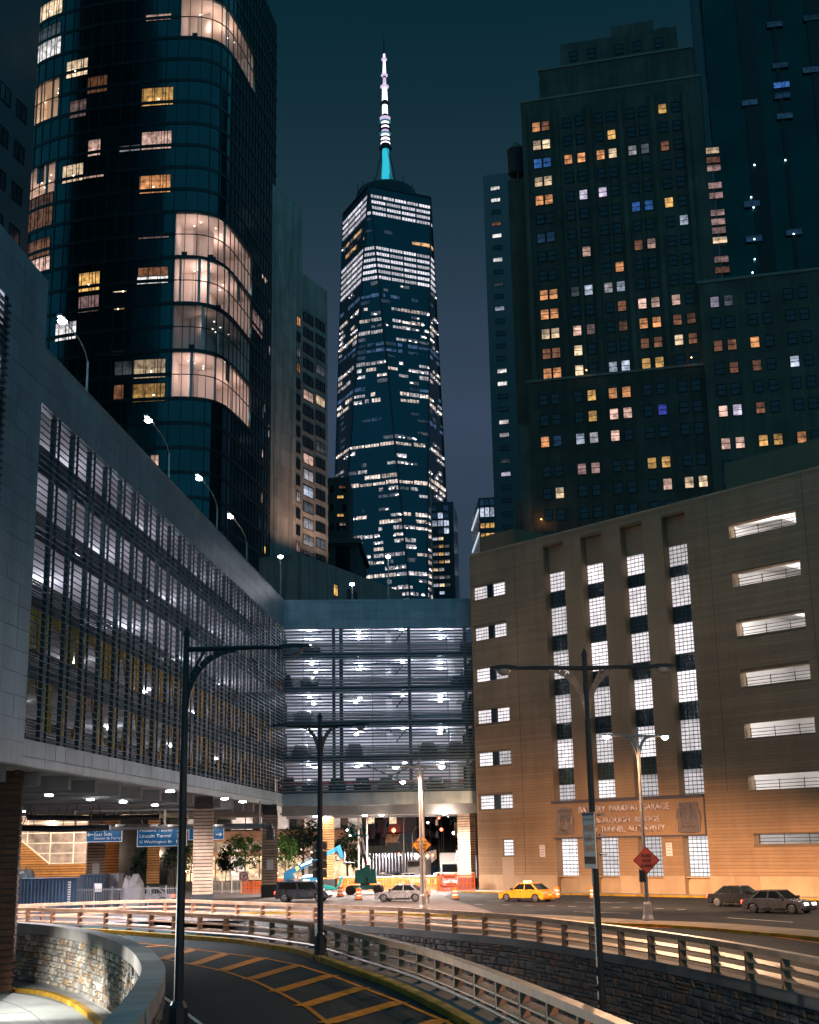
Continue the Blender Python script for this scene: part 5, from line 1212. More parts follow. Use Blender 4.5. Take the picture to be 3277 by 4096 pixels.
# ---------------- the spired tower
wc = Vector((-11.5, 808, 0)); RT_, RB_ = 31.0, 43.1
tw = empty('spired_tower', wc, 'tallest faceted glass tower with white lit top floors and glowing spire', 'skyscraper')
def pol(r_, a): return wc + Vector((r_ * math.sin(R(a)), -r_ * math.cos(R(a)), 0))
Tc = [pol(RT_, -20 + 90 * i) for i in range(4)]; Bc = [pol(RB_, 25 + 90 * i) for i in range(4)]      # T0 -20, B0 25, T1 70, B1 115 ...
ZB_, ZP = 57.0, 417.0
twg = mat('tower_blue_glass', (.022, .07, .088), .14, metal=.8, var=.25, vs=.02, spec=.6)
b = MB()
for i in range(4):
    T0, T1, B0_ = Tc[i], Tc[(i + 1) % 4], Bc[i]; u = Vector((0, 0, 1))
    b.face([B0_ + u * ZB_, T1 + u * ZP, T0 + u * ZP]); b.face([T1 + u * ZP, B0_ + u * ZB_, Bc[(i + 1) % 4] + u * ZB_])
    b.face([B0_, Bc[(i + 1) % 4], Bc[(i + 1) % 4] + u * ZB_, B0_ + u * ZB_])
b.face([T + Vector((0, 0, ZP)) for T in Tc]); b.build('facade', twg, tw)
edge_m = mat('tower_edge_steel', (.03, .04, .05), .3, metal=.5)
for i in range(4):
    for T in (Tc[i], Tc[(i + 1) % 4]): MB().beam(Bc[i] + Vector((0, 0, ZB_)), T + Vector((0, 0, ZP)), 1.1, 1.1).build('edge_strip', edge_m, tw)
    MB().beam(Tc[i] + Vector((0, 0, ZP)), Tc[(i + 1) % 4] + Vector((0, 0, ZP)), 1.2, 1.2).build('parapet', edge_m, tw)
def octo(z):
    t = (z - ZB_) / (ZP - ZB_); out = []
    for i in range(4): out += [Bc[i].lerp(Tc[i], t), Bc[i].lerp(Tc[(i + 1) % 4], t)]
    return out                                                    # edges 2i -> 2i+1: wide at the top; 2i+1 -> 2i+2: wide at the bottom
HFL = 4.08
wtw = dict(W=lit('office_white', (.95, .90, 1), .95, blind=0, scale=.5, contrast=.5), g=lit('office_grey', (.95, .86, .92), .55, blind=0, scale=.35, contrast=1.0), p=lit('office_warm', (1, .80, .70), 1.0, blind=0, scale=.35, contrast=1.0), o=lit('office_orange', (1, .55, .25), .8, blind=0, scale=.3, contrast=1.0), b=lit('office_blue', (.22, .42, .85), .22, blind=0, scale=.2, contrast=1.0), d=lit('office_dim', (.6, .66, .8), .16, blind=0, scale=.3, contrast=1.0), D=lit('office_blue_dim', (.3, .45, .7), .08, blind=0, scale=.2))
def band(i, z, h_, f0, f1):
    O0, O1 = octo(z), octo(z + h_); A0, B0_, A1, B1_ = O0[i], O0[(i + 1) % 8], O1[i], O1[(i + 1) % 8]
    n_ = Vector((B0_.y - A0.y, -(B0_.x - A0.x), 0)); 
    if n_.length < 1e-3: return None
    n_ = n_.normalized(); 
    if n_.dot(A0 - wc) < 0: n_ = -n_
    n_ = n_ * .35
    return [A0.lerp(B0_, f0) + n_ + Vector((0, 0, z)), A0.lerp(B0_, f1) + n_ + Vector((0, 0, z)), A1.lerp(B1_, f1) + n_ + Vector((0, 0, z + h_)), A1.lerp(B1_, f0) + n_ + Vector((0, 0, z + h_))]
vis = []
O_ = octo(250)
for i in range(8):
    m_ = (O_[i] + O_[(i + 1) % 8]) / 2 - wc; A_, B__ = O_[i], O_[(i + 1) % 8]; n_ = Vector((B__.y - A_.y, -(B__.x - A_.x), 0))
    if n_.dot(m_) < 0: n_ = -n_
    if n_.normalized().dot(-(O_[i]).normalized()) > .12: vis.append(i)
bands = []
def rowspec(k):
    """What is lit on floor k below the parapet: (kinds, chance, segment count)"""
    if k in (1, 2, 3, 4): return ('W', 1.0)
    if k == 6: return ('od', .55)
    if k == 7: return ('bD', .4)
    if k == 8: return ('o', .45)
    if 10 <= k <= 15: return ('W', 1.0)
    if k == 16: return ('d', .35)
    if k in (18,): return ('b', .7)
    if k in (20, 22, 24, 29, 30, 31, 34, 35): return ('gp', .78)
    if k in (21, 23, 25): return ('gd', .5)
    if k in (26, 27, 33, 38): return ('bbD', .75)
    if k in (28, 32, 36, 37, 39, 40, 41): return ('dD', .16)
    if k in (42,): return ('p', .95)
    if k in (43, 44, 45): return ('gd', .35)
    if k in (47, 48): return ('p', .85)
    if k in (49, 50, 46): return ('gd', .4)
    if k in (51, 52): return ('dD', .16)
    if k >= 53: return (('ggp', .74) if k % 3 else ('gpd', .5))
    return ('dD', .15)
for k in range(1, 74):
    z = ZP - 4.5 - HFL * k
    kinds, ch = rowspec(k)
    for i in vis:
        O = octo(z); wd = (O[(i + 1) % 8] - O[i]).length
        if wd < 3: continue
        if kinds == 'W' and i == vis[-1] and False: continue
        nseg = max(1, round(wd / (9.5 if kinds in ('W', 'p') else 7.0)))
        for q in range(nseg):
            if random.random() > ch: continue
            f0, f1 = (q + .05) / nseg, (q + .95) / nseg
            if kinds != 'W' and random.random() < .34:
                t0, t1 = sorted((random.random(), random.random()))
                if t1 - t0 > .25: f0, f1 = f0 + (f1 - f0) * t0, f0 + (f1 - f0) * t1
            c = random.choice(kinds); hh = 2.0 if kinds == 'W' else random.choice((1.7, 2.1, 2.4))
            q4 = band(i, z, hh, f0, f1)
            if q4: bands.append((q4, c, (q4[1] - q4[0]).length * hh * {'W': 3, 'p': 2, 'g': 2}.get(c, 1), i))
bands.sort(key=lambda t: -t[2])
for q4, c, a_, i in bands[:300]: MB().face(q4).build('window_band', wtw[c], tw)
rest = MB(); ml = list(wtw.keys())
for q4, c, a_, i in bands[300:]: rest.face(q4, ml.index(c))
tag(rest.build('window_bands', [wtw[m_] for m_ in ml], tw), kind='stuff')
# dark mullions across the bright floors
b = MB()
for q4, c, a_, i in bands:
    if c in 'Wpg':
        L_ = (q4[1] - q4[0]).length; n_ = int(L_ / 1.55); o_ = (q4[1] - q4[0]).cross(Vector((0, 0, 1))).normalized() * .15
        if o_.dot(q4[0] - wc) < 0: o_ = -o_
        for j in range(1, n_):
            f0 = (j - .09) / n_; f1 = (j + .09) / n_; b.face([q4[0].lerp(q4[1], f0) + o_, q4[0].lerp(q4[1], f1) + o_, q4[3].lerp(q4[2], f1) + o_, q4[3].lerp(q4[2], f0) + o_])
tag(b.build('window_mullions', edge_m, tw), kind='stuff')
dotm = emit('office_spark', (1, .93, .9), 3.5); b = MB()
for q4, c, a_, i in bands:
    if c in 'pgd' and random.random() < .5:
        for _ in range(random.randint(1, 3)):
            t = random.random(); o_ = (q4[1] - q4[0]).cross(Vector((0, 0, 1))).normalized() * .3
            if o_.dot(q4[0] - wc) < 0: o_ = -o_
            p = q4[0].lerp(q4[1], t) + o_ + Vector((0, 0, random.uniform(.2, 1.0))); d = (q4[1] - q4[0]).normalized() * random.uniform(.5, 1.1); b.face([p - d, p + Vector((0, 0, -.4)), p + d, p + Vector((0, 0, .45))])
tag(b.build('ceiling_sparks', dotm, tw), kind='stuff')
# roof ring and spire
ring_m = mat('roof_ring_steel', (.015, .02, .024), .6)
cx0 = (wc.x, wc.y, 0); SZ = lambda z: 4.7 + (z - 4.7) * 1.0228
MB().lathe([(20, 410), (20.5, 421), (19.6, 425.5), (18.2, 427), (3, 427.3)], 40, c=cx0).build('roof_ring', ring_m, tw)
for q in range(12):
    p = pol(19, q * 30 + 7); MB().tube([(p.x, p.y, 424), (p.x, p.y, 427 + random.uniform(1.5, 5))], .22, 6).build('roof_mast', ring_m, tw)
sp_w = emit('spire_white', (.98, .88, 1), 2.6); sp_w2 = emit('spire_lilac', (.80, .62, .95), .9); sp_c = emit('spire_cyan', (.03, .55, .72), 1.0); sp_g = emit('spire_teal', (.05, .38, .46), .45)
ZSP = [(420, 3.0, sp_c), (429, 2.7, sp_c), (440, 2.2, sp_c), (449, 2.4, ring_m), (452, 3.2, sp_w), (456, 3.0, sp_w), (460, 2.5, sp_w2), (464, 2.6, sp_w), (468.5, 2.6, sp_w2), (471, 2.2, ring_m), (474, 1.9, sp_w), (481, 1.8, ring_m), (484, 1.9, sp_w), (493, 1.6, sp_w), (496, 1.3, sp_w2), (501, 1.0, ring_m), (503, 1.2, sp_w), (513, .8, sp_w), (519, .65, ring_m), (535, .1, None)]
for (za, ra, m_), (zb, rb, _) in zip(ZSP, ZSP[1:]): MB().lathe([(ra, SZ(za)), (rb * .98, SZ(zb))], 12, c=cx0).build('spire_segment', m_, tw, smooth=True)
for z, r_ in ((449, 4.4), (471, 3.6), (481.5, 3.2), (494.5, 2.9), (503, 2.3), (515, 1.9)):
    z = SZ(z)
    MB().lathe([(r_ * .7, z - .9), (r_, z - .3), (r_, z + .4), (r_ * .7, z + .9)], 14, c=cx0).build('spire_collar', ring_m if r_ in (4.4, 3.2) else sp_w2, tw)
for z in (453, 456, 459, 462, 465, 468): MB().lathe([(3.4, SZ(z)), (3.9, SZ(z) + .3), (3.9, SZ(z) + .8), (3.4, SZ(z) + 1.1)], 14, c=cx0).build('spire_collar', sp_g if z in (459, 468) else ring_m, tw)
for q in range(4):
    p = pol(9.5, q * 90 + 30); a_ = pol(2.6, q * 90 + 30); MB().beam((p.x, p.y, 427), (a_.x, a_.y, SZ(448)), .5, .5).build('spire_stay', ring_m if q % 2 else sp_g, tw)
# ================================================================== STREET LAMPS, SIGNS, GANTRY, FENCES
random.seed(31)
lens_on = emit('street_lens_glow', (1, .88, .80), 90); lens_off = mat('unlit_lens', (.25, .24, .23), .3, var=.1)
lamp_steel = mat('lamp_post_dark_steel', (.018, .023, .028), .45, metal=.2, var=.2, vs=2.5)
lamp_galv = mat('lamp_post_galvanised', (.38, .33, .30), .42, metal=.5, var=.25, vs=2)
def lamp_post(base, ztop, arms, m_, label, lit_=False, power=0, rpole=(.14, .08), col=(1, .80, .62), foot=True, group='street lamps of the junction', throw=None, tpower=0, rails=()):
    """arms: (direction in degrees, length); a straight arm held by a curved bracket, a flat lamp head at its end."""
    x, y, z0 = base; root = empty('street_lamp', base, label, 'street lamp', group)
    MB().lathe([(rpole[0], 0), (rpole[1] * 1.15, ztop - z0 - .9), (rpole[1], ztop - z0 + .1)], 8, c=base).build('pole', m_, root)
    MB().lathe([(rpole[1] * 1.35, ztop - z0 + .1), (rpole[1] * 1.35, ztop - z0 + .18), (.02, ztop - z0 + .36)], 8, c=base).build('finial', m_, root)
    if foot: MB().lathe([(.34, 0), (.34, .12), (.27, .35), (.24, .95), (.16, 1.1)], 8, c=base).build('foot', m_, root)
    for a, ln in arms:
        d = Vector((math.sin(R(a)), math.cos(R(a)), 0)); u = Vector((0, 0, 1)); o = Vector((x, y, ztop - .25)); n_ = d.cross(u)
        am = MB(); am.tube([o, o + d * ln * .7 + u * .03, o + d * ln + u * .02], [.075, .06, .045], 8); am.build('arm', m_, root)
        br_ = MB(); K = 10; pts = []                       # curved bracket plate with an open triangle
        for k in range(K + 1):
            t = k / K; pts.append((.10 + ln * .48 * (1 - math.cos(t * math.pi / 2)), -1.55 + 1.45 * math.sin(t * math.pi / 2)))
        for (p0, q0), (p1, q1) in zip(pts, pts[1:]):
            A, B = o + d * p0 + u * q0, o + d * p1 + u * q1; tn = (B - A).normalized(); nn = (u * tn.dot(d) - d * tn.dot(u)) * .17
            h = n_ * .03; br_.hexa([A - h, B - h, B + h, A + h, A - h + nn, B - h + nn, B + h + nn, A + h + nn])
        br_.beam(o + d * .5 - u * .02, o + d * .12 - u * .72, .05, .07)
        br_.build('bracket', m_, root)
        e = o + d * ln; hd = MB()
        prof = [(0, .05, .05), (.12, .10, .06), (.35, .17, .08), (.7, .18, .075), (.92, .10, .05), (1.0, .03, .02)]
        k0 = len(hd.v)
        for f, wd, th in prof:
            c = e + d * (f * .85 - .1) + u * .03; hd.v += [tuple(c - n_ * wd - u * th * .5), tuple(c + n_ * wd - u * th * .5), tuple(c + n_ * wd * .7 + u * th), tuple(c - n_ * wd * .7 + u * th)]
        for i in range(len(prof) - 1):
            for j in range(4):
                q = k0 + i * 4; hd.f.append((q + j, q + (j + 1) % 4, q + 4 + (j + 1) % 4, q + 4 + j)); hd.m.append(0)
        hd.f += [(k0, k0 + 1, k0 + 2, k0 + 3), tuple(k0 + 4 * (len(prof) - 1) + j for j in (3, 2, 1, 0))]; hd.m += [0, 0]
        head = hd.build('lamp_head', m_, root)
        c = e + d * .33 - u * .03
        MB().lathe([(.05, -.17), (.17, -.11), (.22, -.02), (.18, .02)], 12, c=c).build('lens', lens_on if lit_ else lens_off, head)
        if lit_:
            point('bulb', c - u * .26, power, col, .15, head, spot=160, blend=.5); point('bulb_spill', c - u * .28, power * .01, col, .15, head)
            for tg_ in rails: point('rail_fill_spot', c - u * .30, 7000, col, .15, head, spot=50, blend=1.0, target=tg_)  # extra spot added in the head, aimed to brighten a railing
            for tg_ in (throw or ()): point('aimed_fill_spot', c - u * .30, tpower, col, .15, head, spot=46, blend=1.0, target=tg_)  # extra spot added in the head, aimed to brighten its target
    return root
def at_y(px, py, y): return ony(px, py, y)
# three tall unlit posts in the foreground
b0 = at_y(712, 4096, 35.0); lamp_post((b0.x, 35.0, -.05), at_y(775, 2545, 35.0).z - .1, [(88, 2.55)], lamp_steel, 'tall dark unlit lamp post nearest the viewer, single arm, in front of the louvred garage', rpole=(.125, .075))
b0 = at_y(2412, 4096, 41.0); lamp_post((b0.x, 41.0, zsunk(b0.x) - .1), at_y(2357, 2640, 41.0).z, [(86, 2.1), (266, 2.2)], lamp_steel, 'tall dark unlit double-arm lamp post in front of the brick garage', rpole=(.13, .07))
b0 = onz(1280, 3830, 0.1); lamp_post((b0.x, b0.y + .3, 0), at_y(1283, 2880, b0.y).z, [(86, 1.5), (266, 1.5)], lamp_steel, 'dark unlit double-arm lamp post standing by the gap of the lower railing', rpole=(.14, .09))
# lit ones
l3 = onz(2594, 3692); lamp_post((l3.x, l3.y, .12), at_y(2555, 2928, l3.y).z, [(72, 1.55), (252, 1.75)], lamp_galv, 'lit double-arm street lamp on the median carrying a red diamond road work sign', True, 5000, rpole=(.13, .075), col=(1, .57, .31), throw=(GP.pt(-22, -4), GP.pt(-9, -4), GP.pt(4, -4)), tpower=34000, rails=((9.5, 53, .5), (3.5, 69, .5), (4, 42, 0)))
l2 = onz(1690, 3640); lamp_post((l2.x, l2.y, .05), at_y(1680, 3052, l2.y).z, [(80, 1.4), (260, 1.5)], lamp_galv, 'lit double-arm street lamp in front of the bridge carrying an orange diamond sign', True, 11000, rpole=(.14, .085), col=(1, .64, .45))
lb = at_y(1616, 3128, 116); r_ = lamp_post((lb.x + 1.6, 116, 0), lb.z + .3, [(268, 1.35)], lamp_galv, 'lit single-arm street lamp with strong glare just behind the orange sign lamp', True, 9000, rpole=(.12, .08), col=(1, .64, .45))
# lamps added out of view to light the stone wall, garage wall and railings
lamp_post((-23.2, 57.5, LZ), 2.6, [(75, 1.3)], lamp_galv, 'unseen low lamp added beyond the left edge to light the curved stone wall', True, 1500, rpole=(.12, .08), col=(1, .95, .86), throw=((-17.8, 66, -1.5), (-16.3, 61.5, -1.8), (-12.5, 53, -1.2), (-9.8, 46, -.8)), tpower=14000)
lamp_post((34.0, 84.0, 0), 10.6, [(20, 1.6), (200, 1.6)], lamp_galv, 'unseen street lamp added beyond the right edge to light the brick garage', True, 6000, rpole=(.15, .09), col=(1, .57, .31), throw=(GP.pt(9, -4),), tpower=34000)

lamp_post((13.5, 8.0, 0), 10.4, [(330, 1.6)], lamp_galv, 'unseen street lamp added near the viewer to light signs and railings', True, 250, rpole=(.14, .085), col=(1, .62, .38), throw=((5.5, 47, 1), (10, 78, 3), (0, 46, 0)), tpower=9000)  # added unseen lamp, filling signs and near railing from the viewer's side
# ---- traffic signs
red_d = mat('red_orange_sign', (.80, .10, .06), .5, var=.08, vs=2); org_d = mat('orange_sign', (.95, .38, .03), .5, var=.08, vs=2); blue_s = mat('blue_sign', (.0, .105, .27), .45, var=.1, vs=1.2); sign_red = mat('sign_red', (.65, .03, .04), .5, var=.05)
ink = mat('sign_black', (.012, .012, .012), .6, var=0); white_s = mat('sign_white', (.82, .82, .82), .45, var=.05)
def diamond(name, c, half, az, m_, lines, label, edge):
    pl = Plane((c.x, c.y), az); root = empty(name, c, label, 'road sign')
    q = lambda s, z, o_: pl.pt(s, c.z + z, o_)
    def quad(h, o0, o1): return [q(-h, 0, o0), q(0, -h, o0), q(h, 0, o0), q(0, h, o0), q(-h, 0, o1), q(0, -h, o1), q(h, 0, o1), q(0, h, o1)]
    MB().hexa(quad(half, 0, .03)).build('panel', edge, root)
    MB().hexa(quad(half * .955, .03, .033)).build('border', ink, root); MB().hexa(quad(half * .91, .033, .036)).build('face', m_, root)
    for i, t in enumerate(lines):
        z = (1 - i) * half * .36; w_ = half * (.16 * len(t)) * .55; w_ = min(w_, half * (1.5 - abs(z / half) * .9) * .62)
        fit_text('lettering', t, ink, root, pl, -w_, w_, c.z + z - half * .12, c.z + z + half * .12, .038, .004, .02)
    return root, pl
c = at_y(2586, 3441, l3.y - .25); r1, _ = diamond('road_work_sign', c, .80, 92, red_d, ['ROAD', 'WORK', 'AHEAD'], 'red diamond sign reading ROAD WORK AHEAD on the median lamp post', red_d)
MB().box(c.x - .45, c.x - .1, c.y + .1, c.y + .3, c.z - 1.25, c.z - .55).build('control_box', dark_steel, r1)
c = at_y(1687, 3380, l2.y + .35); r2, _ = diamond('lane_closed_sign', c, .76, 92, org_d, ['RIGHT LANE', 'CLOSED', 'AHEAD'], 'orange diamond lane closed sign behind the lit lamp post by the bridge', red_d)
# unsafe lane change sign on the right foreground post
p0 = at_y(2337, 3360, 41.4); p1 = at_y(2385, 3360, 40.6); az_ = math.degrees(math.atan2(p1.x - p0.x, p1.y - p0.y)); UP_ = Plane((p0.x, p0.y), az_)
us = empty('lane_change_sign', p0, 'tall weathered white sign reading UNSAFE LANE CHANGE on the foreground lamp post', 'road sign'); wd = (p1 - p0).length
zt, zb = at_y(2350, 3250, 41).z, at_y(2350, 3474, 41).z
MB().fbox(UP_, 0, wd, zb, zt, 0, .03).build('panel', mat('weathered_white_sign', (.72, .62, .56), .6, var=.15, vs=2, dirt=.25), us)
H_ = zt - zb
MB().fbox(UP_, .01, wd - .01, zt - .055 * H_, zt - .01, .031, .034).build('faded_band', mat('faded_blue', (.10, .12, .17), .7, var=.5, vs=9), us); MB().fbox(UP_, .04, wd - .04, zb + .08 * H_, zb + .21 * H_, .031, .034).build('faded_band', mat('faded_brown', (.20, .10, .06), .7, var=.5, vs=9), us)
pale_or = mat('faded_orange_print', (.70, .33, .12), .7, var=.3, vs=6)
for t, f in (('UNSAFE', .66), ('LANE', .48), ('CHANGE', .30)):
    w0 = wd * (.08 if len(t) > 4 else .24); fit_text('lettering', t, pale_or, us, UP_, w0, wd - w0, zb + f * H_, zb + (f + .12) * H_, .033, .004)
for f in (.86, .51, .17):
    for q in range(4): MB().fbox(UP_, wd * (.15 + .23 * q), wd * (.15 + .23 * q) + .035, zb + f * H_, zb + f * H_ + .05, .036, .045).build('bolt', ink, us)
for f in (.93, .58, .23): MB().fbox(UP_, wd - .05, wd + .42, zb + f * H_, zb + f * H_ + .05, -.14, -.10).build('strap', galv, us)
# stacked sign backs on the middle post
mp_ = onz(1280, 3830, .1); ms = empty('stacked_sign_panels', (mp_.x, mp_.y, 3), 'stack of brown sign panel backs fixed to the middle lamp post', 'road sign')
for k in range(4):
    a, b_ = at_y(1250, 3366 + 37 * k, mp_.y + .55), at_y(1308, 3366 + 37 * (k + 1) - 4, mp_.y + .55); MB().box(a.x, b_.x, a.y, a.y + .04, b_.z, a.z).build('panel', mat('brown_sign_back', (.17, .10, .075), .55, var=.25, vs=4), ms); MB().box(a.x, b_.x, a.y - .05, a.y, a.z - .06, a.z - .02).build('stiffener', galv, ms)

# ---- gantry with blue direction signs under the garage
GY = 120.0; gpl = Plane((0, GY), 91.0)
ga = empty('sign_gantry', gpl.pt(-25, 7, 0), 'long horizontal pipe gantry under the garage carrying the blue signs', 'gantry')
a, b_ = at_y(-60, 3318, GY + .4), at_y(1092, 3306, GY + .4); MB().tube([a, b_], .20, 10).build('beam', mat('gantry_grey', (.16, .16, .17), .5, metal=.3), ga)
for px in (300, 660, 1040): p = at_y(px, 3312, GY + .4); MB().tube([p, (p.x, p.y, ZB - .1)], .09, 8).build('hanger', galv, ga)
for px in (405, 480, 617, 690, 790, 880): p = at_y(px, 3303, GY - .3); MB().box(p.x - .35, p.x + .35, p.y - .25, p.y + .2, p.z - .06, p.z + .12).build('sign_light', galv, ga)
def blue_sign(x0, y0, x1, y1, label, rows, arrow=None, shield=False):
    s0, zt = gpl.sz(x0, y0); s1, zb = gpl.sz(x1, y1); root = empty('direction_sign', gpl.pt((s0 + s1) / 2, zb, 0), label, 'road sign', 'blue direction signs')
    MB().fbox(gpl, s0, s1, zb, zt, 0, .06).build('panel', white_s, root); MB().fbox(gpl, s0 + .06, s1 - .06, zb + .06, zt - .06, .06, .068).build('face', blue_s, root)
    W_, H_ = s1 - s0, zt - zb
    for t, f0, f1, fz_, h in rows: fit_text('lettering', t, white_s, root, gpl, s0 + W_ * f0, s0 + W_ * f1, zb + H_ * fz_, zb + H_ * (fz_ + h), .069, .006, .008)
    if arrow:
        f, fz_, d, ln = arrow; c_ = s0 + W_ * f; z = zb + H_ * fz_; a_ = H_ * .10
        b = MB().fbox(gpl, min(c_ - d * ln, c_ + d * ln * .2), max(c_ - d * ln, c_ + d * ln * .2), z - a_ * .38, z + a_ * .38, .069, .076)
        b.face([gpl.pt(c_ + d * ln * .15, z - a_ * 1.5, .077), gpl.pt(c_ + d * ln, z, .077), gpl.pt(c_ + d * ln * .15, z + a_ * 1.5, .077)]); b.build('arrow', white_s, root)
    if shield:
        b = MB(); n_ = 14; b.face([gpl.pt(s0 + W_ * (.42 + .13 * math.cos(6.283 * k / n_)), zb + H_ * (.56 + .26 * math.sin(6.283 * k / n_)), .070) for k in range(n_)]); b.build('route_shield', white_s, root)
        fit_text('lettering', '9A', ink, root, gpl, s0 + W_ * .33, s0 + W_ * .51, zb + H_ * .44, zb + H_ * .70, .072, .004)
    return root
blue_sign(347, 3308, 489, 3367, 'blue direction sign reading FDR Dr, East Side, Staten Is Ferry with arrow', [('FDR Dr', .22, .60, .68, .20), ('East Side', .22, .72, .40, .22), ('Staten Is Ferry', .22, .97, .12, .22)], (.10, .5, -1, .28))
blue_sign(551, 3303, 748, 3384, 'blue direction sign reading Holland Tunnel, Lincoln Tunnel, G Washington Br', [('Holland Tunnel', .05, .70, .70, .17), ('2', .80, .87, .70, .17), ('Lincoln Tunnel', .05, .68, .42, .17), ('5', .80, .87, .42, .17), ('G Washington Br', .05, .71, .12, .18), ('11', .79, .86, .13, .17)], (.93, .5, 1, .30))
blue_sign(756, 3301, 897, 3358, 'blue direction sign with route shield and right arrow, partly behind a pillar', [], (.86, .35, 1, .30), True)
for px in (418, 640, 830): pq = at_y(px, 3300, GY - 1.6); point('sign_flood', pq, 110, (1, .95, .95), .15, ga)
# traffic signal at the gantry's end
tsig = empty('traffic_signal', at_y(1080, 3340, GY), 'dark traffic signal seen from the side below the gantry end', 'traffic light')
p = at_y(1082, 3335, GY - .2); MB().box(p.x - .33, p.x + .33, p.y - .2, p.y + .25, p.z - .5, p.z + .45).build('housing', mat('signal_dark', (.05, .05, .06), .5), tsig)
for k in range(3): MB().lathe([(.13, 0), (.17, .02), (.17, .2), (.15, .2)], 10).mesh('visor') and MB().box(p.x + .33, p.x + .5, p.y - .12, p.y + .12, p.z + .3 - .32 * k, p.z + .34 - .32 * k).build('visor', black, tsig)
MB().box(p.x - .06, p.x + .06, p.y - .05, p.y + .05, p.z + .45, p.z + .75).build('hanger', black, tsig)
def small_sign(px, py, y, kind, label, size=.76, zbase=0.0):
    c = at_y(px, py, y); root = empty('road_sign', (c.x, y, zbase), label, 'road sign'); pl = Plane((c.x, y), 91)
    MB().tube([(c.x, y + .06, zbase), (c.x, y + .06, c.z + size * .4)], .035, 6).build('post', galv, root)
    h = size / 2; MB().fbox(pl, -h, h, c.z - h, c.z + h, 0, .02).build('panel', white_s, root)
    def disc(r_, m_, o_, nm): b = MB(); b.face([pl.pt(r_ * math.cos(6.283 * k / 20), c.z + r_ * math.sin(6.283 * k / 20), o_) for k in range(20)]); return b.build(nm, m_, root)
    if kind == 'noentry':
        disc(h * .93, sign_red, .024, 'disc'); MB().fbox(pl, -h * .7, h * .7, c.z - h * .16, c.z + h * .16, .026, .03).build('bar', white_s, root)
        fit_text('lettering', 'DO NOT', white_s, root, pl, -h * .5, h * .5, c.z + h * .30, c.z + h * .52, .028, .003); fit_text('lettering', 'ENTER', white_s, root, pl, -h * .45, h * .45, c.z - h * .55, c.z - h * .33, .028, .003)
        MB().fbox(pl, -h * 1.05, h * 1.05, c.z + h * 1.15, c.z + h * 1.75, 0, .02).build('one_way_plate', ink, root)
        b = MB(); q = lambda s, z: pl.pt(s * h, c.z + z * h, .024); b.face([q(-.95, 1.45), q(-.6, 1.22), q(-.6, 1.34), q(.9, 1.34), q(.9, 1.56), q(-.6, 1.56), q(-.6, 1.68)]); b.build('one_way_arrow', white_s, root)
        fit_text('lettering', 'ONE WAY', ink, root, pl, -h * .45, h * .8, c.z + h * 1.38, c.z + h * 1.52, .026, .003)
    else:
        b = MB(); n_ = 20
        for k in range(n_):
            a0, a1 = 6.283 * k / n_, 6.283 * (k + 1) / n_; b.face([pl.pt(h * .88 * math.cos(a0), c.z + h * .88 * math.sin(a0), .026), pl.pt(h * .88 * math.cos(a1), c.z + h * .88 * math.sin(a1), .026), pl.pt(h * .70 * math.cos(a1), c.z + h * .70 * math.sin(a1), .026), pl.pt(h * .70 * math.cos(a0), c.z + h * .70 * math.sin(a0), .026)])
        b.build('ring', sign_red, root); b = MB(); q = lambda s, z: pl.pt(s * h, c.z + z * h, .022)
        b.face([q(-.12, -.5), q(.04, -.5), q(.04, .12), q(.2, .12), q(.2, .28), q(-.12, .28)]); b.face([q(.2, -.02), q(.5, .2), q(.2, .42)]); b.build('turn_arrow', ink, root)
        MB().beam(pl.pt(-h * .55, c.z + h * .55, .03), pl.pt(h * .55, c.z - h * .55, .03), h * .12, .006).build('slash', sign_red, root)
    return root
small_sign(976, 3505, 142, 'turn', 'square no right turn sign by the orange fence', 1.0)
small_sign(1466, 3455, 150, 'noentry', 'red do not enter sign beside the green boom lift', .85)
small_sign(1841, 3432, 152, 'noentry', 'red do not enter sign with one way plate beside the box truck', .95)

# ---- picket fence at the left, behind the upper railing
def pickets(name, a, b_, h, label, m_, posts, pitch=.14, cat='fence', rails=(.12, .92), r_=.012, zb=0.05):
    root = empty(name, a, label, cat); d = (b_ - a); L_ = d.length; d = d.normalized()
    pm = MB().box(-.05, .05, -.05, .05, 0, h + .1).mesh('post', None, (m_,))
    for i in range(posts): 
        p = a + d * (L_ * i / (posts - 1)); piece('post', pm, root, Matrix.Translation((p.x, p.y, 0)))
    for f in rails: MB().beam(a + Vector((0, 0, h * f)), b_ + Vector((0, 0, h * f)), .04, .05).build('rail', m_, root)
    pk = MB(); n_ = int(L_ / pitch)
    for i in range(n_): p = a + d * (i + .5) * pitch; pk.box(p.x - r_, p.x + r_, p.y - r_, p.y + r_, zb, h)
    tag(pk.build('pickets', m_, root), kind='stuff'); return root
fence_m = mat('grey_fence_paint', (.30, .30, .33), .5, metal=.3, var=.15)
pickets('picket_fence', onz(-60, 3650).xy.to_3d() , onz(735, 3634).xy.to_3d(), 1.75, 'grey metal picket fence behind the upper railing at the left', fence_m, 12)
pickets('picket_fence', ony(850, 3560, 150).xy.to_3d(), ony(965, 3560, 150).xy.to_3d(), 1.9, 'pale metal picket fence behind the nearest bridge pillar', mat('pale_fence', (.6, .55, .5), .5), 4)
org_net = mat('orange_plastic_fence', (.85, .16, .03), .55, var=.2, vs=2)
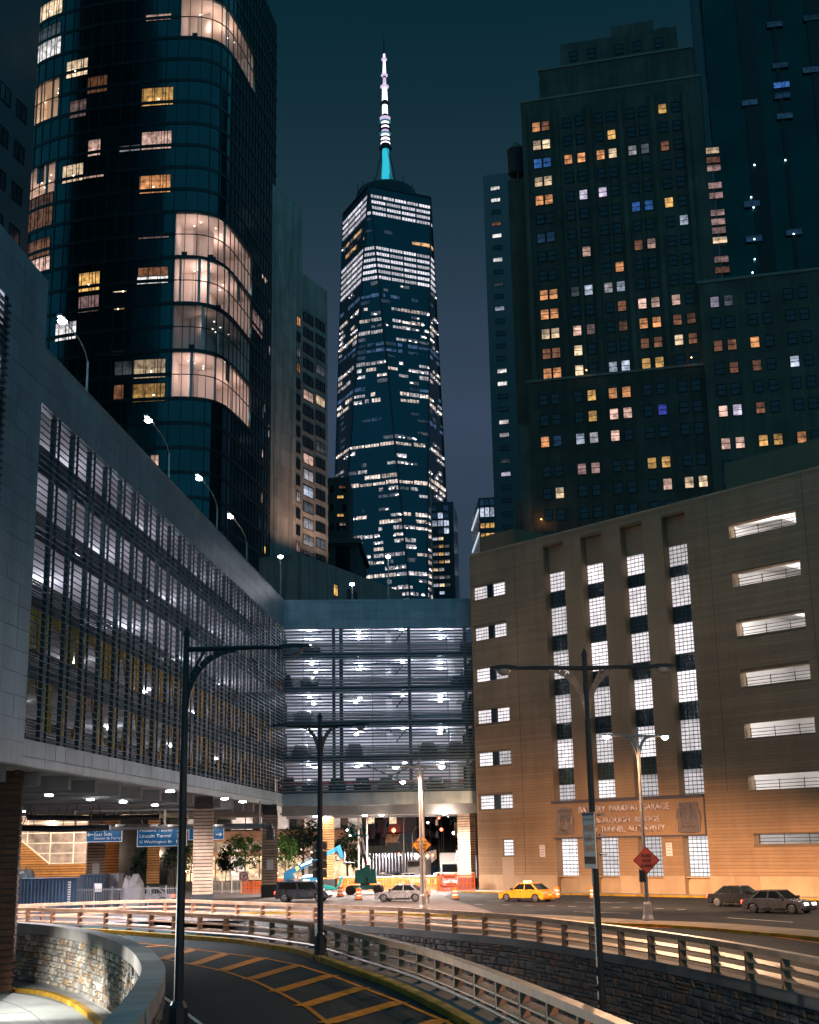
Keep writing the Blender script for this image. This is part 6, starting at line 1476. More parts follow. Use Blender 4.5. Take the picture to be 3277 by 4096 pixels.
def orange_fence(px0, px1, y, h, label, y1=None, slant=False):
    a, b_ = ony(px0, 3560, y).xy.to_3d(), ony(px1, 3560, y1 or y).xy.to_3d(); root = empty('orange_safety_fence', a, label, 'safety fence', 'orange fences round the works'); d = (b_ - a); L_ = d.length; d = d.normalized()
    n_ = max(2, round(L_ / 2.2))
    for i in range(n_ + 1): p = a + d * (L_ * i / n_); MB().box(p.x - .05, p.x + .05, p.y - .05, p.y + .05, 0, h + .1).build('post', org_net, root)
    MB().beam(a + Vector((0, 0, h + .14)), b_ + Vector((0, 0, h + .14)), .14, .12).build('top_board', mat('pale_board', (.7, .56, .45), .7, var=.2), root)
    for f in (.08, .5, .93): MB().beam(a + Vector((0, 0, h * f)), b_ + Vector((0, 0, h * f)), .03, .09).build('rail', org_net, root)
    pk = MB(); k = 0
    while k * .17 < L_: p = a + d * (k * .17); pk.box(p.x - .045, p.x + .045, p.y - .02, p.y + .02, .05, h); k += 1
    tag(pk.build('slats', org_net, root), kind='stuff'); return root
orange_fence(968, 1058, 146, 1.35, 'orange safety fence left of the notice pillar'); orange_fence(1112, 1190, 152, 1.4, 'orange safety fence behind the telehandler rear wheel'); orange_fence(1352, 1435, 150, 1.35, 'orange safety fence between telehandler and boom lift')
orange_fence(1478, 1758, 147, 1.35, 'long orange safety fence in front of the parked cars'); orange_fence(1750, 1900, 142, 1.75, 'tall orange safety fence at the corner pillar', 139)
# ---- traffic drums
dr_o = mat('drum_orange', (.88, .20, .03), .5, var=.15, vs=3, local=True); dr_w = mat('drum_white', (.8, .78, .75), .45, var=.1, local=True)
dp = empty('traffic_drum', (0, 0, 0), 'x', 'traffic drum', 'orange traffic drums along the works')
MB().lathe([(.40, 0), (.40, .06), (.30, .09)], 14).build('base', mat('drum_rubber', (.02, .02, .02), .8), dp)
for i, (za, zb, m_) in enumerate(((.09, .30, dr_o), (.30, .45, dr_w), (.45, .60, dr_o), (.60, .75, dr_w), (.75, .98, dr_o))): MB().lathe([(.275 - .03 * i / 5, za), (.285 - .03 * i / 5, za + .02), (.275 - .03 * (i + 1) / 5, zb)], 14).build('band', m_, dp)
MB().lathe([(.2, .98), (.12, 1.02), (.03, 1.06)], 12).build('top', dr_o, dp)
spots = [((2228, 3594), 'orange and white traffic drum in front of the left lower windows of the brick garage'), ((2373, 3595), 'orange and white traffic drum half hidden by the right foreground lamp post'), ((1435, 3600), 'orange and white traffic drum in front of the green boom lift'), ((1822, 3597), 'orange and white traffic drum in front of the tall corner fence'), ((1362, 3588), 'orange and white traffic drum just left of the boom lift wheels')]
for i, (pxy, lb_) in enumerate(spots):
    o = dp if i == 0 else copy_tree(dp); put(o, onz(*pxy), random.uniform(0, 3), lb_)
# ---- shipping containers and covered heaps under the garage
cblue = mat('container_blue', (.055, .10, .17), .55, var=.3, vs=.8, dirt=.3); cdark = mat('container_dark', (.035, .055, .085), .55, var=.3, vs=.8, dirt=.3)
def container(x0, x1, y, h, m_, label, rot=0.0):
    L_ = x1 - x0; root = empty('shipping_container', ((x0 + x1) / 2, y, 0), label, 'container', 'containers under the garage')
    b = MB(); n_ = int(L_ / .28)
    for i in range(n_):
        a = x0 + L_ * i / n_; c = L_ / n_; pr_ = [(a, 0), (a + c * .3, 0), (a + c * .5, .06), (a + c * .85, .06), (a + c, 0)]
        for (p, q), (p2, q2) in zip(pr_, pr_[1:]): b.face([(p, y + q, .12), (p2, y + q2, .12), (p2, y + q2, h - .1), (p, y + q, h - .1)])
    b.build('corrugated_side', m_, root)
    MB().box(x0 + .01, x1 - .01, y + .08, y + 2.4, .1, h - .06).build('box', m_, root)
    for za, zb in ((0.02, .14), (h - .12, h)): MB().box(x0 - .02, x1 + .02, y - .03, y + 2.44, za, zb).build('frame_rail', m_, root)
    for xx in (x0, x1): MB().box(xx - .07, xx + .07, y - .04, y + .1, .02, h).build('corner_post', m_, root)
    return root
ca, cb = ony(78, 3550, 113).x, ony(304, 3550, 113).x; rc = container(ca, cb, 113, 2.62, cblue, 'long blue corrugated shipping container under the garage')
pl_c = Plane((0, 113), 90); s_ = ony(278, 3560, 113).x
for k in range(9): MB().box(s_ - .12, s_ + .12, 112.93, 112.96, 2.2 - k * .19, 2.32 - k * .19).build('stencil', white_s, rc)
ca, cb = ony(322, 3550, 119).x, ony(415, 3550, 119).x; rc2 = container(ca, cb, 119, 2.75, cdark, 'short dark container beside the long blue one')
MB().box(ony(378, 3540, 118.9).x, ony(408, 3540, 118.9).x, 118.9, 118.94, 1.3, 2.0).build('notice', white_s, rc2)
ca, cb = ony(418, 3550, 121).x, ony(470, 3550, 121).x; container(ca, cb, 121, 2.75, mat('container_grey', (.16, .16, .18), .6, var=.25), 'grey steel container half hidden behind the dark one')
def heap(px0, px1, pytop, y, m_, label, name='covered_heap'):
    a, b_ = ony(px0, 3560, y), ony(px1, 3560, y); h = ony(px0, pytop, y).z; b = MB(); nx, ny = 12, 8; g = {}
    for i in range(nx + 1):
        for j in range(ny + 1):
            u, v = i / nx, j / ny; f = min(1, 1.8 * math.sin(math.pi * u) ** .6) * math.sin(math.pi * (.15 + .7 * v)); g[i, j] = len(b.v)
            b.v.append((a.x + (b_.x - a.x) * u + random.uniform(-.08, .08), y + 2.2 * v, max(0, h * f * random.uniform(.86, 1.06)) if 0 < i < nx and 0 < j < ny else 0.0))
    for i in range(nx):
        for j in range(ny): b.f.append((g[i, j], g[i + 1, j], g[i + 1, j + 1], g[i, j + 1])); b.m.append(0)
    o = b.build(name, m_, base=(a.x, y, 0)); tag(o, label, 'heap'); return o
heap(30, 128, 3474, 114, mat('black_tarp', (.02, .026, .03), .5, var=.3), 'black tarpaulin heap at the left of the blue container'); heap(478, 566, 3502, 120, mat('grey_tarp', (.30, .29, .30), .6, var=.25), 'grey tarpaulin heap right of the containers')
# ================================================================== BUILDINGS SEEN UNDER THE BRIDGE, TREES
random.seed(41)
QP = Plane((-20, 196), 90)
lob = empty('lit_lobby_building', QP.pt(5, 0, -8), 'office building with glowing lobby and pale upper windows behind the pillars', 'building')
MB().fbox(QP, -40, 12.5, 0, 30, -20, -.4).build('wall', mat('lobby_dark_wall', (.10, .085, .08), .7, var=.2), lob)
shop = lit('lobby_glow', (1, .66, .38), 1.7, blind=0, scale=.7, contrast=.95); curt = lit('curtain_glow', (1, .78, .66), .85, blind=0, scale=.35, contrast=.6)
brown = mat('brown_fascia', (.16, .085, .06), .7, var=.2)
for i in range(24):
    s0 = -38 + i * 2.1
    if s0 > 11: break
    MB().fbox(QP, s0 + .06, s0 + 1.98, .3, 3.6, -.35, -.3).build('lobby_pane', shop if i % 5 else curt, lob)
    MB().fbox(QP, s0 - .06, s0 + .06, 0, 30, -.4, .1).build('mullion', brown, lob)
    for zz_ in (7.3, 11.2):
        MB().fbox(QP, s0 + .06, s0 + (1.0 if i % 3 == 1 else 1.98), zz_, zz_ + 3.2, -.35, -.3).build('upper_pane', curt if (i * 7 + int(zz_)) % 5 else pane_dark, lob)
for za, zb, m_ in ((3.6, 4.2, brown), (5.6, 7.1, brown), (10.5, 11.1, brown)): MB().fbox(QP, -40, 12.5, za, zb, -.4, .25).build('fascia', m_, lob)
MB().fbox(QP, -40, 12.5, 4.2, 5.6, -.35, -.28).build('transom_glass', lit('transom_glow', (1, .7, .45), .5, blind=0, scale=.5), lob)
# sparkling shop lights
sk = emit('shop_bulb', (1, .82, .6), 9)
for q in range(40):
    p = QP.pt(random.uniform(-26, 9), random.uniform(.8, 4.6), random.uniform(.2, 1.2)); MB().lathe([(.01, -.12), (.12, 0), (.01, .12)], 6, c=p).build('shop_bulb', sk, lob)
for s in (-24, -16, -8, 0, 7): point('lobby_lamp', QP.pt(s, 4.2, 3.5), 1100, (1, .72, .48), .4, lob)
# stone building with flags
SB = Plane((-2, 208), 93)
sb = empty('granite_bank_building', SB.pt(3, 0, -8), 'grey granite building with two hanging flags behind the boom lift', 'building')
gran = mat('grey_granite', (.22, .20, .20), .85, var=.25, vs=.4, dirt=.3); gran_j = mat('granite_joint', (.07, .065, .065), .9)
a0, a1 = SB.sz(1345, 3300)[0], SB.sz(1668, 3300)[0]
MB().fbox(SB, a0, a1, 0, 30, -25, -.05).build('wall', gran_j, sb)
opn = [SB.sz(1487, 3400)[0], SB.sz(1573, 3400)[0]]
for j in range(16):
    z = j * .95; s = a0 + (.9 if j % 2 else 0)
    while s < a1 - .3:
        e = min(a1, s + 1.8)
        if not any(c_ - 1.3 < e and c_ + 1.3 > s and 3.4 < z + .5 < 6.6 for c_ in opn): MB().fbox(SB, s + .015, e - .015, z + .015, z + .935, -.05, .04 + random.uniform(0, .015)).build('ashlar_block', gran, sb)
        s = e
for c_ in opn: piece('window', win_mesh(2.3, 2.8, 'hv'), sb, SB.mat(c_, 5.0, -.04), {1: LW['od'] if c_ == opn[1] else pane_dark})
for px in (1372, 1420, 1470, 1510): piece('window', win_mesh(1.5, 2.6, 'v'), sb, SB.mat(SB.sz(px, 3260)[0], 10.0, .05))
for px in (1484, 1572): piece('window', win_mesh(1.1, 3.0, ''), sb, SB.mat(SB.sz(px, 3255)[0], SB.sz(px, 3255)[1], .06), {1: LW['w']})
rl = SB.pt(SB.sz(1577, 3322)[0], SB.sz(1577, 3322)[1], 1.0); MB().lathe([(.02, -.35), (.3, -.1), (.3, .15), (.02, .35)], 10, c=rl).build('red_lamp', emit('red_signal', (1, .12, .06), 12), sb)
def flag(px, py0, py1, y, label):
    p = ony(px, py0, y); q = ony(px + 22, py1, y); root = empty('hanging_flag', p, label, 'flag', 'flags on the granite building')
    MB().tube([(p.x - .3, y + 2.2, p.z - 1.0), (p.x + .1, y - .2, p.z + .5)], .04, 6).build('staff', galv, root)
    b = MB(); n_ = 7
    for st_ in range(n_):
        x0, x1 = p.x + .05 + .85 * st_ / n_, p.x + .05 + .85 * (st_ + 1) / n_; f = lambda x: .12 * math.sin((x - p.x) * 11)
        for k in range(6):
            z0, z1 = p.z + .3 + (q.z - p.z - .3) * k / 6, p.z + .3 + (q.z - p.z - .3) * (k + 1) / 6; sh = .08 * k
            b.face([(x0 - sh, y + f(x0), z0), (x1 - sh, y + f(x1), z0), (x1 - sh - .08, y + f(x1), z1), (x0 - sh - .08, y + f(x0), z1)], 2 if (k < 2 and st_ > 3) else st_ % 2)
    b.build('cloth', [mat('flag_red', (.30, .05, .06), .8), mat('flag_white', (.42, .38, .38), .8), mat('flag_blue', (.03, .05, .12), .8)], root)
flag(1488, 3302, 3355, 203.5, 'striped flag hanging at the left window of the granite building'); flag(1533, 3294, 3350, 203.5, 'striped flag hanging beside the red lamp on the granite building')
# sidewalk shed with steel posts
sd = empty('sidewalk_shed', ony(1600, 3510, 190), 'steel sidewalk shed with pale posts and corrugated roof in front of the granite building', 'sidewalk shed')
shed_m = mat('shed_steel', (.55, .52, .55), .5, metal=.4, var=.2); corr = mat('shed_corrugated', (.16, .20, .20), .6, var=.3, vs=1)
x0, x1 = ony(1478, 3500, 190).x, ony(1660, 3500, 190).x; zt = ony(1560, 3412, 190).z
for i in range(15):
    x = x0 + (x1 - x0) * i / 14
    for yy in (190, 193.5): MB().tube([(x, yy, 0), (x, yy, zt)], .07, 6).build('post', shed_m, sd)
    if i < 14: MB().beam((x, 190, .4), (x + (x1 - x0) / 14, 190, zt - .4), .05, .05).build('brace', shed_m, sd)
for i in range(22): MB().box(x0 - .5 + (x1 - x0 + 1) * i / 22, x0 - .5 + (x1 - x0 + 1) * (i + .94) / 22, 189.6, 194.4, zt, zt + (1.4 if i > 8 else 1.0)).build('parapet_board', corr, sd)
MB().hexa([(ony(1590, 3385, 191).x, 190, zt + 1.5), (ony(1660, 3385, 191).x, 190, zt + 1.5), (ony(1660, 3385, 191).x, 197, zt + 1.5), (ony(1590, 3385, 191).x, 197, zt + 1.5), (ony(1605, 3385, 191).x, 191, zt + 2.6), (ony(1650, 3385, 191).x, 191, zt + 2.6), (ony(1650, 3385, 191).x, 197, zt + 2.6), (ony(1605, 3385, 191).x, 197, zt + 2.6)]).build('hood', corr, sd)
for i in range(5):
    p = Vector((x0 + 1 + i * 1.6, 191.5, zt - .3)); MB().lathe([(.02, -.1), (.12, 0), (.02, .1)], 8, c=p).build('shed_lamp', emit('shed_bulb', (.95, .95, 1), 20), sd); 
    if i % 2 == 0: point('shed_light', p - Vector((0, .4, .2)), 700, (.92, .92, 1), .15, sd)
# white hoarding and small trailer
hd = empty('white_site_trailer', ony(1660, 3510, 178), 'white slatted site trailer with dark window behind the orange sign', 'trailer')
x0, x1 = ony(1630, 3500, 178).x, ony(1725, 3500, 186).x; z1_t = ony(1660, 3440, 178).z
MB().hexa([(x0, 178, .3), (x0 + 1.9, 177, .3), (x1, 186, .3), (x0 + .8, 187, .3), (x0, 178, z1_t), (x0 + 1.9, 177, z1_t), (x1, 186, z1_t - .1), (x0 + .8, 187, z1_t - .1)]).build('body', white_paint, hd)
MB().box(x0 + .1, x0 + 1.7, 176.95, 177.2, z1_t - .75, z1_t - .15).build('window', pane_dark, hd)
for q in range(7): MB().beam((x0 + 2.0 + (x1 - x0 - 1.9) * q / 7, 177 + 9 * q / 7, .3), (x0 + 2.0 + (x1 - x0 - 1.9) * q / 7, 177 + 9 * q / 7, z1_t), .08, .08).build('slat', shed_m, hd)
# street canyon beyond
def canyon(name, px0, px1, y0, y1, z, m_, label, litp, rows):
    a, c_ = ony(px0, 3400, y0), ony(px1, 3400, y1); pl = Plane((a.x, a.y), math.degrees(math.atan2(c_.x - a.x, c_.y - a.y))); L_ = (c_.xy - a.xy).length
    root = empty(name, (a.x, a.y, 0), label, 'building'); MB().fbox(pl, 0, L_, 0, z, -25, 0).build('wall', m_, root); wm_ = win_mesh(1.5, 1.9, 'h')
    for k in range(rows):
        s = 2.0
        while s < L_ - 1: piece('window', wm_, root, pl.mat(s, 5.5 + 3.6 * k, .01), {1: LW[random.choice('wpyg')]} if random.random() < litp else None); s += 3.4
    n_ = int(L_ / 3)
    for i in range(n_): MB().fbox(pl, i * 3 + .2, i * 3 + 2.8, .5, 3.3, 0, .05).build('shopfront', LW[random.choice(['w', 'p', 'W', 'od', 'gd', 'y'])], root)
    return root, pl
dkb = mat('canyon_brick', (.13, .09, .075), .9, var=.3, vs=.4)
canyon('narrow_street_block', 1668, 1745, 212, 420, 32, dkb, 'dark brick block on the far side street left of the box truck', .12, 6)
canyon('side_street_block', 1905, 1822, 175, 420, 30, dkb, 'dark block along the right side of the side street', .2, 6)
ev = empty('street_end_building', ony(1780, 3400, 430), 'pale building closing the end of the side street', 'building'); EP = Plane((ony(1785, 3400, 430).x, 430), 90)
MB().fbox(EP, -14, 16, 0, 34, -12, 0).build('wall', mat('end_wall', (.3, .25, .22), .8), ev)
for k in range(8):
    for q in range(7): piece('window', win_mesh(1.8, 2.0, 'v'), ev, EP.mat(-9 + q * 3.2, 4 + 3.8 * k, 0), {1: LW[random.choice(['w', 'p', 'gd', 'gd', 'od'])]} if random.random() < .6 else None)
# lights, banners and signals of the side street
red_s = emit('red_light', (1, .10, .06), 10); wh_s = emit('white_light', (1, .9, .85), 14)
def street_light_small(px, py, y, m_, r_, label, pole=True, nm='far_street_light'):
    p = ony(px, py, y); root = empty(nm, (p.x, y, 0), label, 'street lamp', 'small lights of the side street')
    if pole: MB().tube([(p.x + .3, y + .2, 0), (p.x + .3, y + .2, p.z + .2), (p.x, y, p.z + .15)], .06, 6).build('pole', dark_steel, root)
    MB().lathe([(.02, -r_), (r_, 0), (.02, r_)], 10, c=p).build('lamp', m_, root); return root
for px, py, y, m_, r_, lb_ in ((1793, 3260, 230, wh_s, .32, 'bright warm light high over the side street'), (1756, 3272, 200, red_s, .2, 'small red light on the dark block'), (1766, 3318, 185, red_s, .26, 'red traffic light left of the box truck'), (1815, 3332, 240, wh_s, .3, 'pair of white lights over the side street, left one'), (1830, 3334, 240, wh_s, .3, 'pair of white lights over the side street, right one'), (1667, 3425, 195, wh_s, .42, 'white glare light behind the orange sign'), (1710, 3424, 205, emit('amber_light', (1, .5, .12), 10), .28, 'amber light low in the side street'), (1731, 3421, 205, red_s, .28, 'red light low in the side street beside the amber one'), (1712, 3290, 186, wh_s, .16, 'tiny white lamp beside the tall sign pole'), (1596, 3415, 170, red_s, .16, 'small red lamp over the sidewalk shed')):
    street_light_small(px, py, y, m_, r_, lb_)
for px, y0_, y1_, y, lb_ in ((1856, 3312, 3372, 168, 'red hanging banner beside the corner pillar'), (1824, 3290, 3345, 190, 'narrow cream banner over the side street')):
    a, b_ = ony(px - 7, y0_, y), ony(px + 8, y1_, y); root = empty('street_banner', a, lb_, 'banner'); MB().box(a.x, b_.x, y, y + .03, b_.z, a.z).build('cloth', sign_red if px > 1840 else mat('cream_banner', (.6, .45, .3), .7), root); MB().tube([(b_.x + .1, y, 0), (b_.x + .1, y, a.z + .2)], .05, 6).build('pole', dark_steel, root); MB().tube([(a.x, y, a.z), (b_.x + .1, y, a.z)], .03, 6).build('arm', dark_steel, root)
# curved mast lamps in front of the granite building (thin)
for px, top, y, lb_ in ((1614, 3250, 180, 'thin curved lamp mast in front of the granite building'), (1650, 3305, 186, 'shorter thin lamp mast right of the curved one')):
    p = ony(px, top, y); root = empty('thin_lamp_mast', (p.x, y, 0), lb_, 'street lamp'); MB().tube([(p.x, y, 0), (p.x, y, p.z - 1.2), (p.x + .25, y, p.z - .4), (p.x + .9, y, p.z)], [.08, .06, .05, .04], 6).build('pole', lamp_galv, root); MB().beam((p.x + .9, y, p.z), (p.x + 1.6, y, p.z + .03), .25, .1).build('lamp_head', lamp_galv, root)
# tall pale poles at the works
for px, top, y, lb_ in ((1434, 3240, 160, 'pale tall pole behind the boom lift platform'), (1467, 3262, 158, 'thick pale signal pole right of the boom lift platform')):
    p = ony(px, top, y); root = empty('signal_pole', (p.x, y, 0), lb_, 'pole'); MB().tube([(p.x, y, 0), (p.x, y, p.z)], [.13, .10], 8).build('shaft', mat('pale_pole', (.6, .5, .44), .5), root); MB().lathe([(.2, 0), (.2, .2), (.14, .3)], 8, c=(p.x, y, 0)).build('foot', galv, root)
    if px > 1440: MB().tube([(p.x, y, p.z - .2), (p.x + 6.5, y - 1, p.z + .5)], .06, 6).build('mast_arm', galv, root)

# ---------------- trees: tapered trunk, limbs, many small leaves
bark = mat('bark', (.10, .07, .05), .9, var=.3, vs=4, bump=.5)
def leafmat(n, c): 
    m = mat(n, c, .6, var=.5, vs=1.3, spec=.3); return m
lf1 = leafmat('leaf_bright', (.075, .16, .035)); lf2 = leafmat('leaf_dark', (.03, .075, .04))
def tree(px, y, zbase, h, crown_r, m_, label, n_leaf=900, trunk=.09, low=.35):
    c = ony(px, 3500, y); root = empty('street_tree', (c.x, y, zbase), label, 'tree', 'street trees behind the bridge'); rnd = random.Random(int(px))
    tb = MB(); base = Vector((c.x, y, zbase)); top = base + Vector((rnd.uniform(-.3, .3), rnd.uniform(-.3, .3), h * .8))
    tb.tube([base, base.lerp(top, .35) + Vector((rnd.uniform(-.1, .1), 0, 0)), base.lerp(top, .7), top], [trunk, trunk * .8, trunk * .5, trunk * .15], 7)
    tips = []
    for k in range(16):
        f = rnd.uniform(low, .95); o = base.lerp(top, f); a = rnd.uniform(0, 6.283); r_ = crown_r * rnd.uniform(.5, 1.0) * (1.15 - abs(f - .6))
        e = o + Vector((math.cos(a) * r_, math.sin(a) * r_, h * rnd.uniform(.03, .2))); m2 = o.lerp(e, .5) + Vector((0, 0, .12)); tb.tube([o, m2, e], [trunk * .35, trunk * .2, trunk * .06], 5); tips += [o.lerp(e, .55), e, m2.lerp(e, .7)]
    tb.build('trunk', bark, root)
    lb = MB()
    for k in range(n_leaf):
        t = rnd.choice(tips); p = t + Vector((rnd.gauss(0, crown_r * .17), rnd.gauss(0, crown_r * .17), rnd.gauss(0, h * .045))); d = Vector((rnd.uniform(-1, 1), rnd.uniform(-1, 1), rnd.uniform(-.7, .3))).normalized(); s_ = d.cross(Vector((rnd.uniform(-1, 1), rnd.uniform(-1, 1), rnd.uniform(-1, 1)))).normalized(); L_ = rnd.uniform(.14, .30); w_ = L_ * .42
        lb.face([p - d * L_, p + s_ * w_, p + d * L_, p - s_ * w_])
    lb.build('crown', m_, root); return root
tree(985, 168, 0, 7.2, 2.0, lf1, 'slender bright green street tree left of the notice pillar', 1000)
tree(902, 172, 0, 6.0, 1.3, lf2, 'thin dark street tree right of the nearest bridge pillar', 700)
tree(762, 165, 0, 6.2, 1.5, lf1, 'small street tree just left of the nearest bridge pillar', 700)
tree(700, 170, 0, 6.4, 1.5, lf2, 'sparse street tree under the big blue sign', 600)
tree(1145, 164, 0, 6.8, 1.5, lf1, 'light green street tree between the notice pillar and the telehandler', 800)
tree(1212, 172, 0, 9.3, 2.9, lf2, 'large dark street tree above the telehandler boom', 2200, trunk=.16)
tree(1392, 175, 0, 7.6, 2.5, lf2, 'dark street tree behind the boom lift mast', 1600, trunk=.13)
tree(1440, 180, 0, 5.0, 1.7, lf1, 'low leafy tree lit by bulbs beside the boom lift', 800)
tree(1856, 240, 0, 15.5, 3.0, lf2, 'dark tree high beside the corner pillar', 1200, trunk=.2, low=.55)
tree(560, 168, 0, 5.6, 1.3, lf2, 'dark sparse tree near the lit stair opening', 500)
# ================================================================== VEHICLES, MACHINES, PERSON
random.seed(51)
tyre_m = mat('tyre_rubber', (.016, .016, .017), .8, local=True); rim_m = mat('alloy_rim', (.45, .45, .46), .3, metal=.9, var=.1, local=True)
cgl = mat('car_glass', (.008, .011, .013), .08, var=0, spec=.7); trim_m = mat('black_car_trim', (.015, .015, .016), .5, var=0)
tail_on = emit('tail_light_red', (1, .06, .03), 7); head_on = emit('head_light_white', (1, .95, .88), 16); amber_on = emit('marker_amber', (1, .40, .05), 7)
def paint(n, c, metal=.2): return mat('car_paint_' + n, c, .28, metal=metal, var=.06, vs=2, local=True, coat=.6, dirt=0)
def car(label, pm, L=4.6, W=1.82, H=1.45, kind='sedan', lights=True, taxi=False, group='cars in the street'):
    """x forward, wheels on z = 0."""
    root = empty('car', (0, 0, 0), label, 'car', group); wr = .33 if kind == 'sedan' else .38; gc = .20 if kind == 'sedan' else .26
    xf, xr = L / 2 - .85, -L / 2 + .88; hb = H * (.62 if kind == 'sedan' else .58)
    def arch(xc): return [(xc + (wr + .07) * math.cos(t), wr + (wr + .07) * math.sin(t)) for t in [math.pi * k / 8 for k in range(9)]]
    low = [(L / 2 - .12, gc), (L / 2, gc + .18), (L / 2 - .03, hb * .72), (L / 2 - .25, hb * .86), (L * .20, hb), (-L * .30, hb + .02), (-L / 2 + .12, hb - .02), (-L / 2, hb * .75), (-L / 2 + .02, gc + .15), (-L / 2 + .15, gc)]
    ra = [p for p in reversed(arch(xr))]; fa = [p for p in reversed(arch(xf))]
    prof = low + [(x, max(z, gc)) for x, z in ra] + [(x, max(z, gc)) for x, z in fa]
    b = MB(); n_ = len(prof); secs = [(-W / 2 + .05, .96), (-W / 2, 1.0), (W / 2, 1.0), (W / 2 - .05, .96)]; secs = [(-W / 2 + .10, .975), (-W / 2, 1.0), (W / 2, 1.0), (W / 2 - .10, .975)]
    # two skins: side faces at full width, slightly rounded over towards the bonnet
    ys = [-W / 2, -W / 2 + .10, W / 2 - .10, W / 2]; k0 = len(b.v)
    for j, y in enumerate(ys):
        for x, z in prof:
            dz = -.05 if j in (0, 3) and z > hb * .7 else 0; dx = -.05 * (1 if x > 0 else -1) if j in (0, 3) and abs(x) > L / 2 - .2 else 0
            b.v.append((x + dx, y, z + dz))
    for j in range(3):
        for i in range(n_):
            q = (i + 1) % n_; b.f.append((k0 + j * n_ + i, k0 + j * n_ + q, k0 + (j + 1) * n_ + q, k0 + (j + 1) * n_ + i)); b.m.append(0)
    b.f.append(tuple(k0 + i for i in range(n_))[::-1]); b.f.append(tuple(k0 + 3 * n_ + i for i in range(n_))); b.m += [0, 0]
    body = b.build('body', pm, root)
    if kind == 'sedan': g = [(L * .23, hb), (L * .06, H - .03), (-L * .20, H - .01), (-L * .38, hb + .03)]
    elif kind == 'suv': g = [(L * .22, hb), (L * .10, H - .04), (-L * .40, H - .02), (-L * .47, hb + .03)]
    else: g = [(L * .36, hb), (L * .26, H - .04), (-L * .47, H - .02), (-L * .485, hb + .03)]
    wb, wt = W / 2 - .06, W / 2 - .26
    cab = MB().hexa([(g[3][0], -wb, hb - .02), (g[0][0], -wb, hb - .02), (g[0][0], wb, hb - .02), (g[3][0], wb, hb - .02), (g[2][0], -wt, H), (g[1][0], -wt, H), (g[1][0], wt, H), (g[2][0], wt, H)]); cab.build('roof', pm, root)
    def lerp2(p, q, t): return (p[0] + (q[0] - p[0]) * t, p[1] + (q[1] - p[1]) * t)
    def gl_side(t0, t1, s):
        lo0, lo1 = lerp2(g[3], g[0], t0), lerp2(g[3], g[0], t1); up0, up1 = lerp2(g[2], g[1], t0), lerp2(g[2], g[1], t1)
        f = lambda p, q, h: (p[0] + (q[0] - p[0]) * h, s * (wb + (wt - wb) * h + .008), hb + (H - hb) * h)
        return MB().face([f(lo0, up0, .10), f(lo1, up1, .10), f(lo1, up1, .86), f(lo0, up0, .86)])
    for s in (-1, 1):
        gl_side(.08, .48, s).build('side_window', cgl, root); gl_side(.53, .93, s).build('side_window', cgl, root)
    fw = lambda a, c, h, y: (a[0] + (c[0] - a[0]) * h + (.012 if a[0] > 0 else -.012), y * (wb + (wt - wb) * h) * .9, hb + (H - hb) * h + .006)
    MB().face([fw(g[0], g[1], .08, -1), fw(g[0], g[1], .08, 1), fw(g[0], g[1], .9, 1), fw(g[0], g[1], .9, -1)]).build('windscreen', cgl, root)
    MB().face([fw(g[3], g[2], .1, -1), fw(g[3], g[2], .1, 1), fw(g[3], g[2], .88, 1), fw(g[3], g[2], .88, -1)]).build('rear_window', cgl, root)
    ty = MB().lathe([(wr * .62, -.10), (wr * .95, -.11), (wr, -.07), (wr, .07), (wr * .95, .11), (wr * .62, .10)], 18).mesh('tyre', None, (tyre_m,), True)
    rm = MB(); rm.lathe([(wr * .62, -.06), (wr * .66, .08), (wr * .55, .09), (wr * .5, .05), (.02, .05)], 18)
    for k in range(5): a = k * 1.2566; rm.beam((0, 0, .085), (wr * .6 * math.cos(a), wr * .6 * math.sin(a), .085), .07, .03, up=Vector((0, 0, 1)))
    rim = rm.mesh('rim', None, (rim_m,))
    for x in (xf, xr):
        for s in (-1, 1):
            wq = bpy.data.objects.new('wheel', ty); COL.objects.link(wq); wq.parent = root; wq.location = (x, s * (W / 2 - .11), wr); wq.rotation_euler = (R(90) * (1 if s < 0 else -1), 0, 0); WL[wq.name] = Vector((0, 0, 0))
            r_ = bpy.data.objects.new('rim', rim); COL.objects.link(r_); r_.parent = wq; r_.location = (0, 0, .03); WL[r_.name] = Vector((0, 0, 0))
    for s in (-1, 1):
        MB().hexa([(L / 2 - .22, s * (W / 2 - .45) - .2, hb * .62), (L / 2 + .005, s * (W / 2 - .45) - .2, hb * .60), (L / 2 + .005, s * (W / 2 - .45) + .2, hb * .60), (L / 2 - .22, s * (W / 2 - .4) + .24, hb * .62), (L / 2 - .22, s * (W / 2 - .45) - .2, hb * .78), (L / 2 - .02, s * (W / 2 - .45) - .2, hb * .74), (L / 2 - .02, s * (W / 2 - .45) + .2, hb * .74), (L / 2 - .22, s * (W / 2 - .4) + .24, hb * .78)]).build('headlight', head_on if lights else white_s, root)
        MB().box(-L / 2 - .01, -L / 2 + .22, s * (W / 2 - .33) - .30, s * (W / 2 - .33) + .30, hb * .66, hb * .90).build('taillight', tail_on if lights else sign_red, root)
        MB().box(L * .16, L * .16 + .16, s * (W / 2 + .09) - .09, s * (W / 2 + .09) + .09, hb + .04, hb + .18).build('mirror', trim_m, root)
        for x in (.02, .26): MB().box(-L * x, -L * x + .16, s * (W / 2 + .008) - .012, s * (W / 2 + .008) + .012, hb * .86, hb * .90).build('door_handle', trim_m, root)
        MB().box(xr + wr + .15, xf - wr - .15, s * (W / 2 - .01) - .02, s * (W / 2 - .01) + .02, gc - .02, gc + .08).build('sill', trim_m, root)
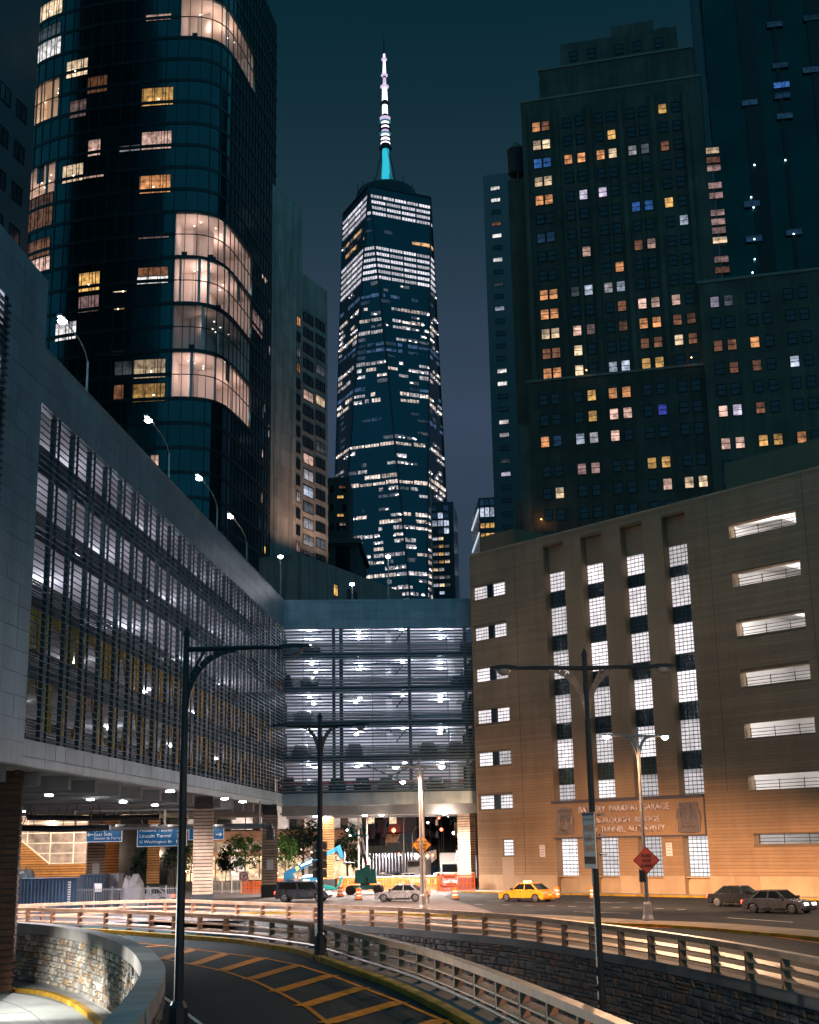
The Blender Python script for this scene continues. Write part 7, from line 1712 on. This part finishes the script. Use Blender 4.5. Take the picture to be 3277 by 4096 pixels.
    MB().box(L / 2 - .02, L / 2 + .012, -W * .28, W * .28, gc + .12, gc + .3).build('grille', trim_m, root)
    MB().box(-L / 2 - .015, -L / 2 + .01, -.26, .26, gc + .32, gc + .44).build('number_plate', mat('plate', (.75, .62, .25), .5, var=0), root)
    if taxi: MB().box(-.25, .1, -.32, .32, H, H + .16).build('roof_sign', emit('taxi_roof_sign', (1, .62, .2), 5), root)
    return root
dvec = onz(2710, 3637) - onz(2100, 3621); hd_r = math.atan2(dvec.y, dvec.x)            # heading along the lanes, to the right
def put_px(o, px, py, rz): return put(o, onz(px, py), rz)
put_px(car('dark car with glowing red tail lights passing in front of the brick garage', paint('black', (.012, .013, .016))), 2965, 3626, hd_r)
put_px(car('orange taxi with roof sign lit, in front of the left part of the brick garage', paint('taxi', (.75, .30, .02)), 4.7, 1.85, 1.5, taxi=True), 2110, 3606, hd_r + math.pi + .1)
put_px(car('dark minivan passing in front of the blue telehandler', paint('slate', (.035, .045, .06)), 4.9, 1.95, 1.75, 'van'), 1215, 3606, hd_r * .2)
put_px(car('silver sedan between the orange drums in front of the boom lift', paint('silver', (.40, .40, .42), .6)), 1610, 3606, hd_r * .35 + math.pi)
put_px(car('red car with lights on behind the picket fence at the left', paint('red', (.45, .02, .03))), 95, 3626, .12 + math.pi)
put_px(car('white car passing behind the picket fence below the blue signs', paint('white', (.62, .60, .60))), 590, 3618, .05 + math.pi)
put_px(car('grey sedan with red tail lights in the lane nearest the median', paint('grey', (.12, .12, .13), .5)), 3120, 3652, hd_r)
put_px(car('dark sport utility car parked at the kerb at the right edge', paint('plum', (.05, .045, .055)), 4.75, 1.9, 1.7, 'suv', lights=False), 3312, 3591, hd_r + math.pi - .05)
# parked cars and the truck in the side street
def put_y(o, px, y, rz, z=0.0): p = ony(px, 3500, y); return put(o, (p.x, y, z), rz)
g_ = 'cars parked in the side street'
put_y(car('white car facing the street in front of the box truck', paint('white', (.62, .60, .60)), group=g_), 1797, 158, -R(86))
put_y(car('white car parked left of the site trailer', paint('white', (.62, .60, .60)), lights=False, group=g_), 1640, 166, R(20)); put_y(car('black car parked beside the sidewalk shed', paint('black', (.012, .013, .016)), lights=False, group=g_), 1590, 170, R(12)); put_y(car('dark car parked farthest left by the sidewalk shed', paint('slate', (.035, .045, .06)), lights=False, group=g_), 1560, 164, R(10))
put_y(car('black car waiting left of the box truck', paint('black', (.012, .013, .016)), kind='suv', H=1.65, group=g_), 1752, 200, -R(88)); put_y(car('dark car right of the box truck beside the pillar', paint('slate', (.035, .045, .06)), group=g_), 1856, 176, -R(80))
tr = empty('box_truck', (0, 0, 0), 'white box truck facing the viewer in the side street', 'truck')
MB().box(-6.2, -.3, -1.2, 1.2, .9, 3.7).build('cargo_box', white_paint, tr); MB().box(-6.0, 1.6, -.5, .5, .55, .9).build('chassis', trim_m, tr)
MB().hexa([(-.2, -1.05, .6), (1.9, -1.05, .6), (1.9, 1.05, .6), (-.2, 1.05, .6), (-.2, -1.0, 2.5), (.9, -1.0, 2.5), (.9, 1.0, 2.5), (-.2, 1.0, 2.5)]).build('cab', white_paint, tr)
MB().face([(1.76, -.92, 1.25), (1.76, .92, 1.25), (1.03, .88, 2.38), (1.03, -.88, 2.38)]).build('windscreen', cgl, tr); tr.children[-1].location.x += .03
MB().box(1.86, 1.95, -.6, .6, .75, 1.1).build('grille', trim_m, tr)
for s in (-1, 1):
    MB().box(1.85, 1.94, s * .8 - .16, s * .8 + .16, .8, 1.05).build('headlight', white_s, tr); MB().box(.7, .85, s * 1.2 - .1, s * 1.2 + .1, 1.5, 2.0).build('mirror', trim_m, tr)
    for x in (1.0, -4.8): wq = MB().lathe([(.25, -.14), (.45, -.15), (.48, -.08), (.48, .08), (.45, .15), (.25, .14)], 16).build('wheel', tyre_m, tr); wq.location = (x, s * .98, .48); wq.rotation_euler = (R(90), 0, 0)
put_y(tr, 1800, 168, -R(92))
# orange barrel stack in the side street
for i, (px, lb_) in enumerate(((1748, 'orange traffic drum far up the side street, left of the box truck'), (1757, 'orange traffic drum far up the side street, touching the box truck'))):
    o = copy_tree(dp); p = ony(px, 3500, 162); put(o, (p.x, 162, 0), .4 * i, lb_)

# cars parked on the decks of the bridge, seen through the louvres
dk_ = [car('x', paint('black', (.012, .013, .016)), lights=False, group='cars parked on the bridge decks'), car('x', paint('white', (.62, .60, .60)), lights=False, group='cars parked on the bridge decks'), car('x', paint('red', (.45, .02, .03)), kind='suv', H=1.65, lights=False, group='cars parked on the bridge decks')]
first = [True] * 3
for k, px, ci, lb_ in ((0, 1150, 2, 'red car at the left end of the lowest bridge deck'), (0, 1245, 0, 'black car on the lowest bridge deck left of the deck column'), (0, 1350, 0, 'black car on the lowest bridge deck behind the deck column'), (0, 1450, 0, 'black car on the lowest bridge deck behind the cross brace'), (0, 1545, 1, 'white car on the lowest bridge deck behind the cross brace end'), (0, 1740, 1, 'white car on the lowest bridge deck near the brick garage'),
                       (1, 1205, 1, 'white car on the second bridge deck, left bay'), (1, 1418, 1, 'white car on the second bridge deck, middle bay'), (1, 1712, 0, 'black car on the second bridge deck, right bay'), (1, 1822, 0, 'black car on the second bridge deck beside the brick garage'), (2, 1216, 1, 'white car on the third bridge deck, left bay'), (3, 1240, 0, 'black car on the fourth bridge deck, left bay'), (3, 1835, 0, 'black car on the fourth bridge deck beside the brick garage'), (4, 1250, 0, 'black car on the top bridge deck, left bay'), (3, 1138, 2, 'red car at the left end of the fourth bridge deck')):
    o = dk_[ci] if first[ci] else copy_tree(dk_[ci]); first[ci] = False
    s_ = BP.sz(px, 3100 - 137 * k, -3.6)[0]; q = BP.pt(s_, FLOORS[k] + .01, -3.6); put(o, q, R(-88), lb_)
# ---------------- blue telehandler
jb = mat('machine_blue', (.006, .075, .16), .4, var=.2, vs=1.5, local=True, coat=.3); jt = mat('machine_teal', (.0, .13, .12), .4, var=.2, vs=1.5, local=True, coat=.3); jw_ = mat('machine_pale', (.55, .62, .7), .4, var=.1, local=True)
def big_wheel(root, x, y, z, r_, w_, hubm):
    b = MB().lathe([(r_ * .5, -w_ / 2), (r_ * .93, -w_ / 2), (r_, -w_ / 3), (r_, w_ / 3), (r_ * .93, w_ / 2), (r_ * .5, w_ / 2)], 20)
    for k in range(14):
        a = k * 6.283 / 14; c_, s_ = math.cos(a), math.sin(a)
        b.beam((c_ * r_ * .99, s_ * r_ * .99, -w_ / 2), (math.cos(a + .2) * r_ * .99, math.sin(a + .2) * r_ * .99, w_ / 2), .10, .06, up=Vector((c_, s_, 0)))
    o = b.build('wheel', tyre_m, root); o.location = (x, y, z); o.rotation_euler = (R(90), 0, 0)
    h = MB().lathe([(r_ * .52, -w_ * .4), (r_ * .5, w_ * .3), (r_ * .3, w_ * .42), (.03, w_ * .42)], 14).build('hub', hubm, o); MB().lathe([(r_ * .52, w_ * .4), (r_ * .5, -w_ * .3), (r_ * .3, -w_ * .42), (.03, -w_ * .42)], 14).build('hub', hubm, o)
th = empty('telehandler', (0, 0, 0), 'blue telescopic handler with raised boom under the bridge', 'telehandler')
for x in (-2.35, .25): 
    for s in (-1, 1): big_wheel(th, x, s * .95, .62, .62, .42, jw_)
MB().box(-3.0, 1.2, -.55, .55, .55, 1.25).build('chassis', trim_m, th)
MB().hexa([(-3.15, -.7, .8), (-1.6, -.7, .8), (-1.6, .7, .8), (-3.15, .7, .8), (-3.1, -.6, 2.1), (-2.2, -.6, 2.1), (-2.2, .6, 2.1), (-3.1, .6, 2.1)]).build('rear_tower', jb, th)
MB().hexa([(-1.35, -1.15, .75), (.35, -1.15, .75), (.35, -.35, .75), (-1.35, -.35, .75), (-1.25, -1.1, 1.55), (.5, -1.1, 1.7), (.5, -.4, 1.7), (-1.25, -.4, 1.55)]).build('engine_cover', jb, th)
MB().hexa([(-1.2, -1.12, 1.56), (.45, -1.12, 1.71), (.45, -.38, 1.71), (-1.2, -.38, 1.56), (-1.05, -1.0, 1.78), (.25, -1.0, 1.92), (.25, -.5, 1.92), (-1.05, -.5, 1.78)]).build('engine_top', jw_, th)
TP = Plane((0, -1.17), 90)
MB().box(-1.05, -.35, -1.175, -1.15, 1.05, 1.36).build('badge', white_s, th)
fit_text('lettering', 'JCB', ink, th, TP, -.98, -.42, 1.1, 1.31, .012, .004, .02)
MB().hexa([(-.6, .1, .9), (1.0, .1, .9), (1.0, 1.05, .9), (-.6, 1.05, .9), (-.5, .15, 2.75), (.6, .15, 2.75), (.6, 1.0, 2.75), (-.5, 1.0, 2.75)]).build('cab', trim_m, th)
MB().face([(-.5, .13, 1.6), (.72, .13, 1.6), (.5, .17, 2.6), (-.45, .17, 2.6)]).build('cab_window', glass('cab_glass', (.3, .35, .38), .35), th)
for x in (-2.35, .25): MB().tube([(x + .8 * math.cos(t), -1.0, .62 + .78 * math.sin(t)) for t in [math.pi * k / 8 for k in range(9)]], .1, 6).build('mudguard', trim_m, th)
A, B = Vector((-2.9, -.1, 1.95)), Vector((2.55, -.1, 4.45)); d = (B - A).normalized()
bm_ = MB().beam(A, A + d * 3.9, .50, .56).build('boom', jb, th); MB().beam(A + d * 3.7, B, .36, .42).build('boom_extension', jb, th)
c_ = A + d * 1.5; M_ = Matrix.Translation((0, 0, 0))
bp_ = Plane((A.x, -.36), 90)
tb = fit_text('lettering', 'SUNBELT', white_s, th, Plane((0, -.352), 90), 0, 1.5, 0, .26, 0, .006, .02)
tb.matrix_local = Matrix.Translation(A + d * 1.8 + Vector((0, .02, -.10))) @ Matrix.Rotation(-math.atan2(d.z, d.x), 4, 'Y')
o_ = MB().lathe([(.2, 0), (.2, .02)], 16).build('emblem', mat('machine_yellow', (.75, .60, .08), .5), th); o_.location = A + d * 1.35 + Vector((0, -.27, 0)); o_.rotation_euler = (R(90), 0, 0)
MB().hexa([B + Vector((-.15, -.3, .2)), B + Vector((.45, -.3, -1.0)), B + Vector((.45, .3, -1.0)), B + Vector((-.15, .3, .2)), B + Vector((.35, -.3, .45)), B + Vector((.85, -.3, -.9)), B + Vector((.85, .3, -.9)), B + Vector((.35, .3, .45))]).build('boom_head', jb, th)
fr = MB(); f0 = B + Vector((.8, 0, -.9))
for s in (-.5, .5): fr.box(f0.x, f0.x + .1, s - .05, s + .05, f0.z - .5, f0.z + .6); fr.beam((f0.x + .05, s, f0.z - .48), (f0.x + 1.15, s, f0.z - .55), .12, .06)
for k in range(8): fr.box(f0.x + .02, f0.x + .07, -.55 + k * .155, -.50 + k * .155, f0.z - .4, f0.z + .6)
fr.box(f0.x, f0.x + .08, -.6, .6, f0.z + .55, f0.z + .63); fr.build('fork_carriage', mat('fork_grey', (.25, .25, .27), .5), th)
MB().tube([(-1.7, -.1, 1.2), A + d * 1.7 - Vector((0, 0, .2))], .08, 8).build('lift_ram', galv, th)
MB().hexa([(1.0, -.9, .35), (2.6, -.9, .3), (2.6, .9, .3), (1.0, .9, .35), (1.0, -.9, .8), (2.2, -.9, .55), (2.2, .9, .55), (1.0, .9, .8)]).build('front_frame', jt, th)
MB().hexa([(2.4, -.9, .25), (2.75, -.9, .3), (2.75, .9, .3), (2.4, .9, .25), (2.9, -.9, 1.5), (3.25, -.9, 1.55), (3.25, .9, 1.55), (2.9, .9, 1.5)]).build('stabiliser', jt, th)
p = ony(1262, 3540, 147.5); put(th, (p.x - .25, 147.5, 0), R(4))
# ---------------- green boom lift
bl = empty('boom_lift', (0, 0, 0), 'teal green boom lift with raised empty work platform', 'boom lift')
for x in (-1.45, 1.35):
    for s in (-1, 1): big_wheel(bl, x, s * .85, .44, .44, .32, white_s)
MB().hexa([(-1.7, -.55, .45), (1.7, -.55, .45), (1.7, .55, .45), (-1.7, .55, .45), (-1.2, -.5, .9), (1.2, -.5, .9), (1.2, .5, .9), (-1.2, .5, .9)]).build('chassis', jt, bl)
MB().lathe([(.45, .85), (.45, 1.1)], 14).build('turntable', trim_m, bl)
for s, x0, x1 in ((-1, -1.0, .1), (1, .25, 1.15)):
    MB().hexa([(x0, s * .2 - .45, 1.05), (x1, s * .2 - .45, 1.05), (x1, s * .2 + .45, 1.05), (x0, s * .2 + .45, 1.05), (x0 + .05, s * .2 - .42, 2.35), (x1 - .12, s * .2 - .42, 2.45), (x1 - .12, s * .2 + .42, 2.45), (x0 + .05, s * .2 + .42, 2.35)]).build('engine_cover', jt, bl)
MB().box(-.1, .35, -.2, .2, 1.1, 2.7).build('riser_base', trim_m, bl)
MB().box(.0, .55, -.55, -.3, 1.6, 2.85).build('control_cabinet', jt, bl)
pale = mat('lift_pale_arm', (.62, .58, .55), .5, var=.1, local=True)
MB().beam((.15, 0, 2.6), (-.35, 0, 5.2), .24, .28).build('lower_arm', trim_m, bl); MB().beam((-.30, .3, 3.9), (-.62, .3, 5.55), .2, .26).build('upper_arm', pale, bl); MB().beam((.02, -.3, 3.9), (-.25, -.3, 5.55), .14, .2).build('upper_arm', pale, bl)
MB().box(-1.7, .3, -.45, .45, 5.65, 5.85).build('platform_floor', jt, bl)
gr_ = MB()
for x in (-1.65, -1.0, -.35, .25):
    for s in (-.42, .42): gr_.tube([(x, s, 5.85), (x, s, 7.0)], .025, 6)
for z in (6.3, 6.65, 7.0):
    for s in (-.42, .42): gr_.tube([(-1.65, s, z), (.25, s, z)], .022, 6)
    for x in (-1.65, .25): gr_.tube([(x, -.42, z), (x, .42, z)], .022, 6)
gr_.build('guard_rail', jt, bl); MB().box(-.95, -.5, -.46, -.40, 6.35, 6.75).build('control_panel', pale, bl)
for x in (-1.75, -1.45): MB().lathe([(.02, -.1), (.13, 0), (.02, .1)], 8, c=(x, -.4, 5.75 + .55 * (x < -1.6))).build('work_lamp', emit('work_lamp_glow', (1, .86, .7), 18), bl)
p = ony(1462, 3560, 139); put(bl, (p.x, 139, 0), R(-4))

# ---------------- a person by the sidewalk shed: skin modifier figure walking away from the viewer
def person(loc, rz, label):
    V = [(0, 0, .95), (0, 0, 1.18), (0, .01, 1.42), (0, .02, 1.52), (0, .03, 1.62), (0, .03, 1.74), (.10, 0, .90), (.12, .12, .50), (.12, .10, .09), (.12, .24, .04), (-.10, 0, .90), (-.11, -.06, .50), (-.11, -.26, .12), (-.11, -.14, .05), (.20, .01, 1.43), (.27, -.06, 1.15), (.26, .06, .90), (.25, .09, .80), (-.20, .01, 1.43), (-.27, .08, 1.15), (-.26, .14, .90), (-.25, .18, .80)]
    E_ = [(0, 1), (1, 2), (2, 3), (3, 4), (4, 5), (0, 6), (6, 7), (7, 8), (8, 9), (0, 10), (10, 11), (11, 12), (12, 13), (2, 14), (14, 15), (15, 16), (16, 17), (2, 18), (18, 19), (19, 20), (20, 21)]
    rad = [.15, .14, .16, .06, .09, .08, .09, .065, .045, .035, .09, .065, .045, .035, .065, .05, .035, .04, .065, .05, .035, .04]
    me = bpy.data.meshes.new('person'); me.from_pydata(V, E_, []); o = bpy.data.objects.new('person', me); COL.objects.link(o)
    sk_ = o.modifiers.new('skin', 'SKIN'); su = o.modifiers.new('sub', 'SUBSURF'); su.levels = 1; su.render_levels = 1
    if not me.skin_vertices: me.skin_vertices.new()
    for i, r_ in enumerate(rad): me.skin_vertices[0].data[i].radius = (r_ * 1.05, r_ * .85)
    me.skin_vertices[0].data[0].use_root = True
    dg = bpy.context.evaluated_depsgraph_get(); m2 = bpy.data.meshes.new_from_object(o.evaluated_get(dg)); bpy.data.objects.remove(o)
    shirt, jeans, skin, hair = mat('white_shirt', (.75, .70, .68), .8, local=True), mat('dark_jeans', (.03, .035, .05), .85, local=True), mat('skin_tone', (.42, .27, .19), .6, local=True), mat('dark_hair', (.03, .02, .015), .7, local=True)
    m2.materials.clear()
    for m_ in (shirt, jeans, skin, hair): m2.materials.append(m_)
    for p_ in m2.polygons:
        c_ = p_.center; p_.use_smooth = True
        p_.material_index = 3 if c_.z > 1.66 or (c_.z > 1.56 and c_.y < .02) else (2 if c_.z > 1.50 or (abs(c_.x) > .2 and c_.z < 1.12) else (0 if c_.z > .93 else 1))
    o2 = bpy.data.objects.new('person', m2); COL.objects.link(o2); put(o2, loc, rz, label); tag(o2, cat='person'); return o2
p = ony(1531, 3500, 172); person((p.x, 172, 0), R(10), 'person in a white shirt walking by the sidewalk shed')
